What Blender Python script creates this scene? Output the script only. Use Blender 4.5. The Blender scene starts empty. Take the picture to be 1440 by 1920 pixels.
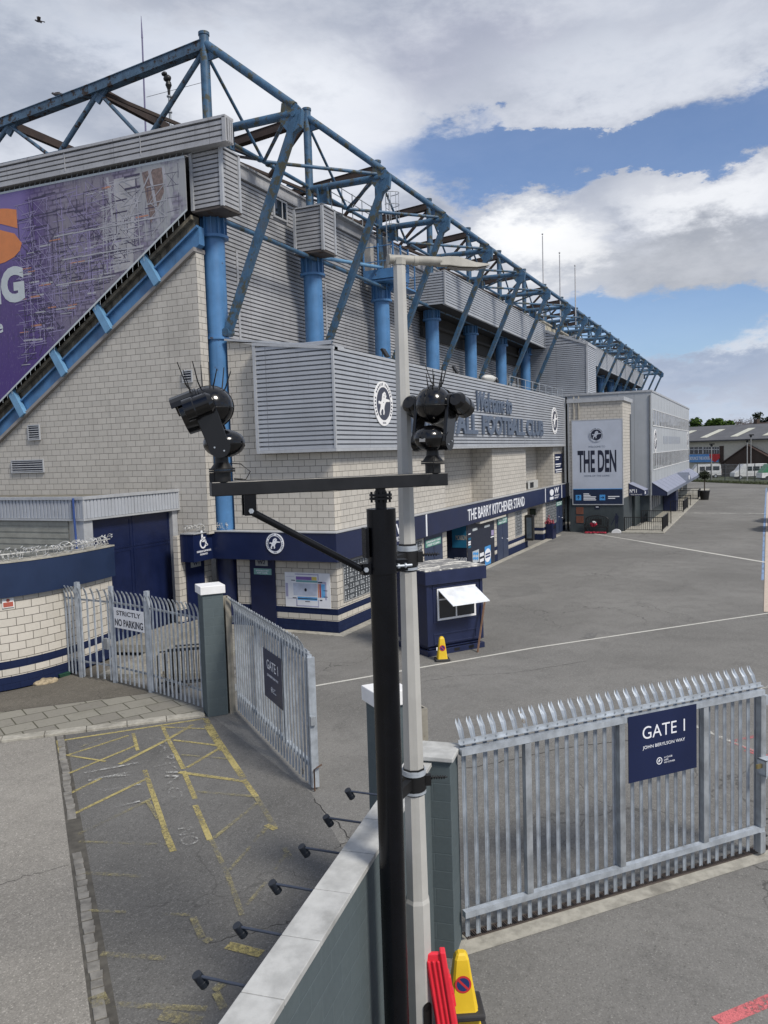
import bpy, bmesh, math, random
from mathutils import Vector, Matrix
random.seed(11)
D = bpy.data; SC = bpy.context.scene; COL = SC.collection
V = Vector
# ---------------------------------------------------------------- camera model (survey of the place: x along the long facade, y away from the yard)
H = 6.2
FOC = 1514.1; YAW = math.radians(24.9088); PIT = math.radians(-4.13497); ROL = math.radians(-1.7732)
_f = V((math.cos(YAW)*math.cos(PIT), math.sin(YAW)*math.cos(PIT), math.sin(PIT)))
_r = V((math.sin(YAW), -math.cos(YAW), 0)); _u = _r.cross(_f)
CR = _r*math.cos(ROL) + _u*math.sin(ROL); CU = -_r*math.sin(ROL) + _u*math.cos(ROL); CF = _f
EYE = V((0, 0, H))
def ray(x, y): return CF*FOC + CR*(x-720) - CU*(y-960)
def PX(x, y, u): d = ray(x, y); return EYE + d*(u/d.x)
def PY(x, y, v): d = ray(x, y); return EYE + d*(v/d.y)
def G(x, y, z=0.0): d = ray(x, y); return EYE + d*((z-H)/d.z)
def PD(x, y, dep): d = ray(x, y)/FOC; return EYE + d*dep          # at a distance along the view axis
# ---------------------------------------------------------------- mesh builder
SPLIT = {'rail','upright','post','door_post','band_divider','yoke_arm','steel_band','handle','corner_trim','conduit','foot','armrest','arrow_square','arrow','bolt','tower_trim','stripe','hinge','under_box_shade','roof_upstand','skid_slot'}
class MB:
    def __init__(s): s.v = []; s.f = []; s.sm = []; s.mi = []; s.m = 0; s.uv = {}
    def add(s, vs, fs, smooth=False):
        b = len(s.v); s.v += [tuple(p) for p in vs]
        for f in fs: s.f.append([b+i for i in f]); s.sm.append(smooth); s.mi.append(s.m)
        return s
    def obox(s, o, a, b, c):
        o, a, b, c = V(o), V(a), V(b), V(c)
        return s.add([o, o+a, o+a+b, o+b, o+c, o+a+c, o+a+b+c, o+b+c], [(0,3,2,1),(4,5,6,7),(0,1,5,4),(1,2,6,5),(2,3,7,6),(3,0,4,7)])
    def box(s, x0, x1, y0, y1, z0, z1): return s.obox((x0,y0,z0), (x1-x0,0,0), (0,y1-y0,0), (0,0,z1-z0))
    def beam(s, p, q, w, h, up=(0,0,1)):
        p, q = V(p), V(q); d = (q-p).normalized(); up = V(up)
        if abs(d.dot(up)) > .98: up = V((1,0,0))
        x = d.cross(up).normalized(); y = x.cross(d).normalized()
        return s.obox(p - x*w/2 - y*h/2, x*w, y*h, q-p)
    def cyl(s, p, q, r0, r1=None, n=14, caps=True, smooth=True, ph=0):
        p, q = V(p), V(q); r1 = r0 if r1 is None else r1; d = (q-p).normalized()
        a = V((0,0,1)) if abs(d.z) < .9 else V((1,0,0)); x = d.cross(a).normalized(); y = d.cross(x)
        A = [p + (x*math.cos(ph+2*math.pi*i/n) + y*math.sin(ph+2*math.pi*i/n))*r0 for i in range(n)]
        B = [q + (x*math.cos(ph+2*math.pi*i/n) + y*math.sin(ph+2*math.pi*i/n))*r1 for i in range(n)]
        s.add(A+B, [(i, (i+1)%n, n+(i+1)%n, n+i) for i in range(n)], smooth)
        if caps: s.add(A, [tuple(range(n-1,-1,-1))]); s.add(B, [tuple(range(n))])
        return s
    def tube(s, pts, r, n=6):
        pts = [V(p) for p in pts]; rings = []
        for i, p in enumerate(pts):
            d = (pts[min(i+1,len(pts)-1)] - pts[max(i-1,0)]).normalized()
            a = V((0,0,1)) if abs(d.z) < .9 else V((1,0,0)); x = d.cross(a).normalized(); y = d.cross(x)
            rr = r[i] if isinstance(r, (list,tuple)) else r
            rings.append([p + (x*math.cos(2*math.pi*k/n) + y*math.sin(2*math.pi*k/n))*rr for k in range(n)])
        vs = [q for R in rings for q in R]
        fs = [(i*n+k, i*n+(k+1)%n, (i+1)*n+(k+1)%n, (i+1)*n+k) for i in range(len(pts)-1) for k in range(n)]
        s.add(vs, fs, True); s.add(rings[0], [tuple(range(n))]); s.add(rings[-1], [tuple(range(n))]); return s
    def prism(s, pts, vec):
        pts = [V(p) for p in pts]; vec = V(vec); n = len(pts)
        return s.add(pts + [p+vec for p in pts], [tuple(range(n-1,-1,-1)), tuple(range(n,2*n))] + [(i,(i+1)%n,n+(i+1)%n,n+i) for i in range(n)])
    def sheet(s, pts): return s.add(pts, [tuple(range(len(pts)))])
    def ell(s, c, r, R=None, nu=20, nv=12, z0=-1, z1=1):
        c = V(c); vs = []; R = R or Matrix.Identity(3)
        for j in range(nv+1):
            t = math.asin(z0) + (math.asin(z1)-math.asin(z0))*j/nv
            for i in range(nu):
                a = 2*math.pi*i/nu
                vs.append(c + R @ V((r[0]*math.cos(t)*math.cos(a), r[1]*math.cos(t)*math.sin(a), r[2]*math.sin(t))))
        s.add(vs, [(j*nu+i, j*nu+(i+1)%nu, (j+1)*nu+(i+1)%nu, (j+1)*nu+i) for j in range(nv) for i in range(nu)], True); return s
    def lathe(s, o, prof, n=20, ax=None):
        o = V(o); ax = V(ax).normalized() if ax else V((0,0,1)); a = V((1,0,0)) if abs(ax.x) < .9 else V((0,1,0))
        x = ax.cross(a).normalized(); y = ax.cross(x)
        for (r0,z0),(r1,z1) in zip(prof[:-1], prof[1:]):
            A = [o + ax*z0 + (x*math.cos(2*math.pi*i/n)+y*math.sin(2*math.pi*i/n))*r0 for i in range(n)]
            B = [o + ax*z1 + (x*math.cos(2*math.pi*i/n)+y*math.sin(2*math.pi*i/n))*r1 for i in range(n)]
            s.add(A+B, [(i,(i+1)%n,n+(i+1)%n,n+i) for i in range(n)], True)
        return s
    def clad(s, o, L, Hv, n, pitch=.155, d=.15):
        """ribbed sheet: ribs run along L and repeat along Hv; n is the outward normal"""
        o, L, Hv, n = V(o), V(L), V(Hv), V(n).normalized(); hl = Hv.length; hd = Hv/hl; k = max(1, round(hl/pitch)); p = hl/k
        prof = []
        for i in range(k):
            t = i*p; prof += [(t, -d), (t+.03*p, -.004), (t+.70*p, 0), (t+.71*p, -d)]
        prof.append((hl, -d))
        a = [o + hd*t + n*e for t, e in prof]; b = [q+L for q in a]; m = len(a)
        return s.add(a+b, [(i, m+i, m+i+1, i+1) for i in range(m-1)])
    def disc(s, c, ru, rv, t, n=28):
        """flat round plate: ru, rv the two radius vectors, t the thickness vector"""
        c, ru, rv, t = V(c), V(ru), V(rv), V(t)
        return s.prism([c + ru*math.cos(2*math.pi*i/n) + rv*math.sin(2*math.pi*i/n) for i in range(n)], t)
    def islands(s):
        key = {}; up = list(range(len(s.f)))
        def find(i):
            while up[i] != i: up[i] = up[up[i]]; i = up[i]
            return i
        for i, f in enumerate(s.f):
            for j in f:
                k = tuple(round(c, 5) for c in s.v[j])
                if k in key: up[find(i)] = find(key[k])
                else: key[k] = i
        g = {}
        for i in range(len(s.f)): g.setdefault(find(i), []).append(i)
        return list(g.values())
    def build(s, name, mat, parent=None, local=False, bevel=0, fix=True, at=None):
        if name in SPLIT and parent is not None:
            isl = s.islands()
            if len(isl) > 1:
                out = []
                for fs in isl:
                    q = MB(); mp = {}
                    for i in fs:
                        f = []
                        for j in s.f[i]:
                            if j not in mp: mp[j] = len(q.v); q.v.append(s.v[j])
                            f.append(mp[j])
                        q.f.append(f); q.sm.append(s.sm[i]); q.mi.append(s.mi[i])
                    out.append(q.build(name, mat, parent, local, bevel, fix, at))
                return out[0]
        me = D.meshes.new(name); off = V((0,0,0)); loc = V((0,0,0))
        if parent is not None and not local:
            p = parent
            while p: off = off + p.location; p = p.parent
        elif parent is None:
            if at is not None: off = loc = V(at)
            else:
                xs, ys, zs = zip(*s.v); loc = off = V(((min(xs)+max(xs))/2, (min(ys)+max(ys))/2, min(zs)))
        me.from_pydata([tuple(V(p)-off) for p in s.v], [], s.f)
        mats = mat if isinstance(mat, (list,tuple)) else [mat]
        for m in mats: me.materials.append(m)
        me.polygons.foreach_set('use_smooth', s.sm); me.polygons.foreach_set('material_index', s.mi)
        if s.uv:
            ul = me.uv_layers.new(name='UVMap')
            for p in me.polygons:
                if p.index in s.uv:
                    for li, uv in zip(p.loop_indices, s.uv[p.index]): ul.data[li].uv = uv
        if fix:
            bm = bmesh.new(); bm.from_mesh(me); bmesh.ops.recalc_face_normals(bm, faces=bm.faces); bm.to_mesh(me); bm.free()
        me.update()
        o = D.objects.new(name, me); COL.objects.link(o)
        if parent is not None: o.parent = parent
        else: o.location = loc
        if bevel:
            b = o.modifiers.new('edge', 'BEVEL'); b.width = bevel; b.segments = 2; b.limit_method = 'ANGLE'; b.angle_limit = math.radians(50)
        return o
def tag(o, label, cat, group=None):
    o['label'] = label; o['category'] = cat
    if group: o['group'] = group
    return o
def struct(o, kind='structure'): o['kind'] = kind; return o
def thing(name, label, cat, loc=(0,0,0), rz=0, group=None):
    o = D.objects.new(name, None); COL.objects.link(o); o.location = loc; o.rotation_euler = (0,0,rz); o.empty_display_size = .2
    return tag(o, label, cat, group)
def dup(root, loc, rz=None, label=None):
    r = root.copy(); COL.objects.link(r); r.location = loc
    if rz is not None: r.rotation_euler = (0,0,rz)
    if label: r['label'] = label
    for ch in list(root.children):
        c = ch.copy(); COL.objects.link(c); c.parent = r
        for g in list(ch.children): e = g.copy(); COL.objects.link(e); e.parent = c
    return r
def text(name, s, o, right, up, w, h, mat, parent, dep=.012, bold=0.0, local=False, shear=0):
    """lettering: o = lower left corner, right/up unit vectors, w x h its size (w None keeps the proportions)"""
    c = D.curves.new(name, 'FONT'); c.body = s; c.resolution_u = 4; c.offset = bold; c.shear = shear
    ob = D.objects.new(name, c); COL.objects.link(ob)
    dg = bpy.context.evaluated_depsgraph_get(); me = D.meshes.new_from_object(ob.evaluated_get(dg))
    D.objects.remove(ob)
    xs = [v.co.x for v in me.vertices]; ys = [v.co.y for v in me.vertices]
    x0, x1, y0, y1 = min(xs), max(xs), min(ys), max(ys); k = h/(y1-y0); kx = k if w is None else w/(x1-x0)
    o, right, up = V(o), V(right).normalized(), V(up).normalized(); n = right.cross(up)
    b = MB(); vs = [o + right*((v.co.x-x0)*kx) + up*((v.co.y-y0)*k) for v in me.vertices]; fs = [tuple(p.vertices) for p in me.polygons]
    b.add([p + n*dep for p in vs], fs)
    ec = {}
    for f in fs:
        for i in range(len(f)):
            e = (f[i], f[(i+1)%len(f)]); key = tuple(sorted(e)); ec[key] = None if key in ec else e
    m = len(vs); sv = [p for p in vs] + [p + n*dep for p in vs]
    b.add(sv, [(e[0], e[1], m+e[1], m+e[0]) for e in ec.values() if e])
    D.meshes.remove(me)
    return b if parent is None else b.build(name, mat, parent, local=local, fix=False)
LION = [(.02,.62),(.14,.66),(.26,.58),(.30,.48),(.36,.42),(.30,.36),(.26,.28),(.5,.26),(.74,.24),(.80,.18),(.74,.12),(.5,.12),(.28,.10),(.14,-.04),(.06,-.16),(.02,-.3),(.06,-.44),(.0,-.6),(-.12,-.6),(-.1,-.46),(-.12,-.34),(-.22,-.3),(-.34,-.36),(-.42,-.5),(-.36,-.62),(-.5,-.64),(-.58,-.5),(-.52,-.34),(-.44,-.2),(-.42,-.06),(-.56,.0),(-.66,-.06),(-.72,.06),(-.62,.14),(-.48,.1),(-.34,.1),(-.26,.2),(-.22,.36),(-.16,.52)]
def emblem(name, c, right, up, R, parent, light, dark, local=False, ring=True, rim=1.0):
    c, right, up = V(c), V(right).normalized(), V(up).normalized(); n = right.cross(up); b = MB()
    b.disc(c, right*R, up*R, n*.03)
    b.m = 1; b.disc(c+n*.03, right*R*.74, up*R*.74, n*.008)
    if ring:
        for i in range(26):
            a = math.radians(215 - i*10.0)
            q = c + n*.03 + right*(math.cos(a)*R*.87) + up*(math.sin(a)*R*.87); t = right*(-math.sin(a)) + up*math.cos(a); rr = right*math.cos(a)+up*math.sin(a)
            if i % 7 != 6: b.obox(q - t*R*.04 - rr*R*.055, t*R*.075, rr*R*.11, n*.004)
        for i in range(4):
            q = c + n*.03 + right*((i-1.5)*R*.09) - up*R*.9; b.obox(q, right*R*.05, up*R*.08, n*.004)
    b.m = 0; b.prism([c + n*.038 + right*x*R*.82 + up*y*R*.82 for x, y in LION], n*.008)
    b.m = 1
    for x, y, w_ in ((.02,.3,.05),(-.05,.05,.04),(.12,.4,.04)): b.disc(c + n*.046 + right*x*R + up*y*R, right*R*w_, up*R*w_*.5, n*.002, 8)
    return b.build(name, [light, dark], parent, local=local)
# ---------------------------------------------------------------- procedural materials
class NT:
    def __init__(s, name):
        s.mat = D.materials.new(name); s.mat.use_nodes = True; s.t = s.mat.node_tree; s.t.nodes.clear()
        s.out = s.n('ShaderNodeOutputMaterial'); s.b = s.n('ShaderNodeBsdfPrincipled'); s.t.links.new(s.b.outputs[0], s.out.inputs[0])
    def n(s, typ, **kw):
        nd = s.t.nodes.new(typ)
        for k, v in kw.items(): setattr(nd, k, v)
        return nd
    def L(s, a, b):
        if isinstance(a, (int,float)): b.default_value = a
        elif isinstance(a, (tuple,list)):
            b.default_value = a if len(a) == len(b.default_value) else (tuple(a)+(1,))[:len(b.default_value)]
        else: s.t.links.new(a, b)
    def m(s, op, a, b=0.0, c=None, clamp=False):
        nd = s.n('ShaderNodeMath', operation=op, use_clamp=clamp); s.L(a, nd.inputs[0]); s.L(b, nd.inputs[1])
        if c is not None: s.L(c, nd.inputs[2])
        return nd.outputs[0]
    def mix(s, f, a, b, typ='MIX'):
        nd = s.n('ShaderNodeMix', data_type='RGBA', blend_type=typ); s.L(f, nd.inputs[0]); s.L(a, nd.inputs[6]); s.L(b, nd.inputs[7]); return nd.outputs[2]
    def noise(s, vec, scale, det=4, ro=.55, dist=0):
        nd = s.n('ShaderNodeTexNoise'); s.L(vec, nd.inputs['Vector']); nd.inputs['Scale'].default_value = scale; nd.inputs['Detail'].default_value = det
        nd.inputs['Roughness'].default_value = ro; nd.inputs['Distortion'].default_value = dist; return nd.outputs['Fac']
    def ss(s, x, a, b):
        nd = s.n('ShaderNodeMapRange', interpolation_type='SMOOTHSTEP'); s.L(x, nd.inputs[0]); nd.inputs[1].default_value = a; nd.inputs[2].default_value = b; return nd.outputs[0]
    def obj(s): return s.n('ShaderNodeTexCoord').outputs['Object']
    def pos(s): return s.n('ShaderNodeNewGeometry').outputs['Position']
    def map(s, vec, sc=(1,1,1), rot=(0,0,0), loc=(0,0,0)):
        nd = s.n('ShaderNodeMapping'); s.L(vec, nd.inputs[0]); nd.inputs['Scale'].default_value = sc; nd.inputs['Rotation'].default_value = rot; nd.inputs['Location'].default_value = loc; return nd.outputs[0]
    def sep(s, v): nd = s.n('ShaderNodeSeparateXYZ'); s.L(v, nd.inputs[0]); return nd.outputs
    def com(s, x, y, z=0.0): nd = s.n('ShaderNodeCombineXYZ'); s.L(x, nd.inputs[0]); s.L(y, nd.inputs[1]); s.L(z, nd.inputs[2]); return nd.outputs[0]
    def bump(s, h, st=.3, dist=.01):
        nd = s.n('ShaderNodeBump'); nd.inputs['Strength'].default_value = st; nd.inputs['Distance'].default_value = dist; s.L(h, nd.inputs['Height']); s.t.links.new(nd.outputs[0], s.b.inputs['Normal'])
    def fin(s, col, rough=.6, metal=0.0, spec=.5, coat=0):
        s.L(col, s.b.inputs['Base Color']); s.L(rough, s.b.inputs['Roughness']); s.L(metal, s.b.inputs['Metallic']); s.b.inputs['Specular IOR Level'].default_value = spec
        if coat: s.b.inputs['Coat Weight'].default_value = coat
        return s.mat
def mul(c, k): return tuple(min(1, x*k) for x in c[:3])
def srgb(r, g, b): return tuple(((x/255+.055)/1.055)**2.4 if x > 10 else x/255/12.92 for x in (r, g, b))
def plain(name, col, rough=.55, metal=0.0, var=.12, sc=3.0, streak=0.0, rust=0.0, rustcol=(.06,.035,.02), bump=0.0, spec=.5, grime=0.0, coat=0):
    t = NT(name); p = t.obj(); a = t.noise(p, sc, 5, .6)
    c = t.mix(t.ss(a, .3, .7), mul(col, 1-var), mul(col, 1+var))
    r = rough
    if streak:
        st = t.noise(t.map(p, (5,5,.35)), 1.6, 6, .65); c = t.mix(t.m('MULTIPLY', t.ss(st, .5, .78), streak), c, mul(col, .35))
    if grime:
        g = t.noise(p, 1.1, 7, .7); c = t.mix(t.m('MULTIPLY', t.ss(g, .5, .72), grime), c, (.07,.065,.055))
    if rust:
        q = t.noise(p, 2.3, 8, .72); k = t.ss(q, .64-rust*.18, .68-rust*.14); c = t.mix(k, c, rustcol); r = t.m('ADD', t.m('MULTIPLY', k, .3), rough, clamp=True)
    else: r = t.m('ADD', t.m('MULTIPLY', t.m('SUBTRACT', a, .5), .25), rough, clamp=True)
    if bump: t.bump(t.noise(p, sc*9, 4, .6), bump, .01)
    return t.fin(c, r, metal, spec, coat)
def wallcoord(t):
    tc = t.n('ShaderNodeTexCoord'); p = t.sep(tc.outputs['Object']); n = t.sep(tc.outputs['Normal'])
    k = t.m('GREATER_THAN', t.m('ABSOLUTE', n[0]), .707)
    s = t.m('ADD', t.m('MULTIPLY', p[1], k), t.m('MULTIPLY', p[0], t.m('SUBTRACT', 1.0, k)))
    return tc.outputs['Object'], s, p[2]
def bricks(name, c1, c2, mortar, bw=.45, bh=.225, ms=.011, stripes=False, uv=False, grime=.35, bump=.5, soft=.35, floor=None):
    t = NT(name)
    if uv:
        u = t.sep(t.n('ShaderNodeTexCoord').outputs['UV']); P, s, z = t.obj(), u[0], u[1]
    elif floor is not None: q = t.sep(t.map(t.pos(), rot=(0,0,floor))); P, s, z = t.pos(), q[0], q[1]
    else: P, s, z = wallcoord(t)
    nd = t.n('ShaderNodeTexBrick'); t.L(t.com(s, z), nd.inputs['Vector']); nd.inputs['Scale'].default_value = 1
    t.L(c1, nd.inputs['Color1']); t.L(c2, nd.inputs['Color2']); t.L(mortar, nd.inputs['Mortar'])
    nd.inputs['Mortar Size'].default_value = ms; nd.inputs['Mortar Smooth'].default_value = soft; nd.inputs['Brick Width'].default_value = bw; nd.inputs['Row Height'].default_value = bh; nd.inputs['Bias'].default_value = 0
    c = nd.outputs['Color']
    a = t.noise(P, 14, 5, .7); c = t.mix(.16, c, t.mix(a, (.1,.1,.1), (1,1,1)), 'OVERLAY')
    b = t.noise(t.map(P, (1,1,.45)), .55, 6, .62); c = t.mix(t.m('MULTIPLY', t.ss(b, .5, .75), grime), c, mul(mortar, 1.3))
    sk = t.noise(t.map(P, (3.2,3.2,.22)), 1.5, 7, .68); c = t.mix(t.m('MULTIPLY', t.ss(sk, .55, .78), grime*1.3), c, mul(c1, .3))
    if not uv and floor is None and not stripes and bw > .445:
        pass
    if stripes:
        k = t.m('ADD', t.m('LESS_THAN', z, .42), t.m('MULTIPLY', t.m('GREATER_THAN', z, .635), t.m('LESS_THAN', z, .855)), clamp=True)
        w = t.noise(P, 3, 6, .7); pc = t.mix(t.ss(w, .45, .8), (.008,.016,.055), (.013,.024,.07)); pc = t.mix(t.m('MULTIPLY', nd.outputs['Fac'], .35), pc, (.004,.008,.03)); c = t.mix(k, c, pc)
    t.bump(t.m('ADD', t.m('MULTIPLY', nd.outputs['Fac'], -1.0), t.m('MULTIPLY', a, .25)), bump, .012)
    return t.fin(c, .85, 0, .25)
BLK = bricks('cream_block', (.505,.48,.435), (.45,.428,.388), (.17,.16,.145), grime=.3)
BLKS = bricks('cream_block_striped', (.56,.525,.465), (.495,.465,.41), (.15,.14,.125), stripes=True, grime=.2)
BLKUV = bricks('cream_block_curved', (.58,.545,.485), (.52,.49,.435), (.125,.115,.1), stripes=True, uv=True, grime=.2)
SLATE = bricks('slate_painted_block', (.092,.116,.124), (.084,.107,.116), (.10,.127,.137), bw=.44, bh=.22, ms=.008, grime=.1, bump=.4)
SLATEP = plain('slate_paint', (.05,.064,.072), .5, var=.1)
def asphalt(name, c, cr=.6, warm=0, stain=.4):
    t = NT(name); p = t.pos()
    big = t.noise(p, .16, 5, .6); mid = t.noise(p, 1.3, 6, .65); fine = t.noise(p, 38, 4, .75); gr = t.noise(p, 12, 5, .75)
    col = t.mix(t.ss(big, .3, .7), mul(c, .8), mul(c, 1.17)); col = t.mix(t.m('MULTIPLY', t.ss(mid, .42, .72), .5), col, mul(c, .66))
    st = t.noise(t.map(p, (.5,1.6,1), (0,0,.5)), .5, 7, .7, .6); col = t.mix(t.m('MULTIPLY', t.ss(st, .56, .72), stain), col, mul(c, .5))
    col = t.mix(t.m('MULTIPLY', t.ss(gr, .5, .7), .55), col, mul(c, 1.5)); col = t.mix(t.m('MULTIPLY', t.ss(gr, .46, .3), .55), col, mul(c, .5)); sp = t.ss(fine, .56, .70); col = t.mix(t.m('MULTIPLY', sp, .75), col, mul(c, 2.3)); col = t.mix(t.m('MULTIPLY', t.ss(fine, .46, .32), .7), col, mul(c, .35))
    chip = t.ss(t.noise(p, 24, 2, .5), .75, .78); col = t.mix(t.m('MULTIPLY', chip, .7), col, (.5,.48,.44))
    vd = t.n('ShaderNodeTexVoronoi', feature='DISTANCE_TO_EDGE'); vd.inputs['Scale'].default_value = .33
    wob = t.n('ShaderNodeTexNoise'); t.L(p, wob.inputs['Vector']); wob.inputs['Scale'].default_value = 1.2; wob.inputs['Detail'].default_value = 6
    ad = t.n('ShaderNodeVectorMath', operation='ADD'); sc = t.n('ShaderNodeVectorMath', operation='SCALE'); t.L(wob.outputs['Color'], sc.inputs[0]); sc.inputs['Scale'].default_value = 1.1
    t.L(p, ad.inputs[0]); t.t.links.new(sc.outputs[0], ad.inputs[1]); t.t.links.new(ad.outputs[0], vd.inputs['Vector'])
    ck = t.m('MULTIPLY', t.ss(vd.outputs['Distance'], .008, .002), t.ss(t.noise(p, .11, 2), .5, .6)); col = t.mix(t.m('MULTIPLY', ck, cr), col, mul(c, .25))
    t.bump(t.m('ADD', fine, t.m('MULTIPLY', mid, .4)), .55, .008)
    return t, col
def asph(name, c, **k): t, col = asphalt(name, c, **k); return t.fin(col, .92, 0, .2)
ASPH = asph('asphalt', (.182,.178,.168)); ROADL = asph('pale_road', (.268,.255,.23), stain=.25); PAVT = asph('tarmac_pavement', (.135,.124,.105))
BAY = asph('bay_asphalt', (.135,.133,.128), stain=.5, cr=.3)
CONCD = plain('dull_concrete', (.25,.24,.21), .9, var=.18, sc=6, bump=.4, grime=.5, spec=.2)
PATCH = asph('asphalt_patch', (.163,.16,.152), stain=.2); CRACKM = plain('crack_dark', (.03,.029,.027), .95)  # worn repair tone, and a near-black for the crack strips
CONC = plain('concrete', (.36,.345,.30), .9, var=.18, sc=6, bump=.4, grime=.45, spec=.2)
KERBP = plain('pinkish_concrete', (.5,.42,.35), .9, var=.12, sc=8, bump=.3, grime=.15, spec=.2)
SETT = plain('granite_sett', (.19,.182,.165), .8, var=.3, sc=5, bump=.4, grime=.3)
SLABS = bricks('paving_slab', (.25,.24,.205), (.2,.19,.165), (.09,.088,.065), bw=.72, bh=.62, ms=.02, grime=.5, bump=.6, floor=.52)
def paintmat(name, paint, base, lo, hi):
    t = NT(name); p = t.pos(); a = t.noise(p, 16, 8, .8); b = t.noise(p, 1.3, 4, .6); f = t.noise(p, 55, 3, .7)
    k = t.ss(t.m('ADD', a, t.m('MULTIPLY', t.m('SUBTRACT', b, .5), .7)), lo, hi)
    bc = t.mix(t.ss(f, .5, .7), mul(base, .7), mul(base, 1.5)); pc = t.mix(t.ss(f, .35, .65), mul(paint, .75), mul(paint, 1.1))
    t.bump(f, .4, .006); t.L(k, t.b.inputs['Alpha']); return t.fin(pc, .85, 0, .25)
YEL = paintmat('yellow_paint_worn', (.43,.365,.155), (.12,.118,.11), .25, .62)
YELF = paintmat('yellow_paint_faint', (.36,.32,.17), (.12,.118,.11), .38, .80)
WHF = paintmat('white_paint_faint', (.5,.5,.48), (.12,.12,.118), .47, .70)
WHL = paintmat('white_line', (.6,.59,.54), (.16,.156,.148), .25, .42)
WHL2 = paintmat('white_line_worn', (.6,.59,.54), (.16,.156,.148), .40, .62)
BLUEL = paintmat('blue_line', (.22,.32,.5), (.16,.156,.148), .3, .5)
REDL = paintmat('red_line', (.62,.17,.18), (.16,.156,.148), .36, .52)
REDF = paintmat('red_line_faint', (.55,.17,.18), (.16,.156,.148), .48, .66)
CLAD = plain('grey_cladding', (.43,.455,.495), .42, .12, var=.07, sc=.7, streak=.22, grime=.12)
CLADD = plain('weathered_cladding', (.40,.405,.42), .5, .1, var=.1, sc=.8, streak=.4, grime=.2)
def laps(mat, pitch, off):
    t = mat.node_tree; N = NT.__new__(NT); N.mat = mat; N.t = t; N.b = [n for n in t.nodes if n.type == 'BSDF_PRINCIPLED'][0]
    src = N.b.inputs['Base Color'].links[0].from_socket; P, s_, z_ = wallcoord(N)
    f = N.m('FRACT', N.m('DIVIDE', N.m('ADD', s_, off), pitch)); k = N.m('LESS_THAN', N.m('MULTIPLY', f, pitch), .022)
    pan = N.n('ShaderNodeTexWhiteNoise', noise_dimensions='1D'); N.L(N.m('FLOOR', N.m('DIVIDE', N.m('ADD', s_, off), pitch)), pan.inputs['W'])
    c = N.mix(N.m('MULTIPLY', pan.outputs[0], .16), src, (.2,.2,.21)); N.L(N.mix(N.m('MULTIPLY', k, .6), c, (.1,.1,.105)), N.b.inputs['Base Color'])
laps(CLAD, 3.6, 1.3); laps(CLADD, 4.2, .6)
TRIM = plain('grey_trim', (.43,.445,.465), .45, .2, var=.08, streak=.2)
NAVY = plain('navy_panel', (.0075,.0145,.056), .33, var=.12, sc=.8, spec=.5, streak=.1)
NAVYD = plain('navy_door', (.006,.012,.05), .4, var=.15, sc=2, streak=.25)
NAVYF = plain('faded_navy_panel', (.014,.028,.072), .4, var=.15, sc=.7, streak=.12)
DOORB = plain('blue_grey_door', (.028,.042,.085), .5, var=.15, sc=2, streak=.3)
BLUE = plain('blue_steel', (.07,.19,.385), .42, .0, var=.12, sc=1.4, streak=.25, rust=.05)
BLUEK = plain('blue_beam_shaded', (.06,.165,.33), .45, var=.2, sc=1.6, streak=.3, grime=.15)  # the steel blue darkened for the shade on the rake beam
BLUET = plain('blue_steel_weathered', (.042,.108,.195), .5, .0, var=.28, sc=2.2, streak=.5, rust=.75, rustcol=(.065,.068,.05), grime=.7)
BLUER = plain('blue_steel_rusty', (.055,.105,.165), .55, .0, var=.25, sc=2.5, streak=.6, rust=.65, rustcol=(.03,.02,.015))
BROWN = plain('rust_brown_steel', (.035,.022,.017), .7, var=.3, sc=2)
LBLUE = plain('light_blue_bracket', (.13,.28,.45), .45, var=.1)
GALV = plain('galvanised_steel', (.41,.45,.495), .42, .3, var=.2, sc=5, streak=.3, bump=.05, rust=.03, rustcol=(.2,.17,.13))
GALVD = plain('galvanised_grimy', (.33,.355,.38), .5, .4, var=.25, sc=4, streak=.5)
CHAN = plain('beige_steel_channel', (.30,.28,.235), .6, .2, var=.2, sc=3, streak=.4, rust=.2, rustcol=(.16,.11,.07))
LAMP = plain('lamp_column_grey', (.46,.455,.43), .55, .1, var=.08, sc=2, streak=.18)
LAMPT = plain('lamp_arm_grey', (.34,.33,.295), .6, .0, var=.15, sc=4, streak=.2, grime=.35)
BLACK = plain('black_pole_paint', (.0022,.0026,.0042), .27, var=.3, sc=3, spec=.3)
GLOSS = plain('black_gloss_plastic', (.0015,.0015,.002), .17, var=.2, sc=4, spec=.45, coat=.25)
RUB = plain('black_rubber', (.005,.005,.0055), .5, var=.2)
RAILB = plain('black_railing', (.008,.008,.009), .45, var=.2)
WHITE = plain('white_paint', (.8,.8,.8), .5, var=.04, grime=.05)
WHITEP = plain('white_plate', (.74,.76,.8), .4, var=.03)
BANW = plain('banner_vinyl', (.44,.48,.56), .5, var=.05, sc=1)
INK = plain('navy_ink', (.006,.01,.03), .5, var=.1)
LETW = plain('white_lettering', (.8,.82,.86), .45, var=.03)
LETG = plain('slate_letters', (.10,.13,.185), .45, .1, var=.1)
GREENS = plain('green_sign', (.11,.3,.24), .5, var=.05)
TEAL = plain('teal_graphic', (.012,.125,.23), .5, var=.05); SKY1 = plain('sky_graphic', (.06,.28,.62), .5, var=.04)
PURP = plain('purple_print', (.1,.065,.21), .6, var=.3, sc=.5); ORNG = plain('orange_print', (.55,.19,.065), .6, var=.06)
WPRINT = plain('pale_print', (.46,.5,.52), .6, var=.05)
BOARD = plain('dark_board', (.055,.062,.07), .5, var=.1); BOARDL = plain('board_print', (.5,.53,.55), .5, var=.3, sc=9)
GLASS = plain('dark_glass', (.012,.016,.022), .04, var=.2, spec=.8); GLASSL = plain('sky_glass', (.17,.19,.22), .05, .6, var=.3, sc=.5, spec=.9)
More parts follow.
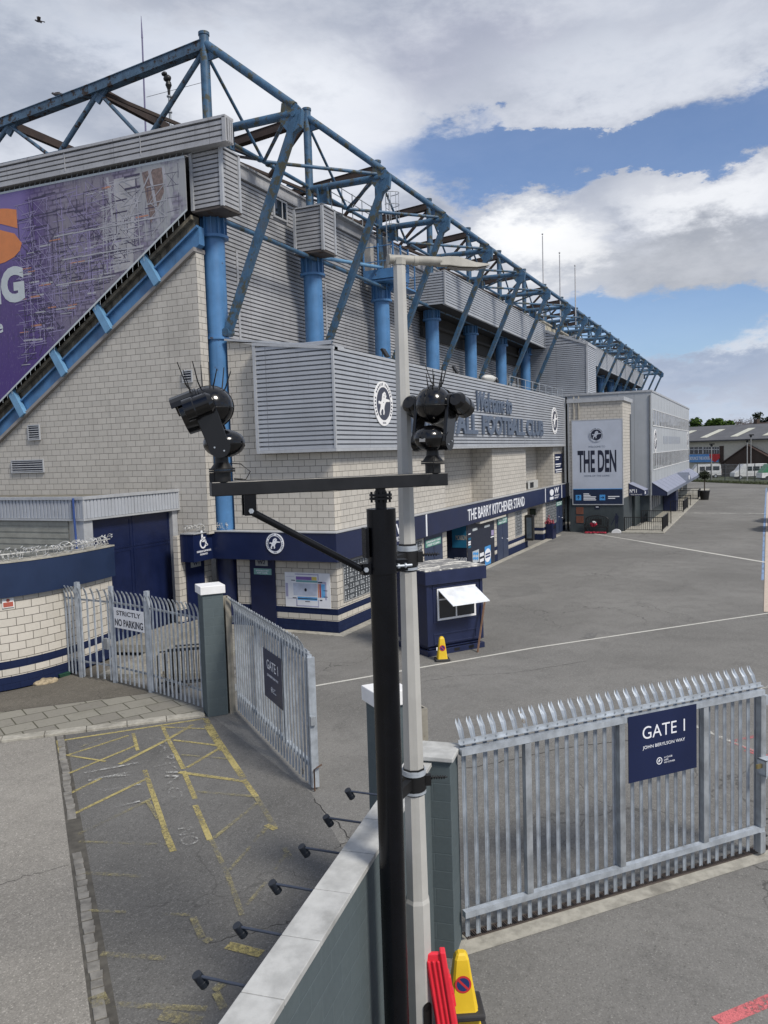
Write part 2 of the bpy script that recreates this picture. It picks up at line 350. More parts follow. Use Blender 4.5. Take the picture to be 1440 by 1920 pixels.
ALU = plain('grey_panel', (.43,.455,.48), .45, .15, var=.05, sc=.5, streak=.12)
AWN = plain('awning_fabric', (.225,.245,.32), .75, var=.08, streak=.1); AWNN = plain('navy_awning', (.012,.02,.06), .7, var=.1)
COPE = plain('coping_stone', (.43,.435,.425), .8, var=.16, sc=4, bump=.25, grime=.35, spec=.25)
YELP = plain('yellow_plastic', (.74,.5,.025), .42, var=.06); REDP = plain('red_plastic', (.72,.025,.045), .32, var=.1, sc=4, coat=.2); REDI = plain('red_ink', (.55,.03,.035), .5); BLUI = plain('blue_ink', (.015,.035,.14), .5)
DKPL = plain('grey_black_plastic', (.03,.03,.032), .6, var=.2)
WOOD = plain('brown_timber', (.19,.11,.07), .75, var=.25, sc=5)
BRASS = plain('brass', (.45,.36,.17), .4, .8, var=.1); RUST = plain('rusted_rod', (.11,.065,.045), .8, var=.3)
BRNW = bricks('brown_brick', (.07,.045,.035), (.055,.036,.03), (.1,.09,.08), bw=.3, bh=.1, grime=.2)
CREAM = plain('cream_render', (.55,.52,.44), .8, var=.06); ROOF = plain('grey_roof_sheet', (.085,.087,.095), .7, var=.2, sc=.4); SKYL = plain('rooflight', (.5,.5,.42), .5)
ROOFB = plain('brown_tile', (.06,.038,.033), .8, var=.2, sc=1)
GRAS = plain('grass_green', (.04,.05,.018), .9, var=.35, sc=3); EARTH = plain('dark_soil', (.05,.04,.03), .9)
def leafmat(name, a, b):
    t = NT(name); p = t.obj(); c = t.mix(t.ss(t.noise(p, 1.1, 4, .7), .35, .65), a, b); return t.fin(c, .7, 0, .25)
LEAF = leafmat('leaf', (.085,.15,.022), (.025,.055,.012)); LEAFD = leafmat('dark_leaf', (.03,.04,.02), (.015,.022,.012)); BARK = plain('bark', (.06,.045,.035), .9)
def concmat():
    t = NT('stained_concrete_edge'); p = t.obj(); st = t.noise(t.map(p, (1,3,.5), (.6,0,0)), 1.5, 7, .7)
    return t.fin(t.mix(t.ss(st, .35, .7), (.2,.18,.14), (.07,.062,.05)), .9, 0, .2)
SEDGE = concmat()
def rooftop():
    t = NT('peeling_flat_roof'); p = t.obj(); a = t.noise(t.map(p, (1,2.4,1)), 1.5, 6, .65, .4); k = t.ss(a, .5, .55)
    return t.fin(t.mix(k, mul((.2,.2,.2), 1), (.68,.66,.6)), .8, 0, .3)
PEEL = rooftop()
X, Y, Z = V((1,0,0)), V((0,1,0)), V((0,0,1)); nX, nY = -X, -Y
# ================================================================ the ground
b = MB(); b.sheet([(-40,-300,0),(900,-300,0),(900,300,0),(-40,300,0)]); g0 = struct(b.build('ground', ASPH, at=(0,0,0)))
def sheet(name, pts, z, mat): b = MB(); b.sheet([(p[0],p[1],z) for p in pts]); return struct(b.build(name, mat, at=(0,0,0)))
def lerp(a, c, t): return V(a)+(V(c)-V(a))*t
c0, c1 = G(105,1381), G(182,1960); cd = (c1-c0).normalized(); c2 = c0+cd*30
k0, k1 = G(0,1393.5), G(385,1344.5); kd = (k0-k1).normalized(); kL = k1+kd*26
sheet('road', [c0, kL, kL+V((-20,-6,0)), c2+V((-8,10,0)), c2], .004, ROADL)
sheet('road', [k1+V((.12,-.1,0)), c0+V((.02,-.02,0)), c0+cd*14.2, V((3.9,3.2,0)), V((8.6,3.87,0)), V((12.5,7.45,0))], .004, BAY)
# kerb, slabs and tarmac of the footway
n2 = V((-kd.y, kd.x, 0)); n2 = n2 if n2.x > 0 else -n2
b = MB(); x = 0.0
while x < 25:
    w = .9; a = k1+kd*(x+.006); q = k1+kd*(x+w-.006); b.prism([a+Z*-.05, q-Z*.05, q+n2*.3-Z*.05, a+n2*.3-Z*.05], (0,0,.11)); x += w
struct(b.build('kerb', CONC, bevel=.012, at=(0,0,0)))
s0, s1 = G(0,1335,.06), G(276,1300,.06); fp = [V((17.0,17.62,0)), V((16.88,16.25,0)), V((16.48,14.63,0)), V((15.72,12.28,0))]
sd = (s0-s1).normalized()
sheet('pavement', [k1+n2*.3, k1+n2*.3+kd*26, s1+sd*22, s1, fp[2]+V((.1,0,0)), fp[3]], .055, SLABS)
sheet('pavement', [s1, s1+sd*22, s1+sd*22+V((4,8,0)), V((12,24,0)), V((19.9,19.1,0)), V((17.9,17.6,0)), fp[1]+V((.3,0,0)), fp[2]+V((.3,0,0))], .06, PAVT)
# concrete ramp behind the fence
b = MB(); b.prism([(17.2,17.2,0),(24.2,18.5,0),(24.2,16.3,0),(18.4,14.1,0)], (0,0,.12)); struct(b.build('concrete_path', CONCD, at=(0,0,0)))
b = MB(); b.prism([(19.4,18.9,.121),(23.4,19.1,.121),(23.6,17.9,.121),(19.8,17.4,.121)], (0,0,.25)); struct(b.build('raised_path', CONCD, at=(0,0,0)))
# sett channel
b = MB(); x = .05; ca = V((-cd.y, cd.x, 0)); ca = ca if ca.y < 0 else -ca; random.seed(3)
while x < 12:
    L = random.uniform(.16,.25); h = random.uniform(.012,.028); o = c0 + cd*x + ca*random.uniform(-.01,.012)
    if not (4.75 < x < 6.1 and random.random() < .8): b.prism([o+ca*.01, o+cd*(L-.02)+ca*random.uniform(0,.02), o+cd*(L-.02)+ca*.15, o+ca*random.uniform(.14,.17)], (0,0,h))
    x += L
struct(b.build('sett_kerb', SETT, bevel=.012, at=(0,0,0)))
b = MB(); b.sheet([(c0+cd*0-ca*.03), c0+ca*.2, c0+cd*13+ca*.26, c0+cd*13-ca*.03]); o = b.build('sett_ground', plain('channel_earth', (.075,.07,.06), .95, var=.3, sc=4), at=(0,0,0)); o.location.z = .008; struct(o)
# road paint: strips on the ground between photographed points
def zc(a): return (a[0]/2.3226, 1240+a[1]/2.3226)
def strip(b, p, q, w, z=.0085):
    p, q = V(p), V(q); d = (q-p).normalized(); n = V((-d.y,d.x,0))*w/2; p.z = q.z = z; b.sheet([p-n, q-n, q+n, p+n])
Yl = [((275,345),(895,250),.11),((895,250),(960,360),.16),((960,360),(1060,510),.17),((1060,515),(1115,590),.14),((895,280),(965,390),.12),((710,290),(735,345),.11),((735,345),(800,470),.12),((800,480),(850,600),.12),((850,628),(915,780),.13),
      ((580,315),(600,390),.1),((630,475),(690,650),.12),((690,650),(720,740),.12),((715,735),(755,830),.14),((252,345),(272,440),.1),((290,412),(560,325),.1),((300,490),(600,365),.09),((310,575),(440,512),.1),((325,665),(645,510),.1),((520,450),(725,345),.12),((725,345),(840,278),.12),
      ((755,345),(945,368),.1),((780,485),(1065,525),.14),((815,465),(960,378),.1),((285,410),(460,438),.08),((700,288),(920,297),.08),((1160,715),(1200,735),.14),((990,1240),(1140,1278),.2)]
Yf = [((340,757),(680,592),.1),((850,570),(1120,592),.1),((790,410),(1000,428),.08),((1115,592),(1200,730),.12),((930,775),(1120,620),.09),((1105,790),(1170,720),.1),((920,780),(990,930),.1),((990,930),(1055,1110),.1),((1000,912),(1090,810),.07),((1240,815),(1270,870),.12),((1190,915),(1250,842),.09),((1075,1065),(1160,965),.07),
      ((345,790),(760,803),.09),((355,925),(610,941),.1),((385,1090),(550,1097),.08),((700,1105),(835,1109),.08),((440,1280),(720,1299),.12),((500,1500),(900,1520),.12),((700,1545),(880,1578),.22),((930,1440),(990,1395),.14),((940,1450),(975,1520),.12),((840,1120),(880,1210),.12),((890,1230),(920,1212),.14),((1190,1130),(1215,1122),.1),((420,1460),(445,1510),.25),((345,380),(440,338),.08),((640,610),(690,690),.1)]
b = MB()
for i, (p, q, w) in enumerate(Yl): strip(b, G(*zc(p)), G(*zc(q)), w*.78, .0085+.00025*i)
struct(b.build('road_markings', YEL, at=(0,0,0)))
b = MB()
for i, (p, q, w) in enumerate(Yf): strip(b, G(*zc(p)), G(*zc(q)), w*.8, .0175+.00025*i)
struct(b.build('faded_road_markings', YELF, at=(0,0,0)))
b = MB()
for i, (p, q, w) in enumerate([((365,490),(720,425),.09),((385,525),(735,452),.08),((400,560),(460,568),.07),((400,555),(430,520),.07),((440,512),(630,493),.07),((460,566),(615,540),.08),((395,655),(480,640),.06),((500,640),(610,615),.06),((640,330),(690,322),.05),((650,340),(700,345),.05)]): strip(b, G(*zc(p)), G(*zc(q)), w, .027+.0003*i)
struct(b.build('white_road_markings', WHF, at=(0,0,0)))
def ground_text(s, tl, tr, bl, mat, name):
    o, rt, up = G(*zc(bl)), None, None; w = (G(*zc(tr))-G(*zc(tl))); h = (G(*zc(tl))-o)
    bb = text(name, s, (0,0,0), X, Y, 1, 1, mat, None, dep=.002)
    bb.v = [tuple(o + w*p[0] + h*p[1] + Z*(.031+p[2]*.5)) for p in bb.v]; return struct(bb.build(name, mat, at=(0,0,0)))
ground_text('PARKING', (745,345), (800,600), (690,345), WHF, 'lettering_road_marking')
ground_text('NO', (850,722), (868,800), (775,735), WHF, 'lettering_road_marking')
# yard lines
def lines(name, L, mat, z=.005):
    b = MB()
    for i, (p, q, w) in enumerate(L): strip(b, p, q, w, z+.0007*i)
    return struct(b.build(name, mat, at=(0,0,0)))
lines('road_line', [(G(578,1288.5), G(1000,1215), .10), (G(1000,1215), G(1440,1150), .10), (G(1440,1150), G(1700,1110), .1)], WHL)
lines('worn_road_line', [(G(1290,1355), G(1372,1391), .1), (G(1372,1391), G(1420,1410),.08), (G(1395,1302), G(1460,1282), .1), (G(1440,1287), G(1600,1240), .1)], WHL2)
lines('white_road_line', [(G(1085,996), G(1200,1015), .14), (G(1200,1015), G(1430,1053.5), .24), (G(1430,1053.5), G(1470,1060), .24)], WHL)
lines('far_road_line', [(G(1262,961.5), G(1436,963), .4)], WHL2)
lines('blue_road_line', [(G(1430,1088), G(1432.5,1000), .11), (G(1432.5,1000), G(1437,915), .14)], BLUEL)
lines('red_road_marking', [(G(1345,1917), G(1500,1852), .17)], REDL)
lines('faded_road_marking', [(G(1072,1363), G(1086,1360), .16), (G(1058,1392), G(1064,1391), .16), (G(1375,1390), G(1450,1373), .12), (G(1370,1391), G(1450,1422), .1), (G(1395,1408), G(1442,1420), .1)], REDF)
sheet('concrete_kerb', [G(1432,1148), G(1437.5,925), (150,-2.6,0), (32.5,-1.6,0)], .02, KERBP)
b = MB(); b.prism([(59.2,5.95,0),(118,5.95,0),(118,8.2,0),(63.5,8.2,0),(63.5,8.85,0),(59.2,8.85,0)], (0,0,.1)); struct(b.build('walkway_pavement', CONC, bevel=.02, at=(0,0,0)))
b = MB(); b.prism([(24.38,13.17,0),(24.0,12.85,0),(45.5,12.85,0),(57.4,12.75,0),(57.4,13.17,0)], (0,0,.03)); b.prism([(24.38,13.17,0),(24.38,15.7,0),(24.05,15.7,0),(24.0,12.85,0)], (0,0,.03)); struct(b.build('footing_kerb', CONC, at=(0,0,0)))
b = MB(); b.sheet([G(868,1795)+V((-.1,.1,.006)), G(1440,1612)+V((.2,-.2,.006)), G(1440,1590)+V((.3,-.2,.006)), G(868,1768)+V((0,.2,.006))]); struct(b.build('threshold_kerb', CONC, at=(0,0,0)))
# tarmac repairs and long cracks
for Q in (((640,1160),(692,1150),(702,1182),(646,1192)), ((930,1105),(1010,1095),(1020,1112),(938,1124))): sheet('patched_road', [G(*q) for q in Q], .0043, PATCH)
def crack(pts, w, seed):
    random.seed(seed); b = MB(); P = [G(*q) for q in pts]; L = []
    for p, q in zip(P[:-1], P[1:]):
        for i in range(9): t = i/9; L.append(p+(q-p)*t+V((random.gauss(0,.025),random.gauss(0,.025),0)))
    L.append(P[-1])
    for i in range(len(L)-1):
        d = (L[i+1]-L[i]).normalized(); n = V((-d.y,d.x,0))*w*random.uniform(.25,.7); b.sheet([L[i]-n+Z*.0052, L[i+1]-n*.8+Z*.0052, L[i+1]+n*.8+Z*.0052, L[i]+n+Z*.0052])
    struct(b.build('cracked_road', CRACKM, at=(0,0,0)))
crack(((862,1442),(960,1425),(1060,1402),(1180,1388),(1300,1350)), .02, 1); crack(((585,1500),(640,1552),(690,1600)), .016, 2); crack(((395,1770),(480,1745),(560,1722),(640,1700)), .014, 3); crack(((0,1660),(60,1640),(130,1622)), .014, 4); crack(((625,1590),(660,1575),(700,1565)), .014, 5); crack(((760,1285),(850,1268),(960,1262),(1100,1240)), .012, 6)
# drain channel with bars
b = MB(); p, q = G(872,1757), G(1440,1588); d = (q-p).normalized(); n = V((-d.y,d.x,0)); L = (q-p).length; i = 0
while i*.03 < L: o = p+d*(i*.03)+Z*.012; b.obox(o-n*.06, d*.014, n*.12, Z*.006); i += 1
b.obox(p-n*.075+Z*.008, d*L, n*.012, Z*.012); b.obox(p+n*.063+Z*.008, d*L, n*.012, Z*.012); dgr = thing('drain', 'rusty slotted drain channel in the ground under the open gate leaf', 'drain', p); b.build('grating', plain('drain_rust', (.07,.055,.047), .8, var=.3), dgr)
b = MB(); b.sheet([p-n*.07+Z*.0085, q-n*.07+Z*.0085, q+n*.07+Z*.0085, p+n*.07+Z*.0085]); b.build('channel', RUB, dgr)
for px, py, w, h, lab in ((1107,1192,.8,.35,'small grey metal cover set in the asphalt between the booth and the open gate'),(1036,1014,1.2,.45,'pale metal cover set in the asphalt beside the litter bin')): o = G(px,py)+Z*.005; b = MB(); b.obox(o-X*w/2-Y*h/2, X*w, Y*h, Z*.006); tag(b.build('access_cover', plain('cover_grey', (.14,.137,.13), .8, var=.3, sc=9, bump=.4)), lab, 'metal cover', 'metal covers in the yard')

# ================================================================ the stand
UL, VF = 24.44, 13.23; GU = 23.6; VP0 = 17.9; U1, SP, NF = 24.6, 7.22, 17
stand = thing('stadium_stand', 'grey clad and cream block stadium stand with blue tubular roof trusses', 'stadium stand', (UL,VF,0))
def uf(px, py=1030, v=VF): return PY(px, py, v).x
ra, rb, rc = uf(838), uf(876), uf(990); rd = uf(1019)
b = MB()
for x0, x1 in ((UL+.5,ra),(rb,rc),(rd,61.0)): b.box(x0,x1,VF,14.9,0,3.0)
b.box(ra-.002,rb+.002,14.5,14.9,0,3.0); b.box(rc-.002,rd+.002,14.7,15.2,0,3.0)
b.box(ra,rb,VF+.02,14.5,2.9,3.0)
facade = b.build('facade_wall', BLKS, stand)
b = MB()
for x0, x1 in ((UL+.5,uf(835,930)),(uf(924,930),uf(987,930)),(uf(1038,930),61.0)): b.box(x0,x1,VF,14.7,3.0,6.45)
b.box(UL+.3,60.6,14.45,15,3.0,6.45); b.box(UL+.7,60.6,VF+.2,14.4,2.98,3.04)
b.build('upper_facade_wall', BLK, stand)
# end wall beside the corner, with its sloping top
b = MB(); b.prism([(UL,13.23,0),(UL,17.38,0),(UL,17.38,10.42),(UL,15.9,10.12),(UL,13.23,9.6)], (.5,0,0)); b.build('end_wall', BLKS, stand)
b = MB(); b.beam((UL+.2,17.42,10.46),(UL+.2,12.9,9.86),.62,.07); b.build('parapet_flashing', TRIM, stand)
# gable wall under the raked seating
b = MB(); b.prism([(GU,17.93,3.5),(GU,17.93,13.5),(GU,28.2,7.2),(GU,36,2.4),(GU,36,0),(GU,19.2,0),(GU,19.2,3.5)], (.45,0,0)); b.build('gable_wall', BLK, stand)
b = MB(); b.box(22.72,24.6,18.65,18.85,0,3.5); b.build('entrance_wall', BLKS, stand)
# navy sign band
band = MB(); z0, z1 = 2.57, 3.56
band.box(23.93,61.2,12.93,13.2,z0,z1); band.box(23.93,24.41,13.2,18.35,z0,z1); band.box(22.85,23.93,18.05,18.35,z0,z1); band.box(22.85,23.1,18.35,18.64,z0,z1)
band = band.build('sign_band', NAVY, stand, bevel=.006)
b = MB(); b.box(23.9,61.2,12.9,13.22,z1,z1+.03); b.box(23.9,24.43,13.22,18.37,z1,z1+.03); b.box(22.82,23.9,18.0,18.6,z1,z1+.03); b.build('band_capping', TRIM, stand)
fy = 12.928
def ff(px, py): p = PY(px, py, fy); return p
a, e = ff(877,972), ff(983,945); text('stand_lettering', 'THE BARRY KITCHENER STAND', (a.x,fy,2.76), X, Z, e.x-a.x, .58, LETW, band, dep=.02, bold=.004)
b = MB()
for px in (799.5,1023.5,1054): u = ff(px,985).x; b.box(u-.07,u+.07,fy-.014,fy,z0+.03,z1-.02)
b.build('band_divider', LETW, band)
u = ff(743,985).x; text('sponsor_lettering', 'W', (u-.05,fy,3.0), X, Z, .85, .42, LETW, band, bold=.02); text('sponsor_lettering', 'WESTLEY', (u-.3,fy,2.72), X, Z, 1.3, .18, LETW, band)
u = ff(1040,930).x; text('sponsor_lettering', 'W', (u-.1,fy,3.02), X, Z, 1.4, .42, LETW, band, bold=.02); text('sponsor_lettering', 'WESTLEY', (u-.1,fy,2.84), X, Z, 1.5, .1, LETW, band); text('sponsor_lettering', 'GROUP', (u-.1,fy,2.68), X, Z, 1.2, .1, LETW, band)
b = MB(); u = ff(1034.5,930).x; b.disc((u,fy,3.16), X*.55, Z*.22, nY*.02); b.box(u-.55,u+.45,fy-.02,fy,2.68,2.86); b.build('sponsor_badge', LETW, band)
p = PX(516,1019,23.926); emblem('emblem', (23.926,p.y,p.z), nY, Z, .36, band, LETW, NAVY)
# accessible entrance symbol on the short return of the band
def wheelchair(par):
    b = MB(); p = PY(381,1018,18.048); o = V((p.x,18.048,p.z+.05)); k = .92
    P = lambda x, z: o + X*x*k + Z*z*k
    t = nY*.015
    b.disc(P(-.08,.38), X*.055, Z*.055, t, 16)
    def bar(a, c, w): a, c = P(*a), P(*c); d = (c-a).normalized(); n = V((-d.z,0,d.x))*w/2; b.prism([a-n, c-n, c+n, a+n], t)
    bar((-.07,.32),(-.05,.02),.085); bar((-.06,.14),(.12,.14),.06); bar((-.07,.03),(.13,.03),.08); bar((.11,.05),(.2,-.17),.075); bar((.18,-.16),(.27,-.13),.06)
    pts = [P(-.02+.2*math.cos(math.radians(a)), -.07+.2*math.sin(math.radians(a))) for a in range(125,365,12)]
    inn = [P(-.02+.145*math.cos(math.radians(a)), -.07+.145*math.sin(math.radians(a))) for a in range(125,365,12)]
    for i in range(len(pts)-1): b.prism([pts[i], pts[i+1], inn[i+1], inn[i]], t)
    b.build('access_symbol', LETW, par)
    text('access_lettering', 'DISABLED SUPPORTERS', (o.x-.38,18.048,o.z-.37), X, Z, .8, .065, LETW, par); text('access_lettering', 'ENTRANCE', (o.x-.2,18.048,o.z-.48), X, Z, .42, .065, LETW, par)
wheelchair(band)
# doors under the band
def door(y0, y1, lab):
    b = MB(); b.box(UL-.06,UL-.004,y0,y1,.03,2.57); d = b.build('door', NAVYD, stand)
    ym = (y0+y1)/2; b = MB(); b.box(UL-.085,UL-.062,ym-.26,ym+.26,2.3,2.56); pl = b.build('number_plate', plain('plate_grey', (.3,.32,.33), .5), d)
    return d, ym
d, ym = door(15.72, 16.77, 'W2')
text('plate_lettering', 'W2', (UL-.0855,ym+.16,2.36), nY, Z, .32, .15, NAVYD, d)
b = MB(); b.box(UL-.08,UL-.063,ym-.4,ym+.34,1.98,2.2); b.build('exit_sign', plain('pale_green_sign', (.2,.38,.36), .5), d); text('exit_lettering', 'EMERGENCY EXIT', (UL-.0805,ym+.24,2.1), nY, Z, .54, .05, LETW, d); text('exit_lettering', 'KEEP CLEAR', (UL-.0805,ym+.2,2.02), nY, Z, .44, .05, LETW, d)
b = MB(); b.box(23.08,24.1,18.59,18.646,.14,2.57); d = b.build('door', NAVYD, stand)
b = MB(); b.box(23.32,23.86,18.56,18.588,2.3,2.56); b.build('number_plate', plain('plate_grey2', (.3,.32,.33), .5), d); text('plate_lettering', 'W1', (23.42,18.5595,2.36), X, Z, .34, .15, NAVYD, d)
# facade doors, graphics
def fdoor(px0, px1, mat, sign=True, v=VF):
    u0, u1 = uf(px0), uf(px1); b = MB(); b.box(u0,u1,v-.03,v-.003,.03,2.57); d = b.build('door', mat, stand)
    b = MB(); b.box((u0+u1)/2-.012,(u0+u1)/2+.012,v-.04,v-.031,.05,2.0); b.build('door_joint', NAVYD, d)
    b = MB(); b.cyl((u1-.25,v-.03,1.05),(u1-.25,v-.1,1.05),.035,n=8); b.cyl(((u0+u1)/2-.2,v-.03,1.2),((u0+u1)/2-.2,v-.07,1.2),.03,n=8); b.build('handle', WHITEP, d)
    if sign:
        b = MB(); b.box(u0+.1,u1-.25,v-.05,v-.031,2.02,2.34); b.build('exit_sign', GREENS, d)
        text('exit_lettering', 'EMERGENCY EXIT', (u0+.18,v-.0505,2.2), X, Z, u1-u0-.5, .09, LETW, d); text('exit_lettering', 'KEEP CLEAR', (u0+.3,v-.0505,2.06), X, Z, u1-u0-.75, .09, LETW, d)
    return d
fdoor(795,829,DOORB); fdoor(932,952.5,DOORB); fdoor(1043,1055,DOORB)
# branded entrance panels in the recess
b = MB(); b.box(rb-.03,rb-.004,VF+.01,14.48,.03,2.57); gp = b.build('graphic_panel', INK, stand)
ya, yb = PX(875,1000,rb-.035).y, PX(847.5,1000,rb-.035).y
b = MB(); b.box(rb-.045,rb-.031,max(ya,VF+.02),yb,1.36,2.56); b.build('teal_square', TEAL, gp)
text('panel_lettering', 'MORISON', (rb-.0455,yb-.2,1.75), nY, Z, (yb-ya)*.72, .24, plain('sand_print', (.4,.36,.3), .5), gp); text('panel_lettering', 'KITCHENER', (rb-.032,yb-.12,.62), nY, Z, (yb-ya)*.84, .24, LETW, gp)
b = MB(); b.box(ra,rb-.05,14.47,14.497,.03,2.57); rp = b.build('recess_panel', INK, stand); b = MB(); b.box(rb-1.6,rb-.35,14.45,14.469,.03,1.3); b.build('teal_square', TEAL, rp)
u0, u1 = rb+.0, uf(926.5); b = MB(); b.box(u0,u1,VF-.03,VF-.003,.03,2.5); gp = b.build('graphic_panel', plain('dark_graphic', (.013,.017,.034), .5), stand)
def gq(px0, px1, py0, py1, mat, name='panel_print'):
    A, B = PY(px0,(py0+py1)/2,VF-.031), PY(px1,(py0+py1)/2,VF-.031); m = (px0+px1)/2; b = MB(); zA, zB = PY(m,py1,VF).z, PY(m,py0,VF).z; b.box(A.x,B.x,VF-.038,VF-.0315,zA,zB); return b.build(name, mat, gp)
gq(886,898,1031.5,1055,WPRINT); gq(899.5,907,1036,1042.5,LETW); gq(899.5,907,1047,1052.5,LETW); gq(909,920,1023,1058,SKY1); gq(878,882.5,1014.5,1018,LETW); gq(878,882.5,1019,1022,LETW); gq(878,883,1023.5,1027,TEAL); gq(878,883,1008,1012,TEAL); gq(878,882.5,1000,1002,LETW)
gq(886,895,990,994.5,WPRINT); gq(908,918,984,988,WPRINT); gq(921,925.5,993.5,1003,plain('lilac_print',(.35,.3,.5),.5)); gq(920,926,1005,1007,LETW)
A = PY(914.5,1041,VF-.039); b = MB(); b.disc((A.x,VF-.0385,A.z), X*.55, Z*.36, nY*.006); b.build('panel_roundel', LETW, gp); b = MB(); b.box(A.x-.42,A.x+.42,VF-.047,VF-.0448,A.z+.03,A.z+.12); b.build('panel_bar', BLUI, gp); b = MB(); b.box(A.x-.42,A.x+.42,VF-.047,VF-.0448,A.z-.12,A.z-.03); b.build('panel_bar', BLUI, gp)
A0 = PY(886,1043,VF-.04)
for i in range(2):
    for j in range(3): q = PY(888.5+3.4*j, 1038+9*i, VF-.039); b = MB(); b.disc((q.x,VF-.0388,q.z), X*.17, Z*.11, nY*.006, 4); b.build('panel_motif', SKY1, gp)
# soffit light strip under the band
b = MB(); a, e = uf(891,980), uf(940,968); b.box(a,e,12.95,13.2,2.44,2.54); b.build('soffit_strip', plain('soffit_white', (.5,.48,.43), .6), stand)
# ---------------------------------------------------------------- welcome box
BV, BU, B0, B1, BE = 12.88, 24.06, 6.33, 9.8, 59.75
b = MB(); b.clad((BU+.03,BV,B0+.1), X*(BE-BU-.03), Z*(B1-B0-.16), nY); b.clad((BU,16.0,B0+.1), nY*(16.0-BV-.03), Z*(10.12-B0-.16), nX)
b.box(BU+.2,BE,BV+.2,16.0,B0+.08,B1-.1); box = b.build('clad_box', CLAD, stand)
b = MB(); b.box(BU-.02,BE,BV-.02,BV+.2,B0,B0+.1); b.box(BU-.02,BU+.2,BV+.2,16.03,B0,B0+.1); b.box(BU-.025,BU+.05,BV-.025,BV+.05,B0+.1,B1-.04); b.box(BU-.02,BU+.05,15.94,16.05,B0+.1,10.1); b.box(BE-.08,BE,BV-.02,BV+.06,B0+.1,B1-.05)
b.box(BU+.1,BE,BV-.03,BV+.3,B1-.07,B1+.03); b.prism([(BU-.03,BV-.03,B1-.07),(BU-.03,16.05,10.1),(BU-.03,16.05,10.2),(BU-.03,BV-.03,B1+.03)], (.35,0,0)); b.build('edge_trim', TRIM, box)
b = MB(); b.box(UL+.5,BE,BV+.3,18.7,B1-.12,B1-.02); b.build('terrace_deck', plain('deck_felt', (.2,.2,.2), .9), stand)
by = BV-.004
p = PY(718,757,by); emblem('emblem', (p.x,by,p.z), X, Z, .84, box, WHITE, plain('emblem_slate', (.045,.05,.075), .5)); p = PY(1039.5,789,by); emblem('emblem', (p.x,by,p.z), X, Z, .92, box, WHITE, plain('emblem_slate2', (.045,.05,.075), .5))
a, e = PY(765,800,by), PY(1017,812,by); f0 = PY(903,800,by)
w2 = text('box_lettering', 'FOOTBALL CLUB', (f0.x,by,7.02), X, Z, e.x-f0.x, 1.0, LETG, box, dep=.09, bold=.035)
text('box_lettering', 'MILLWALL', (PY(770,800,by).x,by,7.02), X, Z, PY(894,815,by).x-PY(770,800,by).x, 1.0, LETG, box, dep=.09, bold=.035)
text('welcome_lettering', 'Welcome to', (PY(892,760,by).x,by,8.2), X, Z, PY(958,765,by).x-PY(892,760,by).x, 1.0, LETG, box, dep=.08, bold=.012, shear=.25)
# ---------------------------------------------------------------- upper cladding behind the columns
VW = 18.7
b = MB(); b.clad((24.0,VW,9.9), X*(134-24.0), Z*7.35, nY, pitch=.165); b.box(24.0,134,VW+.18,VW+.4,9.9,17.3); uc = b.build('upper_cladding', CLADD, stand)
b = MB(); b.box(24.0,134,VW-.12,VW+.3,17.25,17.7); b.box(24,134,VW-.2,VW+.2,17.7,17.78)
for k in range(NF): u = U1+SP*k+2.6; b.box(u-.06,u+.06,VW-.025,VW,9.9,14.4)
b.box(24.3,24.42,VW-.025,VW,9.9,15); b.build('cladding_trim', CLADD, uc)
b = MB(); b.box(24.0,134,VW-.06,VW-.002,13.0,14.1)if False else None
p, q = PY(512,372,VW), PY(535,414,VW); b = MB(); b.box(p.x,q.x,VW-.06,VW-.02,q.z,p.z); w = b.build('window', GLASS, stand)
b = MB(); b.box(p.x-.08,q.x+.08,VW-.08,VW-.0,p.z,p.z+.08); b.box(p.x-.08,q.x+.08,VW-.08,VW,q.z-.08,q.z); b.box(p.x-.08,p.x,VW-.08,VW,q.z,p.z); b.box(q.x,q.x+.08,VW-.08,VW,q.z,p.z); b.box((p.x+q.x)/2+.1,(p.x+q.x)/2+.16,VW-.08,VW-.061,q.z,p.z); b.build('window_frame', TRIM, w)
# roof deck and fascia on the gable end
b = MB(); b.prism([(23.7,18.52,17.80),(23.7,40,18.3),(23.7,40,18.2),(23.7,18.52,17.70)], (110,0,0)); b.build('roof_deck', plain('roof_underside', (.05,.045,.042), .8), stand)
fs = .02; FA = 23.2
b = MB(); L = V((0,-(40-16.2),-fs*(40-16.2))); b.clad((FA,40,16.84+fs*(40-16.2)+.02), L, Z*.7, nX, pitch=.18, d=.12); b.prism([(FA+.14,16.22,16.84),(FA+.14,40,16.84+fs*23.8),(FA+.14,40,17.6+fs*23.8),(FA+.14,16.22,17.6)], (.3,0,0))
ro = b.build('roof_fascia', CLADD, stand)
b = MB(); b.prism([(FA-.03,16.17,17.57),(FA-.03,40,17.57+fs*23.83),(FA-.03,40,17.66+fs*23.83),(FA-.03,16.17,17.66)], (.5,0,0)); b.prism([(FA-.015,16.18,16.8),(FA-.015,40,16.8+fs*23.8),(FA-.015,40,16.86+fs*23.8),(FA-.015,16.18,16.86)], (.46,0,0)); b.box(FA-.03,FA+.03,16.16,16.3,16.8,17.6)
for i in range(3): b.box(FA+.08+.11*i,FA+.14+.11*i,16.13,16.2,16.82,17.58)
for y in (19.8,23.4,27.0): b.box(FA-.012,FA+.02,y,y+.03,16.9+fs*(y-16.2),17.56+fs*(y-16.2))
b.build('fascia_trim', CLADD, ro)
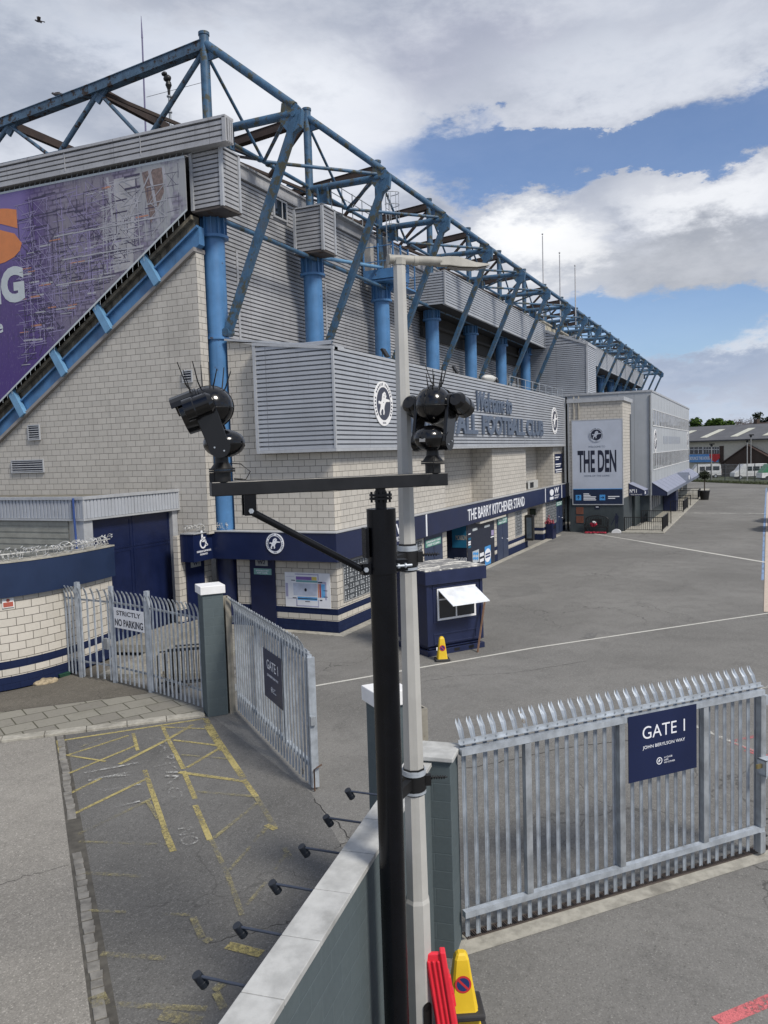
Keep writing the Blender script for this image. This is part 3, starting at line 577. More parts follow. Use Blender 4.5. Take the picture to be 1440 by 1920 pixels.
b = MB(); b.prism([(24.0,17.6,16.3),(24.0,40,16.8),(24.0,40,17.3),(24.0,17.6,16.9)], (.3,0,0)); b.prism([(23.95,18.0,12.5),(23.95,18.0,16.4),(23.95,34,16.8),(23.95,34,3)], (.05,0,0)); b.build('dark_soffit', plain('soffit_dark', (.012,.012,.013), .8), stand)
# louvred casings round the first two masts
def louvre(u0, u1, v0, v1, z0, z1):
    b = MB(); b.clad((u0,v1,z0+.06), nY*(v1-v0), Z*(z1-z0-.1), nX, pitch=.165, d=.12); b.clad((u0,v0,z0+.06), X*(u1-u0), Z*(z1-z0-.1), nY, pitch=.165, d=.12); b.box(u0+.14,u1,v0+.14,v1,z0+.02,z1-.02); o = b.build('louvre_casing', CLADD, stand)
    b = MB()
    for x, y in ((u0,v0),(u0,v1),(u1,v0)): b.box(x-.05,x+.06,y-.05,y+.06,z0,z1)
    b.box(u0-.05,u1+.06,v0-.05,v1+.06,z1-.04,z1+.02); b.build('corner_trim', TRIM, o)
    b = MB(); b.box(u0-.03,u1+.05,v0-.03,v1+.05,z0-.06,z0+.01); b.build('base_tray', plain('tray_rust', (.07,.06,.055), .7, rust=.4), o)
louvre(23.6,24.62,16.7,17.95,14.86,16.86); louvre(30.78,31.85,16.75,18.1,14.9,16.8)
# long fascia box over the middle columns, and the far one
def fbox(u0, u1, v, z0, z1, back=VW):
    b = MB(); b.clad((u0,v,z0), X*(u1-u0), Z*(z1-z0), nY, pitch=.155); b.clad((u0,back,z0), nY*(back-v), Z*(z1-z0), nX, pitch=.155); b.box(u0+.2,u1,v+.2,back-.05,z0+.02,z1-.02); o = b.build('fascia_box', CLAD, stand)
    b = MB(); b.box(u0-.03,u0+.06,v-.03,v+.06,z0-.05,z1+.04); b.box(u0,u1,v-.03,v+.2,z1,z1+.05); b.box(u0,u1,v-.02,v+.15,z0-.06,z0); b.build('corner_trim', TRIM, o)
    b = MB(); b.box(u0+.1,u1,v+.1,back,z0-.04,z0+.015); b.build('box_soffit', plain('soffit_shade_black', (.015,.015,.016), .8), o)  # underside coloured near-black for the shade beneath the box
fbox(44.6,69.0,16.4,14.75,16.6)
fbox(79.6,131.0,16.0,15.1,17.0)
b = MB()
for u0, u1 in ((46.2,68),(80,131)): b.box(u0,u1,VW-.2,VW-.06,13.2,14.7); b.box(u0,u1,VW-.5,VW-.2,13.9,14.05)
b.build('under_box_shade', plain('box_shade_dark', (.03,.028,.026), .8), stand)  # shade below the fascia boxes, put in as dark strips on the wall
# stair tower breaking through the row of masts
su = 69.0; sv = PX(1101,660,su).y; st = PX(1101,646,su).z; e1 = PY(1117,655,sv).x
b = MB(); b.prism([(su,sv,9.5),(su,VW,9.5),(su,VW,st+.2+(VW-sv)*.1),(su,sv,st)], (e1-su,0,0))if False else None
t2 = PX(1010,604,su).z
b.clad((su,VW,9.5), nY*(VW-sv), Z*(st-9.5), nX, pitch=.165); b.clad((su,sv,9.5), X*(e1-su), Z*(st-9.5), nY, pitch=.165); b.prism([(su+.2,sv+.2,9.5),(su+.2,VW,9.5),(su+.2,VW,st),(su+.2,sv+.2,st)], (e1-su-.2,0,0))
n = 9
for i in range(n):
    ya = sv+(VW-sv)*i/n; zz = st+(t2-st)*i/n; b.clad((su,VW,zz), nY*(VW-ya), Z*((t2-st)/n), nX, pitch=.165)
b.prism([(su+.2,sv+.2,st),(su+.2,VW,st),(su+.2,VW,t2)], (e1-su-.2,0,0)); tw = b.build('stair_tower', CLAD, stand)
b = MB(); b.box(su-.05,su+.1,sv-.05,sv+.1,9.5,st); b.prism([(su-.06,sv-.08,st-.05),(su-.06,VW,t2-.05),(su-.06,VW,t2+.2),(su-.06,sv-.08,st+.12)], (.5,0,0)); b.box(su,e1,sv-.06,sv+.3,st-.02,st+.2); b.build('tower_trim', TRIM, tw)
b = MB()
for a, e in ((1018,1041),(1057,1085),(1088,1106)):
    p, q = PY(a,594,17.3), PY(e,594+(e-a)*.5,17.3); b.box(p.x,q.x,17.3,18.6,16.6,17.35); 
o = b.build('roof_upstand', plain('beige_upstand', (.42,.39,.31), .8, streak=.4, grime=.3), stand)
b = MB(); b.box(PY(1018,594,17.3).x-.2,PY(1106,638,17.3).x+.2,17.2,18.7,17.36,17.48); b.build('upstand_coping', CONC, o)
# raked beam of the seating with its brackets
RKM = (13.73-7.35)/(17.85-28.21); rk = lambda y: 13.70 + (y-17.85)*RKM
def band_poly(mb, y0, y1, a, c, u, w): mb.prism([(u,y0,rk(y0)+a),(u,y1,rk(y1)+a),(u,y1,rk(y1)+c),(u,y0,rk(y0)+c)], (w,0,0))
b = MB(); band_poly(b,17.9,37,-.2,-.06,GU-.16,.65); b.build('rake_coping', plain('rake_coping_grey', (.25,.235,.225), .6, var=.1), stand)
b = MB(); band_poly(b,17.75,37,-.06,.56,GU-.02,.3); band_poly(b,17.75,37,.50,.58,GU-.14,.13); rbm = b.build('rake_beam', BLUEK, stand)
b = MB(); band_poly(b,18.0,37,.58,1.12,GU+.1,.3); band_poly(b,18.0,37,.98,1.12,GU-.1,.2); b.build('seating_edge', SEDGE, stand)
dv = V((0,-1,-RKM)).normalized(); nv = V((0,-RKM,1)).normalized()
if nv.z < 0: nv = -nv
for y in (19.68,22.05,24.4,26.75):
    b = MB(); o = V((GU-.26,y,rk(y)+.2)); b.obox(o-dv*.15-nv*.3, dv*.3, nv*1.25, X*.2); b.build('seating_bracket', LBLUE, stand)
# ---------------------------------------------------------------- masts, stays and trusses: one frame, then copies
def frame_parts():
    o = V((U1,VP0,0)); P = lambda y, z, x=0: V((U1+x, y, z))
    b = MB(); b.cyl(P(VP0,0), P(VP0,14.15), .41, n=24, caps=False); b.cyl(P(VP0,10.5), P(VP0,10.58), .47, n=24); b.cyl(P(VP0,14.1), P(VP0,14.2), .56, n=24)
    col = b.build('column', BLUE, stand)
    b = MB(); b.cyl(P(VP0,14.2), P(VP0,15.05), .41, n=20)
    for i in range(12): a = math.pi*2*i/12; d = V((math.cos(a),math.sin(a),0)); b.obox(P(VP0,14.2)+d*.38-V((-d.y,d.x,0))*.02, d*.13, V((-d.y,d.x,0))*.04, Z*.82)
    b.cyl(P(VP0,15.0), P(VP0,15.08), .54, n=24); cap = b.build('column_cap', BLUE, col)
    b = MB(); b.cyl(P(VP0,15.0), P(VP0,21.27), .175, n=16); b.cyl(P(VP0,15.05), P(VP0,15.7), .36, .3, n=16); b.cyl(P(VP0,21.2), P(VP0,21.3), .2, n=16)
    b.cyl(P(VP0-.1,20.88), P(14.3,18.05), .145, n=14); b.cyl(P(VP0,17.85), P(14.4,17.8), .15, n=14)
    b.obox(P(14.75,17.4,-.17), (0,0,.8), (0,-.8,0), (.34,0,0)) if False else None
    b.prism([P(14.75,18.2,-.11),P(14.2,18.1,-.11),P(13.98,17.85,-.11),P(14.05,17.3,-.11),P(14.45,17.1,-.11),P(14.85,17.6,-.11)], (.22,0,0)); b.cyl(P(14.3,17.75,-.16),P(14.3,17.75,.16),.09,n=10)
    b.prism([P(VP0-.1,20.3,-.04),P(VP0-.1,21.0,-.04),P(VP0-.75,20.35,-.04)], (.08,0,0)); b.obox(P(16.9,17.1,-.16), (.32,0,0), (0,.06,0), (0,0,.7)); b.obox(P(17.4,17.1,-.16), (.32,0,0), (0,.06,0), (0,0,.7)); b.obox(P(16.9,17.15,-.03), (.06,0,0), (0,.5,0), (0,0,.6))
    fr = b.build('roof_frame', BLUET, stand)
    b = MB(); b.beam(P(14.2,17.75), P(17.42,10.75), .25, .25, up=(1,0,0)); b.cyl(P(17.42,10.75,-.2),P(17.42,10.75,.2),.15,n=10); b.beam(P(17.42,10.75),P(17.9,10.75),.1,.3); b.build('raking_strut', BLUET, fr)
    b = MB()
    def ib(p, q, w, h): b.beam(p, q, w, .05); 
    ch = [P(VP0,20.85), P(22.9,20.45), P(27.7,20.15), P(32.5,19.85), P(37.3,19.5)]; bt = [P(20.5,18.25), P(25.1,18.4), P(29.9,18.5), P(34.7,18.6)]
    for p, q in zip(ch[:-1], ch[1:]): b.beam(p, q, .3, .3); b.beam(p+Z*.17, q+Z*.17, .36, .03); b.beam(p-Z*.17, q-Z*.17, .36, .03)
    for i, q in enumerate(bt): b.cyl(ch[i]-Z*.15, q, .1, n=8); b.cyl(ch[i+1]-Z*.15, q+Y*.45, .075, n=8); b.prism([ch[i+1]+V((-.05,-.5,-.1)), ch[i+1]+V((-.05,.5,-.1)), ch[i+1]+V((-.05,0,-.6))], (.1,0,0))
    for p, q in zip(bt[:-1], bt[1:]): b.beam(p, q, .2, .2)
    tr = b.build('roof_truss', BLUER, fr)
    M = P(VP0,17.95,SP/2); b = MB(); b.cyl(P(VP0,20.7), M, .062, n=8); b.cyl(M, P(14.5,17.95), .07, n=8); b.cyl(M, P(14.55,17.95,SP), .075, n=8); b.cyl(P(VP0,17.95), P(VP0,17.95,SP), .085, n=10); b.cyl(P(VP0-.35,14.75), P(VP0-.35,14.75,SP), .09, n=10); b.cyl(M, P(21.2,19.6,SP*.5), .05, n=6)
    for c in (-.3,.3): b.cyl(M+X*c-X*.05, M+X*c+X*.05, .12, n=8)
    br = b.build('web_brace', BLUET, fr)
    b = MB(); b.beam(M+Z*.05, P(22.8,20.3), .12, .12); b.beam(M+Z*.05, P(22.8,20.3,SP), .12, .12); b.build('roof_brace', BROWN, fr)
    return col, fr
col, fr = frame_parts()
BROWNT = BROWN
b = MB(); b.cyl((U1,VP0,0),(U1,VP0,2.58),.43,n=24); b.build('column_casing', NAVYD, stand)
for k in range(1, NF):
    for r in (col, fr):
        c = r.copy(); COL.objects.link(c); c.parent = stand; c.location = (SP*k,0,0)
        for ch in list(r.children):
            if k == NF-1 and ch.name.split('.')[0] in ('web_brace','roof_brace'): continue
            e = ch.copy(); COL.objects.link(e); e.parent = c
            if ch.name.startswith('roof_truss'):
                e.data = ch.data if False else e.data
                e.material_slots[0].link = 'OBJECT'; e.material_slots[0].material = BROWN
for y, z in ((22.9,20.35),(27.7,20.05),(32.5,19.75)):
    b = MB(); b.beam((U1,y,z),(U1+SP*(NF-1),y,z),.2,.32); b.build('purlin', BROWN, stand)
b = MB(); a = V((31.9,17.5,14.9)); b.cyl(a, (38.6,17.6,15.75), .09, n=8); b.build('cable_pipe', LBLUE, stand)
# maintenance platform and hooped ladder on the third mast
u3 = U1+2*SP; pf = MB(); pu0, pu1, pv0, pv1, pz = u3-.95, u3+1.0, 16.75, 18.4, 15.12
pf.box(pu0,pu1,pv0,pv1,pz,pz+.06); pf.box(pu0-.03,pu1,pv0-.04,pv0,pz-.02,pz+.45); pf.box(pu0-.04,pu0,pv0,pv1,pz-.02,pz+.45); pf.box(pu0,pu1,pv0,pv1,pz-.14,pz-.05)
for x, y in ((pu0,pv0),(pu0,pv1),((pu0+pu1)/2,pv0),(pu1,pv0),(pu0,(pv0+pv1)/2)): pf.box(x-.035,x+.035,y-.035,y+.035,pz,pz+1.75)
for z in (.85,1.6): pf.cyl((pu0,pv0,pz+z),(pu1,pv0,pz+z),.025,n=6); pf.cyl((pu0,pv0,pz+z),(pu0,pv1,pz+z),.025,n=6)
for x in (pu1+.2,pu1+1.3,pu1+2.4): pf.box(x-.03,x+.03,pv0+.6,pv0+.66,pz,pz+1.5)
for z in (.7,1.4): pf.cyl((pu1,pv0+.63,pz+z),(pu1+2.4,pv0+.63,pz+z),.022,n=6)
pf.box(pu1,pu1+2.45,pv0+.5,pv1,pz-.05,pz+.03); pf.prism([(u3,pv0+.2,pz-.1),(u3,17.6,pz-.1),(u3,17.6,pz-.75)], (.06,0,0))
pl = pf.build('platform', BLUE, stand)
b = MB()
for s in (-.2,.2): b.cyl((u3+s-.1,17.35,pz),(u3+s-.1,17.35,19.6),.025,n=6)
i = 0
while pz+.28*i < 19.5: b.cyl((u3-.3,17.35,pz+.28*i),(u3+.1,17.35,pz+.28*i),.015,n=5); i += 1
for z in (17.9,18.4,18.9,19.5):
    pts = [(u3-.1+.38*math.sin(t), 17.35-.36*(1-math.cos(t))*.9, z) for t in [math.radians(a) for a in range(-180,181,20)]]; pts = [(u3-.1+.38*math.cos(math.radians(a)), 17.35-.02-.62*max(0,math.sin(math.radians(a))), z) for a in range(0,181,15)]; b.tube(pts,.02,5)
for a in (30,60,90,120,150): x, y = u3-.1+.38*math.cos(math.radians(a)), 17.33-.62*math.sin(math.radians(a)); b.cyl((x,y,17.9),(x,y,19.5),.014,n=5)
b.build('hooped_ladder', GALVD, pl)
b = MB(); b.box(u3-4.5,u3+.2,18.3,19.3,17.72,17.8)
for x in (u3-4.4,u3-3.3,u3-2.2,u3-1.1,u3): b.cyl((x,18.32,17.8),(x,18.32,19.1),.03,n=6)
for z in (18.2,18.6,19.05): b.cyl((u3-4.4,18.32,z),(u3,18.32,z),.022,n=6)
b.build('roof_walkway', GALVD, stand)
b = MB(); b.box(u3-.75,u3-.35,18.1,18.5,pz,pz+1.9); b.box(u3+.35,u3+.6,17.6,18.0,pz+.1,pz+2.4); b.build('equipment_cabinet', plain('cabinet_grey', (.35,.34,.32), .5), stand)
# louvre vents in the gable wall
for (x0,y0,x1,y1) in ((24,865,83,884),(55,799,76,823),(345,697,361,715)):
    p, q = PX(x0,y0,GU), PX(x1,y1,GU); y0_, y1_, z0_, z1_ = q.y, p.y, q.z, p.z; b = MB(); b.box(GU-.02,GU-.002,y0_,y1_,z0_,z1_); v = b.build('vent', INK, stand)
    b = MB(); n = max(4,int((z1_-z0_)/.085)); fr_ = .04
    for i in range(n): z = z0_+(z1_-z0_)*(i+.5)/n; b.obox((GU-.07,y0_,z-.02), Y*(y1_-y0_), X*.05+Z*.035, Z*.008)
    b.box(GU-.075,GU-.01,y0_-fr_,y0_,z0_-fr_,z1_+fr_); b.box(GU-.075,GU-.01,y1_,y1_+fr_,z0_-fr_,z1_+fr_); b.box(GU-.075,GU-.01,y0_,y1_,z0_-fr_,z0_); b.box(GU-.075,GU-.01,y0_,y1_,z1_,z1_+fr_); b.build('vent_louvre', TRIM, v)
# downpipe at the end of the facade
b = MB(); b.cyl((60.9,13.0,0),(60.9,13.0,10),.07,n=8); b.build('downpipe', RUB, stand)
# walkway rails on the box roof
b = MB()
for x in [50+1.9*i for i in range(6)]: b.cyl((x,14.2,B1),(x,14.2,B1+1.05),.025,n=5)
for z in (.55,1.03): b.cyl((50,14.2,B1+z),(66,14.2,B1+z),.02,n=5)
for x in (61.5,63.3,65): b.cyl((x,14.2,B1-.2),(x,14.2,B1+1.05),.025,n=5)
b.build('roof_handrail', GALV, stand)
# ================================================================ low shed and curved wall beside the stand
def proj(p): w = V(p)-EYE; z = w.dot(CF); return 720+FOC*w.dot(CR)/z, 960-FOC*w.dot(CU)/z
SX, SY = 18.97, 19.2
shed = thing('shed', 'low flat roofed shed with grey ribbed fascia, roller shutter and tall navy doors', 'shed', (SX,SY,0))
b = MB(); b.box(SX+.1,SX+.35,SY+.1,30,0,4.6); b.box(SX+.35,GU-.01,SY+.45,SY+.7,0,4.6); b.build('wall', CREAM, shed)
b = MB(); b.clad((SX,30,4.45), Z*.62, nY*(30-SY), nX, pitch=.155, d=.03); b.clad((SX,SY,4.45), Z*.62, X*(GU-SX), nY, pitch=.155, d=.03); b.box(SX+.04,SX+.12,SY+.04,30,4.42,5.05); b.box(SX+.12,GU,SY+.04,SY+.12,4.42,5.05); f = b.build('fascia', CLAD, shed)
b = MB(); b.box(SX-.04,SX+.18,SY-.04,30,5.05,5.14); b.box(SX+.18,GU,SY-.04,SY+.18,5.05,5.14); b.box(SX-.03,SX+.12,SY-.03,30,4.38,4.44); b.box(SX+.12,GU,SY-.03,SY+.12,4.38,4.44); b.box(SX-.02,SX+.03,SY-.02,SY+.03,4.44,5.05); b.box(GU-.06,GU,SY-.02,SY+.06,4.44,5.05); b.build('fascia_trim', TRIM, f)
b = MB(); b.box(SX+.18,GU-.02,SY+.18,30,4.9,4.98); b.build('roof', plain('mossy_felt', (.16,.15,.12), .9, grime=.5, var=.3), shed)
b = MB(); b.clad((SX+.06,30,0), nY*(30-SY-.75), Z*4.4, nX, pitch=.2, d=.03); b.build('roller_shutter', plain('shutter_grey', (.34,.34,.30), .55, .2, streak=.3), shed)
b = MB(); b.box(SX+.02,SX+.4,SY+.05,SY+.5,0,4.4); b.box(GU-.3,GU-.02,SY+.1,SY+.4,0,4.4); b.build('door_post', TRIM, shed)
b = MB(); x0, x1 = SX+.4, GU-.3; xm = (x0+x1)/2; b.box(x0,x1,SY+.25,SY+.3,.1,4.38); dr = b.build('door', NAVYD, shed)
b = MB()
for a, e in ((x0,xm-.02),(xm+.02,x1)):
    for z0_, z1_ in ((.15,3.25),(3.3,4.36)): b.box(a+.02,e-.02,SY+.235,SY+.249,z1_-.07,z1_); b.box(a+.02,e-.02,SY+.235,SY+.249,z0_,z0_+.07); b.box(a+.02,a+.09,SY+.235,SY+.249,z0_+.07,z1_-.07); b.box(e-.09,e-.02,SY+.235,SY+.249,z0_+.07,z1_-.07)
b.build('door_frame', NAVYD, dr)
b = MB(); b.tube([(SX-.06,SY+.35,5.1),(SX-.07,SY+.33,4.4),(SX-.08,SY+.28,3.3)],.035,8); b.build('downpipe', plain('blue_pipe', (.03,.07,.24), .5), shed)
# curved boundary wall
cw = thing('boundary_wall', 'curved cream block wall with two navy stripes under a navy fascia', 'wall', (15.7,18.4,0))
ctrl = [(10.8,24.6),(12.2,22.4),(13.6,20.3),(14.5,19.25),(15.2,18.68),(15.9,18.4),(16.7,18.28),(17.6,18.3),(18.6,18.42),(19.35,18.55)]
def cat(P, n=6):
    out = []
    for i in range(len(P)-1):
        p0, p1, p2, p3 = [V(P[max(0,min(len(P)-1,j))]+(0,)) for j in (i-1,i,i+1,i+2)]
        for k in range(n): t = k/n; out.append(.5*((2*p1)+(p2-p0)*t+(2*p0-5*p1+4*p2-p3)*t*t+(3*p1-p0-3*p2+p3)*t**3))
    out.append(V(P[-1]+(0,))); return out
cp = cat(ctrl)
def curve_slab(mb, P, off, th, z0, z1, uvs=False):
    A, B_, S = [], [], [0]
    for i, p in enumerate(P):
        d = (P[min(i+1,len(P)-1)]-P[max(i-1,0)]).normalized(); n = V((d.y,-d.x,0)); A.append(p+n*off); B_.append(p+n*(off-th))
        if i: S.append(S[-1]+(P[i]-P[i-1]).length)
    m = len(P); base = len(mb.f)
    vs = [q+Z*z0 for q in A]+[q+Z*z1 for q in A]+[q+Z*z0 for q in B_]+[q+Z*z1 for q in B_]
    fs = [(i,i+1,m+i+1,m+i) for i in range(m-1)]+[(2*m+i,3*m+i,3*m+i+1,2*m+i+1) for i in range(m-1)]+[(m+i,m+i+1,3*m+i+1,3*m+i) for i in range(m-1)]+[(i,2*m+i,2*m+i+1,i+1) for i in range(m-1)]+[(0,m,3*m,2*m),(m-1,3*m-1,4*m-1,2*m-1)]
    mb.add(vs, fs)
    if uvs:
        for i in range(m-1): mb.uv[base+i] = [(S[i],z0),(S[i+1],z0),(S[i+1],z1),(S[i],z1)]
    return A
b = MB(); curve_slab(b, cp, 0, .3, 0, 3.3, True); b.build('block_wall', BLKUV, cw, fix=False)
b = MB(); A = curve_slab(b, cp, .14, .1, 2.62, 3.56); b.build('fascia', NAVYF, cw)
b = MB(); curve_slab(b, cp, .16, .55, 3.56, 3.6); b.build('capping', CONC, cw)
b = MB(); curve_slab(b, cp, .1, .2, 0, .06); b.build('footing', CONC, cw)
q = G(13,1133,2.45); i = min(range(len(cp)), key=lambda i: abs(proj(cp[i]+Z*2.45)[0]-13)); d = (cp[i+1]-cp[i]).normalized(); n = V((d.y,-d.x,0)); o = cp[i]+n*.02+Z*2.33
sg = thing('warning_sign', 'small red and white warning sign low on the curved cream wall', 'sign', o)
b = MB(); b.obox(o-d*.15, d*.3, Z*.26, n*.012); b.build('sign_plate', WHITE, sg); b = MB(); b.obox(o-d*.13+n*.0125+Z*.02, d*.26, Z*.13, n*.002); b.disc(o+n*.0125+Z*.2, d*.05, Z*.045, n*.002); b.build('red_print', plain('brick_red', (.4,.1,.07), .5), sg)
# razor wire
def razor(name, path, z, lab, amp=.17):
    random.seed(5); b = MB(); P = [p+Z*z for p in path]; S = 0; b.tube(P, .012, 5); b.tube([p+Z*.02+V((random.uniform(-.03,.03),0,0)) for p in P], .01, 5)
    for i in range(len(P)-1):
        L = (P[i+1]-P[i]).length; d = (P[i+1]-P[i]).normalized(); n = V((-d.y,d.x,0)); k = max(1,int(L/.05))
        for j in range(k):
            c = P[i]+(P[i+1]-P[i])*((j+random.random()*.6)/k); R = amp*random.uniform(.55,1.05); t0 = random.uniform(0,6.28); tw = random.uniform(-.6,.6); m = (n*math.cos(tw)+d*math.sin(tw)).normalized()
            pts = [c+(m*math.cos(t0+a*.42)+Z*math.sin(t0+a*.42))*R*(.85+.03*a) + d*a*.012 for a in range(random.randint(5,10))]; b.tube(pts, .010, 4)
            e = pts[-1]; b.beam(e-d*.03-Z*.02, e+d*.03+Z*.02, .035, .006)
    return tag(b.build(name, plain(name+'_metal', (.62,.62,.6), .35, .5), at=(path[0].x,path[0].y,z-.25)), lab, 'razor wire')
dn = []
for i, p in enumerate(cp): d = (cp[min(i+1,len(cp)-1)]-cp[max(i-1,0)]).normalized(); dn.append(p+V((d.y,-d.x,0))*.02)
razor('razor_wire', dn[8:], 3.78, 'long coil of pale razor wire along the top of the curved wall')
razor('razor_wire', [V((22.7,18.3,0)),V((23.4,18.2,0)),V((24.1,18.15,0)),V((24.3,17.6,0))], 3.76, 'short coil of razor wire above the accessible entrance symbol', .14)
# sandbag and green box at the wall foot
b = MB(); p = G(86,1284); b.ell(p+Z*.07, (.36,.2,.1), Matrix.Rotation(-.35,3,'Z'), 20, 8)
for i in range(len(b.v)): v = V(b.v[i]); r = math.sin(v.x*23)*.02+math.sin(v.y*31+1)*.02; b.v[i] = (v.x, v.y, max(.005, v.z+r))
tag(b.build('sandbag', plain('sandbag_cloth', (.33,.27,.18), .95, var=.35, sc=9, bump=.4)), 'slumped pale sandbag lying at the foot of the curved wall', 'sandbag')
p = G(119,1271); bx = thing('bait_box', 'small dark green box on the ground beside the sandbag', 'box', p, -.2); b = MB(); b.prism([(-.17,-.1,0),(.17,-.1,0),(.17,.1,0),(-.17,.1,0)], (0,0,.12)); b.build('body', plain('dark_green_plastic', (.01,.05,.03), .5), bx, local=True, bevel=.015); b = MB(); b.box(-.18,.18,-.11,.11,.121,.15); b.build('lid', plain('dark_green_plastic2', (.012,.06,.035), .5), bx, local=True, bevel=.01)
# ================================================================ palisades
def pale(b, p, d, n, z0, z1, bend, w=.031):
    sec = [(-w,0),(-w*.55,.02),(0,.006),(w*.55,.02),(w,0)]; rings = []
    tips = [-.05,0,-.07,0,-.05]
    for z, off, k in ((z0,0,1),(z1-.34,0,1),(z1-.24,bend*.15,1),(z1-.13,bend*.5,1.28),(z1,bend,1.2)):
        fr_ = [p + d*x*k + n*(y+off) + Z*(z + (tips[i] if z == z1 else 0)) for i, (x, y) in enumerate(sec)]
        bk = [q - n*.005 for q in fr_[::-1]]; rings.append(fr_+bk)
    m = 10; b.add([q for R in rings for q in R], [(r*m+i, r*m+(i+1)%m, (r+1)*m+(i+1)%m, (r+1)*m+i) for r in range(4) for i in range(m)] + [tuple(range(m))] + [(4*m+i, 4*m+i+1, 4*m+8-i, 4*m+9-i) for i in range(4)])
def leaf_t(p0, p1, px, z):
    a, c = 0.0, 1.0; fl = proj(p0+Z*z)[0] < proj(p1+Z*z)[0]
    for _ in range(40):
        m = (a+c)/2
        if (proj(p0+(p1-p0)*m+Z*z)[0] < px) == fl: a = m
        else: c = m
    return a
def gate(label, p0, p1, npale, rail_side, uprights, signpx, bend, z1=2.86):
    """p0 hinge, p1 free end; rail_side: +1/-1 side (against the left normal) that carries the frame"""
    p0, p1 = V(p0), V(p1); d = (p1-p0).normalized(); L = (p1-p0).length; n = V((-d.y,d.x,0)); R = n*rail_side
    g = thing('palisade_gate', label, 'gate', p0, 0, 'gate leaves of the yard entrance')
    b = MB()
    for i in range(npale):
        t = (i+.5)/npale; lean = 0
        pale(b, p0+d*L*t - R*.012, d, -R, .07, z1, bend)
    b.build('pales', GALV, g)
    b = MB()
    for z in (.42,2.5): b.obox(p0+R*.004+Z*(z-.04), d*L, R*.085, Z*.08)
    for z in (2.585,): b.obox(p0+R*.004+Z*z, d*L, R*.008, Z*.055); b.obox(p0+R*.012+Z*z, d*L, R*.05, Z*.008)
    b.build('rail', GALV, g); b = MB()
    for i in range(npale): b.cyl(p0+d*L*(i+.5)/npale+R*.012+Z*2.61, p0+d*L*(i+.5)/npale+R*.024+Z*2.61, .011, n=6)
    b.build('rivet', GALVD, g)
    b = MB()
    for t in uprights: b.obox(p0+d*(L*t-.045)+R*.007+Z*.465, d*.09, R*.08, Z*1.99)
    for t in (1.0,): b.obox(p0+d*(L*t-(.1 if t else 0))+R*.004+Z*.06, d*.1, R*.1, Z*.32); b.obox(p0+d*(L*t-(.1 if t else 0))+R*.007+Z*.465, d*.1, R*.1, Z*1.99)
    b.build('upright', GALVD, g)
    return g, p0, p1, d, L, n, R
def gate_sign(g, o, d, N, w, h, txt=1.0):
    b = MB(); b.obox(o, d*w, Z*h, N*.008); sg = b.build('sign_board', NAVY, g, bevel=.0); f = N*.0085
    text('gate_lettering', 'GATE 1', o+f+d*w*.2+Z*h*.62, d, Z, w*.62, h*.19, LETW, sg, dep=.003, bold=-.004)
    text('gate_lettering', 'JOHN BERYLSON WAY', o+f+d*w*.2+Z*h*.455, d, Z, w*.62, h*.062, LETW, sg, dep=.003)
    c = o+f+d*w*.44+Z*h*.24; b = MB(); R_ = h*.055
    pts = [(c+d*R_*math.cos(i*.2618)+Z*R_*math.sin(i*.2618), c+d*R_*.78*math.cos(i*.2618)+Z*R_*.78*math.sin(i*.2618)) for i in range(25)]
    for i in range(24): b.prism([pts[i][0], pts[i+1][0], pts[i+1][1], pts[i][1]], N*.003)
    b.prism([c+d*x*R_*.7+Z*y*R_*.7 for x, y in LION], N*.003); b.build('sign_emblem', LETW, sg)
    for i, s in enumerate(('A CLUB','LIKE','NO OTHER')): text('gate_lettering', s, o+f+d*w*.51+Z*h*(.265-.04*i), d, Z, [.12,.06,.16][i]*w, h*.024, LETW, sg, dep=.002)
p0, p1 = V((9.2,3.36,0)), V((13.03,-.04,0))
T = [leaf_t(p0,p1,px,z) for px, z in ((986,1.4),(1160,1.4),(1316,1.4))]
g, p0, p1, d, L, n, R = gate('open palisade gate leaf beside the low pillar with a large navy sign', p0, p1, 33, -1, T, None, .13)
t0, t1 = leaf_t(p0,p1,1169,2.0), leaf_t(p0,p1,1296,2.0); w = L*(t1-t0); o = p0+d*L*t0+R*.095
gate_sign(g, o+Z*1.62, d, R, w, .92)
b = MB(); q = p0+d*(L-.17)+R*.1+Z*1.3; b.obox(q, d*.02, R*.16, Z*.24); b.obox(q, d*.2, R*.16, Z*.02); b.obox(q+Z*.22, d*.2, R*.16, Z*.02); b.obox(q+R*.14, d*.05, R*.02, Z*.24)
lk = b.build('lock_box', GALV, g); b = MB(); b.obox(q+d*.05+R*.05+Z*.1, d*.12, R*.06, Z*.07); b.obox(q-d*.1+R*.06+Z*.12, d*.1, R*.03, Z*.06); b.build('padlock', BRASS, lk)
b = MB(); b.obox(p1+R*.02+Z*1.15, d*.1, R*.02, Z*.18); b.obox(p1+R*.02+Z*2.3, d*.07, R*.06, Z*.15); b.obox(p1+R*.03+Z*.6, d*.025, R*.03, Z*.6); b.build('catch_plate', GALV, g)
b = MB(); q = p1+d*.02+R*.05; b.tube([q+Z*.02, q+Z*.5, q+d*.05+Z*.53, q+d*.22+Z*.54],.014,8); b.obox(q-d*.05-R*.03+Z*.28, d*.1, R*.06, Z*.02); b.build('drop_bolt', plain('dark_bolt', (.05,.05,.05), .5, .4), g)
p0, p1 = V((16.0,11.52,0)), V((12.66,7.53,0))
T = [leaf_t(p0,p1,px,1.4) for px in (480,530)]
g, p0, p1, d, L, n, R = gate('closed palisade gate leaf hung from the far white capped pillar, seen at a slant', p0, p1, 28, +1, T, None, .13, z1=2.9)
t0, t1 = leaf_t(p0,p1,497,2.2), leaf_t(p0,p1,532.5,1.8); N = -R; o = p0+d*L*t0+N*.045
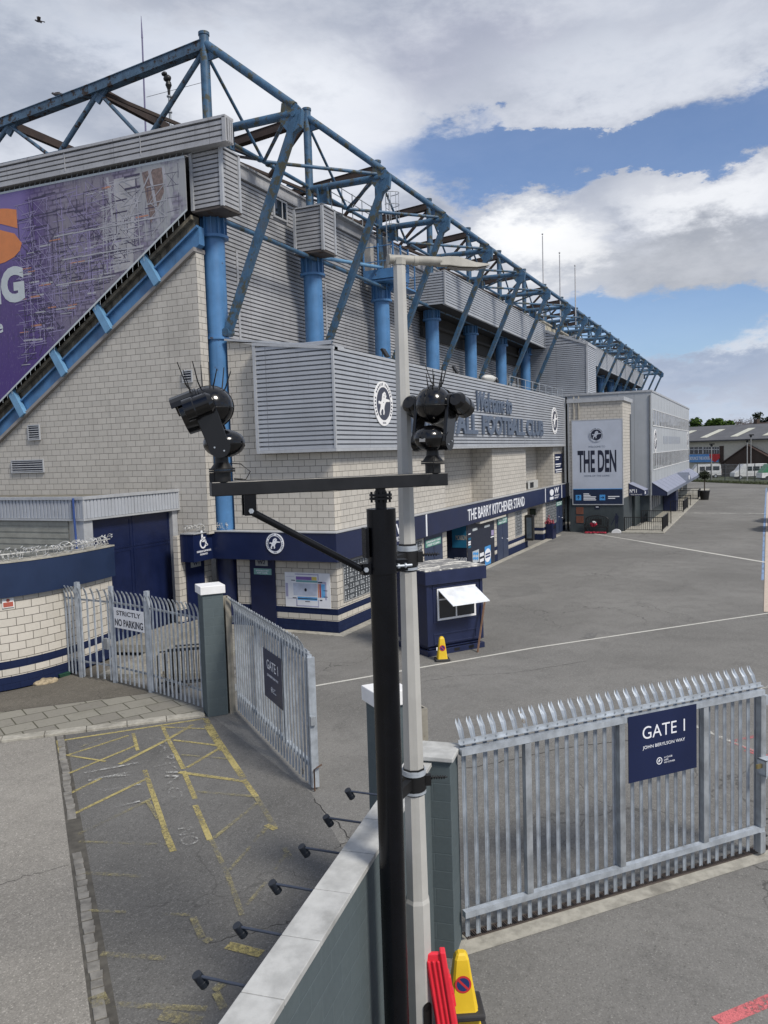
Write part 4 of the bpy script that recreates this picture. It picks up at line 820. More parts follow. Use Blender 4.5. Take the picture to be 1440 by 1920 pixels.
gate_sign(g, o+Z*1.1, d, N, L*(t1-t0), 1.05)
b = MB(); q = p1+d*.04+N*.02; b.obox(p1+R*-.02+Z*.05, d*.07, R*.14, Z*2.45); b.build('end_post', GALV, g)
b = MB(); q = p1+d*.14; b.tube([q+Z*.02, q+Z*.42, q+Z*.46+V((.05,-.05,0)), q+Z*.46+V((.12,-.1,.03))],.016,8); b.build('drop_bolt', RUST, g)
b = MB(); b.obox(p1+d*.075+N*.02+Z*1.25, d*.06, R*.1, Z*.16); b.build('lock_box', GALVD, g)
# left fence with its pair of narrow gates
fn = thing('palisade_fence', 'low galvanised palisade fence across the entrance carrying a white plate', 'fence', fp[0])
b = MB(); rb_ = MB(); pb = MB()
F4 = [V((17.15,18.3,0))]+fp
for i in range(4):
    p, q = F4[i], F4[i+1]; d = (q-p).normalized(); L = (q-p).length; n = V((-d.y,d.x,0)); n = n if n.dot(-p) > 0 else -n; k = [4,5,8,13][i]
    for j in range(k): pale(b, p+d*L*(j+.5)/k+n*.02, d, n, .12, 2.72, .1, .032)
    for z in (.5,2.3): rb_.obox(p-n*.03+Z*z, d*L, n*.035, Z*.05)
for q, s, h in ((F4[1],.11,2.82),(F4[1]+V((.3,.28,0)),.1,2.7),(F4[2],.1,2.78),(F4[3],.11,2.78)): pb.box(q.x-s/2,q.x+s/2,q.y-s/2,q.y+s/2,.06,h)
b.build('pales', GALV, fn); rb_.build('rail', GALVD, fn); pb.build('post', GALV, fn)
d = (F4[4]-F4[3]).normalized(); d2 = (F4[3]-F4[2]).normalized(); n = V((d2.y,-d2.x,0)); n = n if n.dot(-F4[2]) > 0 else -n
t0, t1 = leaf_t(F4[2],F4[3],218,1.9), leaf_t(F4[2],F4[3],274,1.9); L = (F4[3]-F4[2]).length; o = F4[2]+d2*L*t0+n*.06; w = L*(t1-t0)
sg = thing('parking_sign', 'white plate with black capitals fixed to the palisade fence', 'sign', o+Z*1.66)
b = MB(); b.obox(o+Z*1.66, d2*w, Z*.56, n*.012); sp = b.build('sign_plate', WHITEP, sg, bevel=.004)
text('sign_lettering', 'STRICTLY', o+n*.0125+d2*w*.1+Z*2.02, d2, Z, w*.8, .13, INK, sg, dep=.002, bold=.02); text('sign_lettering', 'NO PARKING', o+n*.0125+d2*w*.03+Z*1.72, d2, Z, w*.94, .2, INK, sg, dep=.002, bold=.025)
b = MB(); q = F4[2]-d2*.3+n*.03; b.obox(q+Z*1.0, d2*.18, n*.1, Z*.3); b.build('lock_box', GALVD, fn)
# black crowd barriers stacked behind it
for i, (px, py) in enumerate(((352,1290),(366,1292),(380,1290))):
    p = G(px,py); cb = thing('crowd_barrier', ['black tubular barrier leaning behind the palisade fence, leftmost of the three','black tubular barrier behind the palisade fence, middle of the three','black tubular barrier behind the palisade fence, nearest the pillar'][i], 'barrier', p, math.radians(-52), 'black barriers stacked behind the fence')
    b = MB(); hh = 1.05+.08*i; b.tube([(-.75,0,.12),(-.75,.02,hh-.1),(-.68,.02,hh),(.68,.02,hh),(.75,.02,hh-.1),(.75,0,.12)],.022,8); b.tube([(-.75,0,.2),(.75,0,.2)],.02,6); b.build('frame', RAILB, cb, local=True)
    b = MB()
    for j in range(11): x = -.62+.124*j; b.cyl((x,0,.2),(x,.02,hh),.011,n=5)
    b.build('bars', RAILB, cb, local=True); b = MB()
    for x in (-.6,.6): b.box(x-.03,x+.03,-.3,.3,.0,.05); b.box(x-.03,x+.03,-.03,.03,.05,.2)
    b.build('foot', RAILB, cb, local=True)
# ================================================================ gate pillars, coping wall, lights on arms
def pillar(lab, c, rz, w, h, cap, capmat, chh, over):
    t = thing('gate_pillar', lab, 'pillar', (c[0],c[1],0), rz, 'slate painted block pillars of the gateway'); b = MB(); b.box(-w/2,w/2,-w/2,w/2,0,h); b.build('shaft', SLATE, t, local=True, bevel=.006)
    b = MB(); s = w/2+over; b.box(-s,s,-s,s,h,h+chh); b.build('cap', capmat, t, local=True, bevel=.012); return t
ga = math.atan2(.77,.64)
WCAP = plain('white_cap_stone', (.78,.78,.78), .6, var=.05, grime=.1)
pillar('tall slate block pillar with a white cap beside the closed gate leaf', (15.76,12.02), ga, .5, 2.98, 1, WCAP, .2, .05)
pillar('tall slate block pillar with a white cap behind the black pole', (9.44,4.44), ga, .40, 2.94, 1, WCAP, .2, .045)
wd = V((.99,.139,0)).normalized(); wn = V((-wd.y,wd.x,0)); WL = lambda u: 3.54+(u-6.34)*.14
pillar('low slate block pillar with a flat grey coping at the end of the wall', (9.07,3.6), math.atan2(wd.y,wd.x), .44, 2.48, 1, COPE, .06, .045)
for c, lab in (((16.05,11.7),'tall beige steel channel standing against the far gate pillar'),((9.72,4.06),'beige steel channel post rising behind the low pillar')):
    t = thing('hinge_post', lab, 'steel post', (c[0],c[1],0), ga, 'steel hinge posts'); b = MB(); b.box(-.16,.16,-.012,.012,0,2.85); b.box(-.16,-.135,.012,.13,0,2.85); b.box(.135,.16,.012,.13,0,2.85); b.build('channel', CHAN, t, local=True)
    b = MB()
    for z in (.5,2.2): b.cyl((0,-.07,z),(0,-.07,z+.16),.03,n=8)
    b.build('hinge', GALVD, t, local=True)
cwall = thing('coping_wall', 'slate painted block wall with pale coping slabs running up to the low pillar', 'wall', (6.34,3.4,0))
b = MB(); ua, ub = 1.5, 8.86; pl_ = V((ua,WL(ua),0)); L = (ub-ua)/wd.x; b.obox(pl_-wn*.29, wd*L, wn*.26, Z*2.4); 
o = b.build('block_wall', SLATE, cwall)
b = MB(); s = .0; u_ = 4.64; p = V((4.64,3.52-.12*.0,0)); base = V((4.46,WL(4.46)+.02,0)); k = -4
while k < 9:
    q = base + wd*(.695*k); e = min(.687, (V((8.84,0,0))-q).x/wd.x)
    if e > .05: b.obox(q-wn*.335+Z*2.4, wd*e, wn*.335, Z*.055)
    k += 1
b.build('coping_slabs', COPE, cwall, bevel=.006)
b = MB(); b.obox(base-wd*2.8-wn*.31+Z*2.395, wd*7.1, wn*.29, Z*.045); b.build('mortar_bed', plain('mortar_brown', (.2,.17,.13), .9), cwall)
LP = [(372,1830),(450,1738),(514,1657),(568,1589),(612,1533),(652,1483)]
LABS = ['nearest dark spotlight on a long arm over the coping wall, lowest in the picture','second spotlight on an arm along the coping wall from the bottom','third spotlight on an arm along the coping wall from the bottom','fourth spotlight along the coping wall, third from the pole','fifth spotlight on an arm along the coping wall, second from the pole','spotlight arm closest to the black pole, farthest along the coping wall']
lp = None
for (px, py), lab in zip(LP, LABS):
    h = G(px,py,2.3); h.z = 0; foot = h-wn*((h.y-WL(h.x))/wn.y); Lh = .52
    loc = (foot.x,foot.y,2.28)
    if lp is None:
        lp = thing('wall_spotlight', lab, 'spotlight', loc, math.atan2(wd.y,wd.x), 'spotlights on arms along the coping wall')
        b = MB(); b.cyl((0,-.03,0),(0,Lh,.02),.0125,n=8); b.box(-.04,.04,-.028,-.01,-.05,.05); b.build('arm', plain('arm_slate', (.035,.045,.07), .4), lp, local=True)
        b = MB(); a = V((.35,-.35,-.87)).normalized(); c = V((0,Lh+.02,.015)); b.lathe(c-a*.025, [(0,0),(.037,0),(.039,.008),(.039,.125),(.034,.127),(.033,.12),(0,.117)], 18, a); b.lathe(c+a*.05, [(.0395,0),(.041,.003),(.0395,.006)], 18, a); b.build('lamp_head', plain('lamp_black', (.016,.02,.028), .45), lp, local=True)
    else: dup(lp, loc, None, lab)
# ================================================================ black camera mast, street lamp
PPX, PPY = 6.40, 3.0
cm = thing('camera_pole', 'thick black steel pole carrying a horizontal crossarm and brace', 'camera pole', (PPX,PPY,0))
b = MB(); b.cyl((PPX,PPY,0),(PPX,PPY,5.45),.112,.119,n=28,caps=False); b.cyl((PPX,PPY,5.2),(PPX,PPY,5.72),.128,n=28); b.build('shaft', BLACK, cm)
PA, PB = PD(400,909,6.72), PD(836,892,7.5); zc_ = PD(714,903,7.1).z; PA.z = zc_; PB.z = zc_; ad = (PB-PA).normalized(); an = V((-ad.y,ad.x,0)); HB = .058
b = MB(); b.cyl((PPX,PPY,5.72),(PPX,PPY,5.88),.05,n=16); b.cyl((PPX,PPY,5.80),(PPX,PPY,5.82),.1,n=16); b.cyl((PPX,PPY,5.83),(PPX,PPY,5.85),.1,n=16); b.cyl((PPX,PPY,5.85),(PPX,PPY,zc_-HB),.045,n=16)
for i in range(6): a = i*math.pi/3; b.cyl((PPX+.08*math.cos(a),PPY+.08*math.sin(a),5.775),(PPX+.08*math.cos(a),PPY+.08*math.sin(a),5.87),.011,n=6)
b.build('flange', BLACK, cm)
pc = PA+ad*((V((PPX,PPY,0))-PA).dot(ad)); sh = V((PPX,PPY,0))-V((pc.x,pc.y,0)); PA = PA+V((sh.x,sh.y,0))-ad*.055; PB = PB+V((sh.x,sh.y,0))-ad*.095
b = MB(); b.obox(PA-an*HB-Z*HB, PB-PA, an*HB*2, Z*HB*2); ca_ = b.build('crossarm', plain('crossarm_black', (.005,.0055,.007), .38, var=.4, sc=5, grime=.12), cm, bevel=.007)
b = MB(); q = PA+ad*.30; bz = q-Z*.16; e = V((PPX,PPY,5.2))-ad*.2; b.obox(q-ad*.04-an*.05-Z*(HB+.17), ad*.1, an*.012, Z*.17); b.obox(q-ad*.04+an*.04-Z*(HB+.17), ad*.1, an*.012, Z*.17); b.cyl(q+ad*.01-Z*.19, e, .03, n=14); b.build('brace', BLACK, cm)
b = MB(); b.cyl((PPX,PPY,5.155),(PPX,PPY,5.265),.13,n=28,caps=False); b.obox(e-an*.04-Z*.05, ad*.12, an*.08, Z*.1); b.obox(V((PPX,PPY,5.16))+ad*.1-an*.05, ad*.12, an*.1, Z*.1); 
lx, ly = 6.98-.03, 2.93+.066
b.build('clamp', BLACK, cm)
b = MB()
for q, s in ((PA+ad*.31-Z*.19,-1),(e+ad*.02,-1)): b.cyl(q-an*.075, q-an*.055, .022, n=6); b.cyl(q-an*.055, q+an*.06, .012, n=8)
q = V((PPX,PPY,5.21))+ad*.13-an*.07; b.cyl(q-ad*.06, q+ad*.12, .012, n=8); b.cyl(q-ad*.02, q, .024, n=6); b.cyl(q+ad*.05, q+ad*.065, .024, n=6); b.build('bolt', GALV, cm)
b = MB(); q = V((PPX,PPY,5.3))-ad*.14; b.obox(q-ad*.03-an*.05, ad*.03, an*.1, Z*.26); b.build('access_hatch', BLACK, cm)
# lamp column
sl = thing('street_lamp', 'tall pale octagonal street lamp column with a flat lantern on a side arm', 'street lamp', (lx,ly,0))
def ltop(px, py, dep): return PD(px,py,dep)
b = MB(); ph = math.atan2(CF.y,CF.x)+math.pi/8
for z0_, z1_, r0, r1 in ((0,1.86,.128,.124),(1.86,1.9,.124,.112),(1.9,7.98,.112,.058)): b.cyl((lx,ly,z0_),(lx,ly,z1_),r0,r1,n=8,smooth=False,ph=ph,caps=False)
b.build('column', LAMP, sl)
fr2 = V((-CF.x,-CF.y,0)).normalized(); rt2 = V((CR.x,CR.y,0)).normalized()
dd = (fr2*.85+rt2*.5).normalized(); ds = V((-dd.y,dd.x,0)); q = V((lx,ly,.34))+dd*.121; b = MB(); b.obox(q-ds*.045-Z*.0, ds*.09, dd*.006, Z*.5); b.cyl(q+Z*.5-dd*.0, q+Z*.5+dd*.006, .045, n=16); b.cyl(q, q+dd*.006, .045, n=16); b.build('hatch_opening', RUB, sl)
ld = (rt2*.93+V((CF.x,CF.y,0)).normalized()*.37).normalized(); a0 = V((lx,ly,7.97)); b = MB(); b.cyl(a0-ld*.1+Z*.0, a0+ld*.42+Z*.01, .042, n=14); b.cyl(a0-ld*.11, a0-ld*.09, .047, n=14); b.cyl(a0+Z*-.05, a0+Z*.01, .066, n=8, smooth=False); b.cyl(a0+ld*.14, a0+ld*.18, .047, n=14); b.build('side_arm', LAMPT, sl)
lw = V((-ld.y,ld.x,0)); c = a0+ld*.40; b = MB()
def ring(t, w, zb, zt): q = c+ld*t; return [q-lw*w+Z*zb, q+lw*w+Z*zb, q+lw*w*.55+Z*zt, q-lw*w*.55+Z*zt]
rs = [ring(0,.045,-.035,.045), ring(.10,.042,-.03,.06), ring(.20,.055,-.04,.062), ring(.38,.058,-.035,.02), ring(.54,.035,.0,.016)]
b.add([p for r in rs for p in r], [(i*4+j, i*4+(j+1)%4, (i+1)*4+(j+1)%4, (i+1)*4+j) for i in range(4) for j in range(4)]+[(0,1,2,3),(16,17,18,19)]); b.build('lantern', LAMPT, sl, bevel=.008)
b = MB(); b.add([p-Z*.012 for p in (rs[1][0],rs[1][1],rs[2][1],rs[2][0],rs[3][1],rs[3][0],rs[4][1],rs[4][0])], [(0,1,2,3),(3,2,4,5),(5,4,6,7)]); b.build('lantern_bowl', plain('bowl_grey', (.2,.19,.17), .3), sl)
for z, nm in ((5.22,'upper'),(3.06,'lower')):
    r = .112-(z-1.9)/6.08*.054; b = MB(); b.cyl((lx,ly,z-.13),(lx,ly,z+.13),r+.006,n=8,ph=ph,smooth=False); b.cyl((lx,ly,z-.08),(lx,ly,z+.06),r+.016,n=16); sv_ = b.build('strap_sleeve', RUB, sl)
    b = MB()
    for dz in (-.105,.075,.1): b.cyl((lx,ly,z+dz-.012),(lx,ly,z+dz+.012),r+.013,n=20)
    b.build('steel_band', GALV, sv_)
    b = MB(); c = V((lx,ly,z)); tp = V((PPX,PPY,z)); dq = (tp-c).normalized(); b.obox(c+dq*(r+.01)-V((-dq.y,dq.x,0))*.03-Z*.05, dq*((tp-c).length-r-.13), V((-dq.y,dq.x,0))*.06, Z*.1); b.obox(c+rt2*(r+.012)-fr2*.03-Z*.05, rt2*.05, fr2*.06, Z*.1)
    pts = [c+rt2*(r+.05+.0045*i)+V((0,0,.02))+(fr2*math.cos(i*1.2)+Z*math.sin(i*1.2))*.017 for i in range(34)]; b.tube(pts,.005,4); b.cyl(c+rt2*(r+.03)+Z*.02, c+rt2*(r+.22)+Z*.02, .006, n=6); b.build('strap_bracket', RUB, sv_)
# pan and tilt cameras on the crossarm
def ptz(lab, base, fwd, lean=.11, sc=1.0, spikes=0):
    t = thing('surveillance_camera', lab, 'surveillance camera', base, math.atan2(fwd.y,fwd.x), 'domed cameras on the crossarm')
    S = lambda *a: V(a)*sc
    b = MB(); b.cyl(S(0,0,0),S(0,0,.085),.075*sc,n=18); b.cyl(S(0,0,.085),S(0,0,.1),.115*sc,n=20); b.cyl(S(0,0,.104),S(0,0,.118),.115*sc,n=20); b.lathe(S(0,0,.118),[(.1*sc,0),(.062*sc,.05*sc),(.058*sc,.1*sc),(.075*sc,.12*sc)],20); b.box(.06*sc,.11*sc,-.03*sc,.03*sc,0,.08*sc)
    b.build('mount', RUB, t, local=True)
    b = MB(); b.ell(S(-.03,0,.335),(.185*sc,.165*sc,.125*sc),None,28,14); b.cyl(S(0,-.18,.31),S(0,.18,.31),.095*sc,n=24); b.build('base_dome', GLOSS, t, local=True)
    hc = S(lean,0,.655); b = MB()
    for s in (-1,1):
        y = s*.165*sc; w0, w1 = .085*sc, .1*sc; a = S(0,0,.30); a.y = 0
        dv_ = (hc-S(0,0,.3)).normalized(); pv = V((dv_.z,0,-dv_.x)); P0 = S(0,0,.3)-dv_*.04*sc; P1 = hc+dv_*.02*sc
        pts = [P0-pv*w0, P0+pv*w0, P1+pv*w1, P1-pv*w1]; b.prism([p+V((0,y-.018*sc,0)) for p in pts], (0,.036*sc,0)); b.cyl(hc+V((0,y-.022*sc,0)), hc+V((0,y+.022*sc,0)), .105*sc, n=24); b.cyl(S(0,0,.3)+V((0,y-.022*sc,0)), S(0,0,.3)+V((0,y+.022*sc,0)), .09*sc, n=24)
    b.build('yoke_arm', plain('yoke_black', (.004,.004,.005), .22, spec=.5), t, local=True, bevel=.006)
    tl = Matrix.Rotation(math.radians(20),3,'Y')
    b = MB(); b.ell(hc+S(-.045,0,.0),(.2*sc,.175*sc,.185*sc),None,30,16); q0 = hc+S(.0,0,-.005); ax = tl@V((1,0,0)); b.lathe(q0,[(.178*sc,0),(.172*sc,.12*sc),(.167*sc,.205*sc),(.157*sc,.207*sc),(.15*sc,.17*sc),(0,.16*sc)],30,ax); b.build('head', GLOSS, t, local=True)
    b = MB(); b.lathe(q0+ax*.163*sc,[(.15*sc,0),(.12*sc,.004),(0,.006)],24,ax); b.build('lens_window', GLASS, t, local=True)
    b = MB(); b.lathe(hc+S(-.045,0,0)-ax*.0, [(.02,0)], 3, ax) if False else None
    pts = [hc+S(-.045,0,0)+V((.202*sc*math.cos(a_),0,.187*sc*math.sin(a_))) for a_ in [math.pi*2*i/36 for i in range(37)]]; b.tube(pts, .004*sc, 4); pts = [hc+S(-.045,0,-.01)+V((.203*sc*math.cos(a_),.178*sc*math.sin(a_),0)) for a_ in [math.pi*2*i/36 for i in range(37)]]; b.tube(pts, .004*sc, 4); b.build('seam', RUB, t, local=True)
    b = MB(); up4 = tl@V((0,0,1)); o4 = q0+ax*.02*sc
    for i in range(9): a_ = math.radians(25+16.25*i); a5 = math.radians(25+16.25*(i+1)); e1_, e2_ = [V((0,math.cos(q_),0))*.186*sc+up4*math.sin(q_)*.186*sc for q_ in (a_,a5)]; b.prism([o4+e1_, o4+e2_, o4+e2_*.985+ax*(.235*sc), o4+e1_*.985+ax*(.235*sc)], (e1_+e2_).normalized()*.006)
    b.build('visor', GLOSS, t, local=True)
    b = MB(); b.prism([S(-.215,-.03,.30),S(-.215,.03,.30),S(-.205,.03,.345),S(-.205,-.03,.345)], S(-.004,0,0)); b.build('maker_label', plain('grey_label', (.25,.25,.25), .5) if 'grey_label' not in D.materials else D.materials['grey_label'], t, local=True)
    for s in (-1,1):
        o = hc+V((0.02*sc,s*.25*sc,0)); b = MB(); b.lathe(o-ax*.12*sc,[(0,0),(.06*sc,.005),(.088*sc,.04*sc),(.09*sc,.16*sc),(.098*sc,.17*sc),(.098*sc,.25*sc),(.088*sc,.252*sc),(.084*sc,.21*sc),(0,.2*sc)],24,ax); b.cyl(hc+V((0,s*.17*sc,0)),o,.05*sc,n=12); b.build('side_lamp', GLOSS, t, local=True)
    random.seed(spikes); b = MB()
    for i in range(8):
        s = (i//2)*.075-.13; o = hc+S(s,random.uniform(-.07,.07),.165-.55*max(0,abs(s)-.05)); a = random.uniform(-.9,.9); l = random.uniform(.15,.25)*sc; side = (-1)**i; k = (s*2.6+random.uniform(-.3,.3), side*random.uniform(.15,.7)); e = o+V((k[0]*l, k[1]*l, l)); b.tube([o-Z*.03, o+V((k[0]*.5*l,k[1]*.6*l,.25*l)), e], [.0065,.006,.004], 5)
    b.build('bird_spikes', RUB, t, local=True)
    b = MB(); b.tube([S(-.07,-.05,.16),S(-.16,-.1,.15),S(-.24,-.12,.08),S(-.2,-.1,.01),S(-.1,-.05,.02)],.0045,5); b.cyl(S(-.1,-.05,.02),S(-.17,-.085,.012),.008,n=6); b.build('cable', RUB, t, local=True)
    b = MB()
    for s in (-1,1):
        for p in ((.04,.3),(-.04,.27)): b.cyl(S(p[0],s*.185,p[1]),S(p[0],s*.196,p[1]),.008*sc,n=6)
    b.build('screw', GALV, t, local=True)
    return t
fl = V((CF.x,CF.y,0)).normalized(); q = PA+ad*.1+Z*HB
ptz('black domed camera turned sideways above the brace end of the crossarm', PD(416,895,6.8)*0+V((q.x,q.y,q.z)), (-rt2*.97-fl*.12).normalized(), .12, .92, 4)
q = PB-ad*.12+Z*HB
ptz('black domed camera pointing away on the crossarm end past the lamp column', V((q.x,q.y,q.z)), (fl*.8+rt2*.45).normalized(), .1, .93, 9)
# ================================================================ kiosk
kf = V((.816,-.578,0)); kr = math.atan2(kf.y,kf.x)
kk = thing('kiosk', 'small navy booth with an open white window flap and a peeling flat roof', 'kiosk', (22.4,9.07,0), kr)
W_, D_ = 2.1, 1.9; KN = plain('kiosk_navy', (.013,.02,.06), .4, var=.12, sc=2, streak=.15)
b = MB(); b.prism([(0.03,.03,.3),(W_-.03,.03,.3),(W_-.03,.03,2.25),(.03,.03,2.25)], (0,D_-.06,0)); b.prism([(.12,.12,.2),(W_-.12,.12,.2),(W_-.03,.03,.3),(.03,.03,.3)],(0,.01,0)); b.prism([(.1,.1,.18),(W_-.1,.1,.18),(W_-.1,D_-.1,.18),(.1,D_-.1,.18)],(0,0,.13)); b.box(.0,.1,.0,.1,.3,2.2); b.box(W_-.1,W_,.0,.1,.3,2.2); b.build('wall', KN, kk, local=True, bevel=.01)
b = MB(); b.box(-.02,W_+.02,-.02,.06,.0,.17); b.box(-.02,.06,.06,D_,.0,.17); b.box(W_-.06,W_+.02,.06,D_,.0,.17); sk = b.build('skid', KN, kk, local=True, bevel=.006); b = MB(); b.box(.95,1.15,-.023,-.019,.05,.14); b.box(1.5,1.7,-.023,-.019,.05,.14); b.build('skid_slot', RUB, sk, local=True)
b = MB(); b.box(-.08,W_+.1,-.08,D_+.08,2.2,2.6); rf = b.build('roof', KN, kk, local=True, bevel=.008); b = MB(); b.box(-.06,W_+.08,-.06,D_+.06,2.601,2.635); b.build('roof_felt', PEEL, rf, local=True, bevel=.01)
b = MB()
for (x0,x1,z0,z1) in ((.24,1.92,.98,2.16),(.24,1.86,.33,.66)):
    for a in ((x0,x1,z0,z0+.05),(x0,x1,z1-.05,z1),(x0,x0+.05,z0+.05,z1-.05),(x1-.05,x1,z0+.05,z1-.05)): b.box(a[0],a[1],.012,.03,a[2],a[3])
b.build('panel_moulding', KN, kk, local=True, bevel=.006)
b = MB(); b.box(.4,1.8,.02,.028,1.1,2.0); wn_ = b.build('window', GLASS, kk, local=True)
b = MB()
for a in ((.38,1.82,1.06,1.12),(.38,1.82,1.98,2.04),(.38,.44,1.12,1.98),(1.76,1.82,1.12,1.98),(1.06,1.1,1.12,1.98),(.44,1.06,1.68,1.72)): b.box(a[0],a[1],-.005,.02,a[2],a[3])
b.build('window_frame', WHITE, wn_, local=True)
b = MB(); b.prism([(.42,-.01,1.99),(1.78,-.01,1.99),(1.78,-.78,1.62),(.42,-.78,1.62)], (0,.012,.03)); b.build('window_flap', plain('white_flap', (.72,.75,.78), .35), wn_, local=True)
b = MB(); b.box(.22,1.9,-.0,.012,2.05,2.1); b.build('drip_trim', KN, kk, local=True)
b = MB(); b.obox((.28,-.035,.16),(.22,0,.0),(0,.01,0),(0,.0,.1)); b.build('paper_notice', WHITEP, kk, local=True)
p = G(895.5,1223); q = PD(909,1127,(G(900,1215)-EYE).dot(CF)-.15); b = MB(); b.beam(p, q, .045, .045); tag(b.build('prop_stick', WOOD, at=p), 'brown timber stick leaning against the navy booth under its flap', 'timber stick')
# no waiting cones
def cone(lab, loc, rz, h=.62):
    t = thing('traffic_cone', lab, 'traffic cone', loc, rz, 'yellow no waiting cones')
    b = MB(); s0, s1 = .15, .075
    def sq(s, z, r=.03): return [V((x,y,z)) for x, y in ((-s+r,-s),(s-r,-s),(s,-s+r),(s,s-r),(s-r,s),(-s+r,s),(-s,s-r),(-s,-s+r))]
    rg = [sq(s0,.07),sq(s0*.97,.09),sq(s1,h-.06,.02),sq(s1*.75,h-.02,.02),sq(s1*.45,h,.01)]
    b.add([p for r in rg for p in r], [(i*8+j,i*8+(j+1)%8,(i+1)*8+(j+1)%8,(i+1)*8+j) for i in range(4) for j in range(8)]+[tuple(range(32,40))]); b.build('body', YELP, t, local=True)
    b = MB(); b.prism([(-.22,-.2,0),(.22,-.2,0),(.22,.2,0),(-.22,.2,0)],(0,0,.07)); b.build('foot', DKPL, t, local=True, bevel=.02)
    sl_ = V((0,(s0-s1),(h-.16))).normalized(); 
    for s in (-1,1):
        zc2 = .34*h/.62; y = -(s0+(s1-s0)*(zc2-.07)/(h-.13))-.004; up_ = V((0,(s0-s1)/(h-.13),1)).normalized(); c = V((0,y,zc2)); nn = X.cross(up_); R2 = Matrix.Rotation(0 if s < 0 else math.pi,3,'Z')
        for nm, r, m, o in (('roundel',.088,REDI,0),('roundel_centre',.068,BLUI,.002)):
            b = MB(); b.disc(R2@(c+nn*o), R2@(X*r), R2@(up_*r), R2@(nn*.002), 24); b.build(nm, m, t, local=True)
        b = MB(); dd_ = (X*.7-up_*.7); b.obox(R2@(c-dd_*.07-(X*.7+up_*.7)*.012+nn*.0041), R2@(dd_*.14), R2@((X*.7+up_*.7)*.024), R2@(nn*.0015)); b.build('roundel_bar', REDI, t, local=True)
    return t
fa = math.atan2(V((-CF.x,-CF.y,0)).y, V((-CF.x,-CF.y,0)).x)+math.pi/2
cs = G(868,1931)
cone('lower yellow cone almost hidden under the other in the stack by the barriers', (cs.x+.02,cs.y-.03,0), fa+.12)
cone('upper yellow cone with a crossed blue roundel stacked beside the red barriers', (cs.x,cs.y,.225), fa+.05, .66)
p = G(829,1238); cone('yellow no waiting cone standing alone in front of the navy booth', (p.x,p.y,0), fa+.1, .72)
# red plastic barriers leaning by the lamp foot
for i in range(2):
    o = PD(807,1925+10*i,7.62+.16*i-.05); o = V((o.x,o.y,.02)); t = thing('plastic_barrier', ['front red plastic barrier panel leaning beside the lamp column','rear red plastic barrier panel behind the front one by the lamp column'][i], 'barrier', o, 0, 'red barrier panels')
    r_ = rt2; k_ = V((CF.x,CF.y,0)).normalized(); up_ = (Z*.985-r_*(.13)-k_*-.12).normalized(); B0_ = o+r_*.15+k_*.12; ww, hh, th = .2, 1.36-.3*i, .05
    b = MB(); b.obox(B0_, r_*ww, up_*hh, k_*th)
    for j in range(3): b.obox(B0_+r_*(.012+.047*j)-k_*.022, r_*.03, up_*(hh-.06), k_*.024)
    b.build('panel', REDP, t, bevel=.012)
    b = MB(); b.obox(B0_+r_*(ww-.05)-k_*.035, r_*.055, up_*(hh+.03), k_*.1); b.obox(B0_+r_*(ww-.02)-k_*.02+up_*hh*.32, r_*.05, up_*.2, k_*.06); b.obox(B0_+r_*(ww-.02)-k_*.02+up_*hh*.72, r_*.04, up_*.17, k_*.06); b.build('end_rail', REDP, t, bevel=.012)
    b = MB(); b.obox(B0_+r_*(ww+.035)-k_*.03-up_*.0, r_*.012, up_*hh*.45, k_*.05); b.build('yellow_edge', YELP, t)
# ================================================================ banner on the gable
bn = thing('advert_banner', 'huge purple printed banner with scaffolding and part of orange and white words', 'banner', (GU-.2,18,9))
yt = lambda y: 16.62+.021*(y-16.2)      # top edge
yb_ = lambda y: rk(y)+1.1                # bottom edge
BX = GU-.3
b = MB(); b.prism([(BX,18.0,yb_(18.0)+.12),(BX,18.0,yt(18)),(BX,31,yt(31)),(BX,31,yb_(31))], (.03,0,0))
def bmat():
    t = NT('banner_print'); p = t.sep(t.pos()); y, z = p[1], p[2]; P = t.pos()
    k = t.m('ADD', t.ss(y, 26.3, 22.6), t.m('MULTIPLY', t.m('SUBTRACT', t.noise(P, .5, 4), .5), .4))
    c = t.mix(t.ss(k, .1, .75), (.085,.055,.175), (.20,.185,.225)); c = t.mix(t.ss(t.m('ADD', y, t.m('MULTIPLY', z, -.15)), 18.9, 17.2), c, (.30,.31,.325))
    low = t.ss(z, 12.8, 9.2); c = t.mix(t.m('MULTIPLY', low, t.ss(y, 20, 24.5)), c, (.065,.035,.17))
    br = t.n('ShaderNodeTexBrick'); t.L(t.map(t.com(y, z), (1,1,1)), br.inputs['Vector']); br.inputs['Scale'].default_value = 1.3; t.L((.22,.195,.28), br.inputs['Color1']); t.L((.15,.12,.22), br.inputs['Color2']); t.L((.06,.045,.1), br.inputs['Mortar']); br.inputs['Mortar Size'].default_value = .05
    kk_ = t.m('MULTIPLY', t.ss(t.noise(P, .6, 5, .6), .46, .56), t.ss(y, 27, 24)); c = t.mix(t.m('MULTIPLY', kk_, .65), c, br.outputs['Color'])
    w = t.noise(t.map(P, (1,3.2,.5)), 2.2, 7, .75); c = t.mix(t.m('MULTIPLY', t.ss(w, .52, .66), .55), c, (.045,.035,.09))
    f = t.noise(t.map(P, (1,6,1.3)), 4.5, 4, .7); c = t.mix(t.m('MULTIPLY', t.ss(f, .58, .68), .45), c, (.27,.24,.35))
    tp = t.m('MULTIPLY', t.ss(y, 25.2, 26.0), t.ss(z, 13.6, 15)); c = t.mix(tp, c, (.16,.125,.30))
    return t.fin(c, .55, 0, .35)
bp = b.build('sheet', bmat(), bn)
random.seed(21)
def inside(y, z): return 18.15 < y < 26.6 and z < yt(y)-.15 and z > yb_(y)+.25
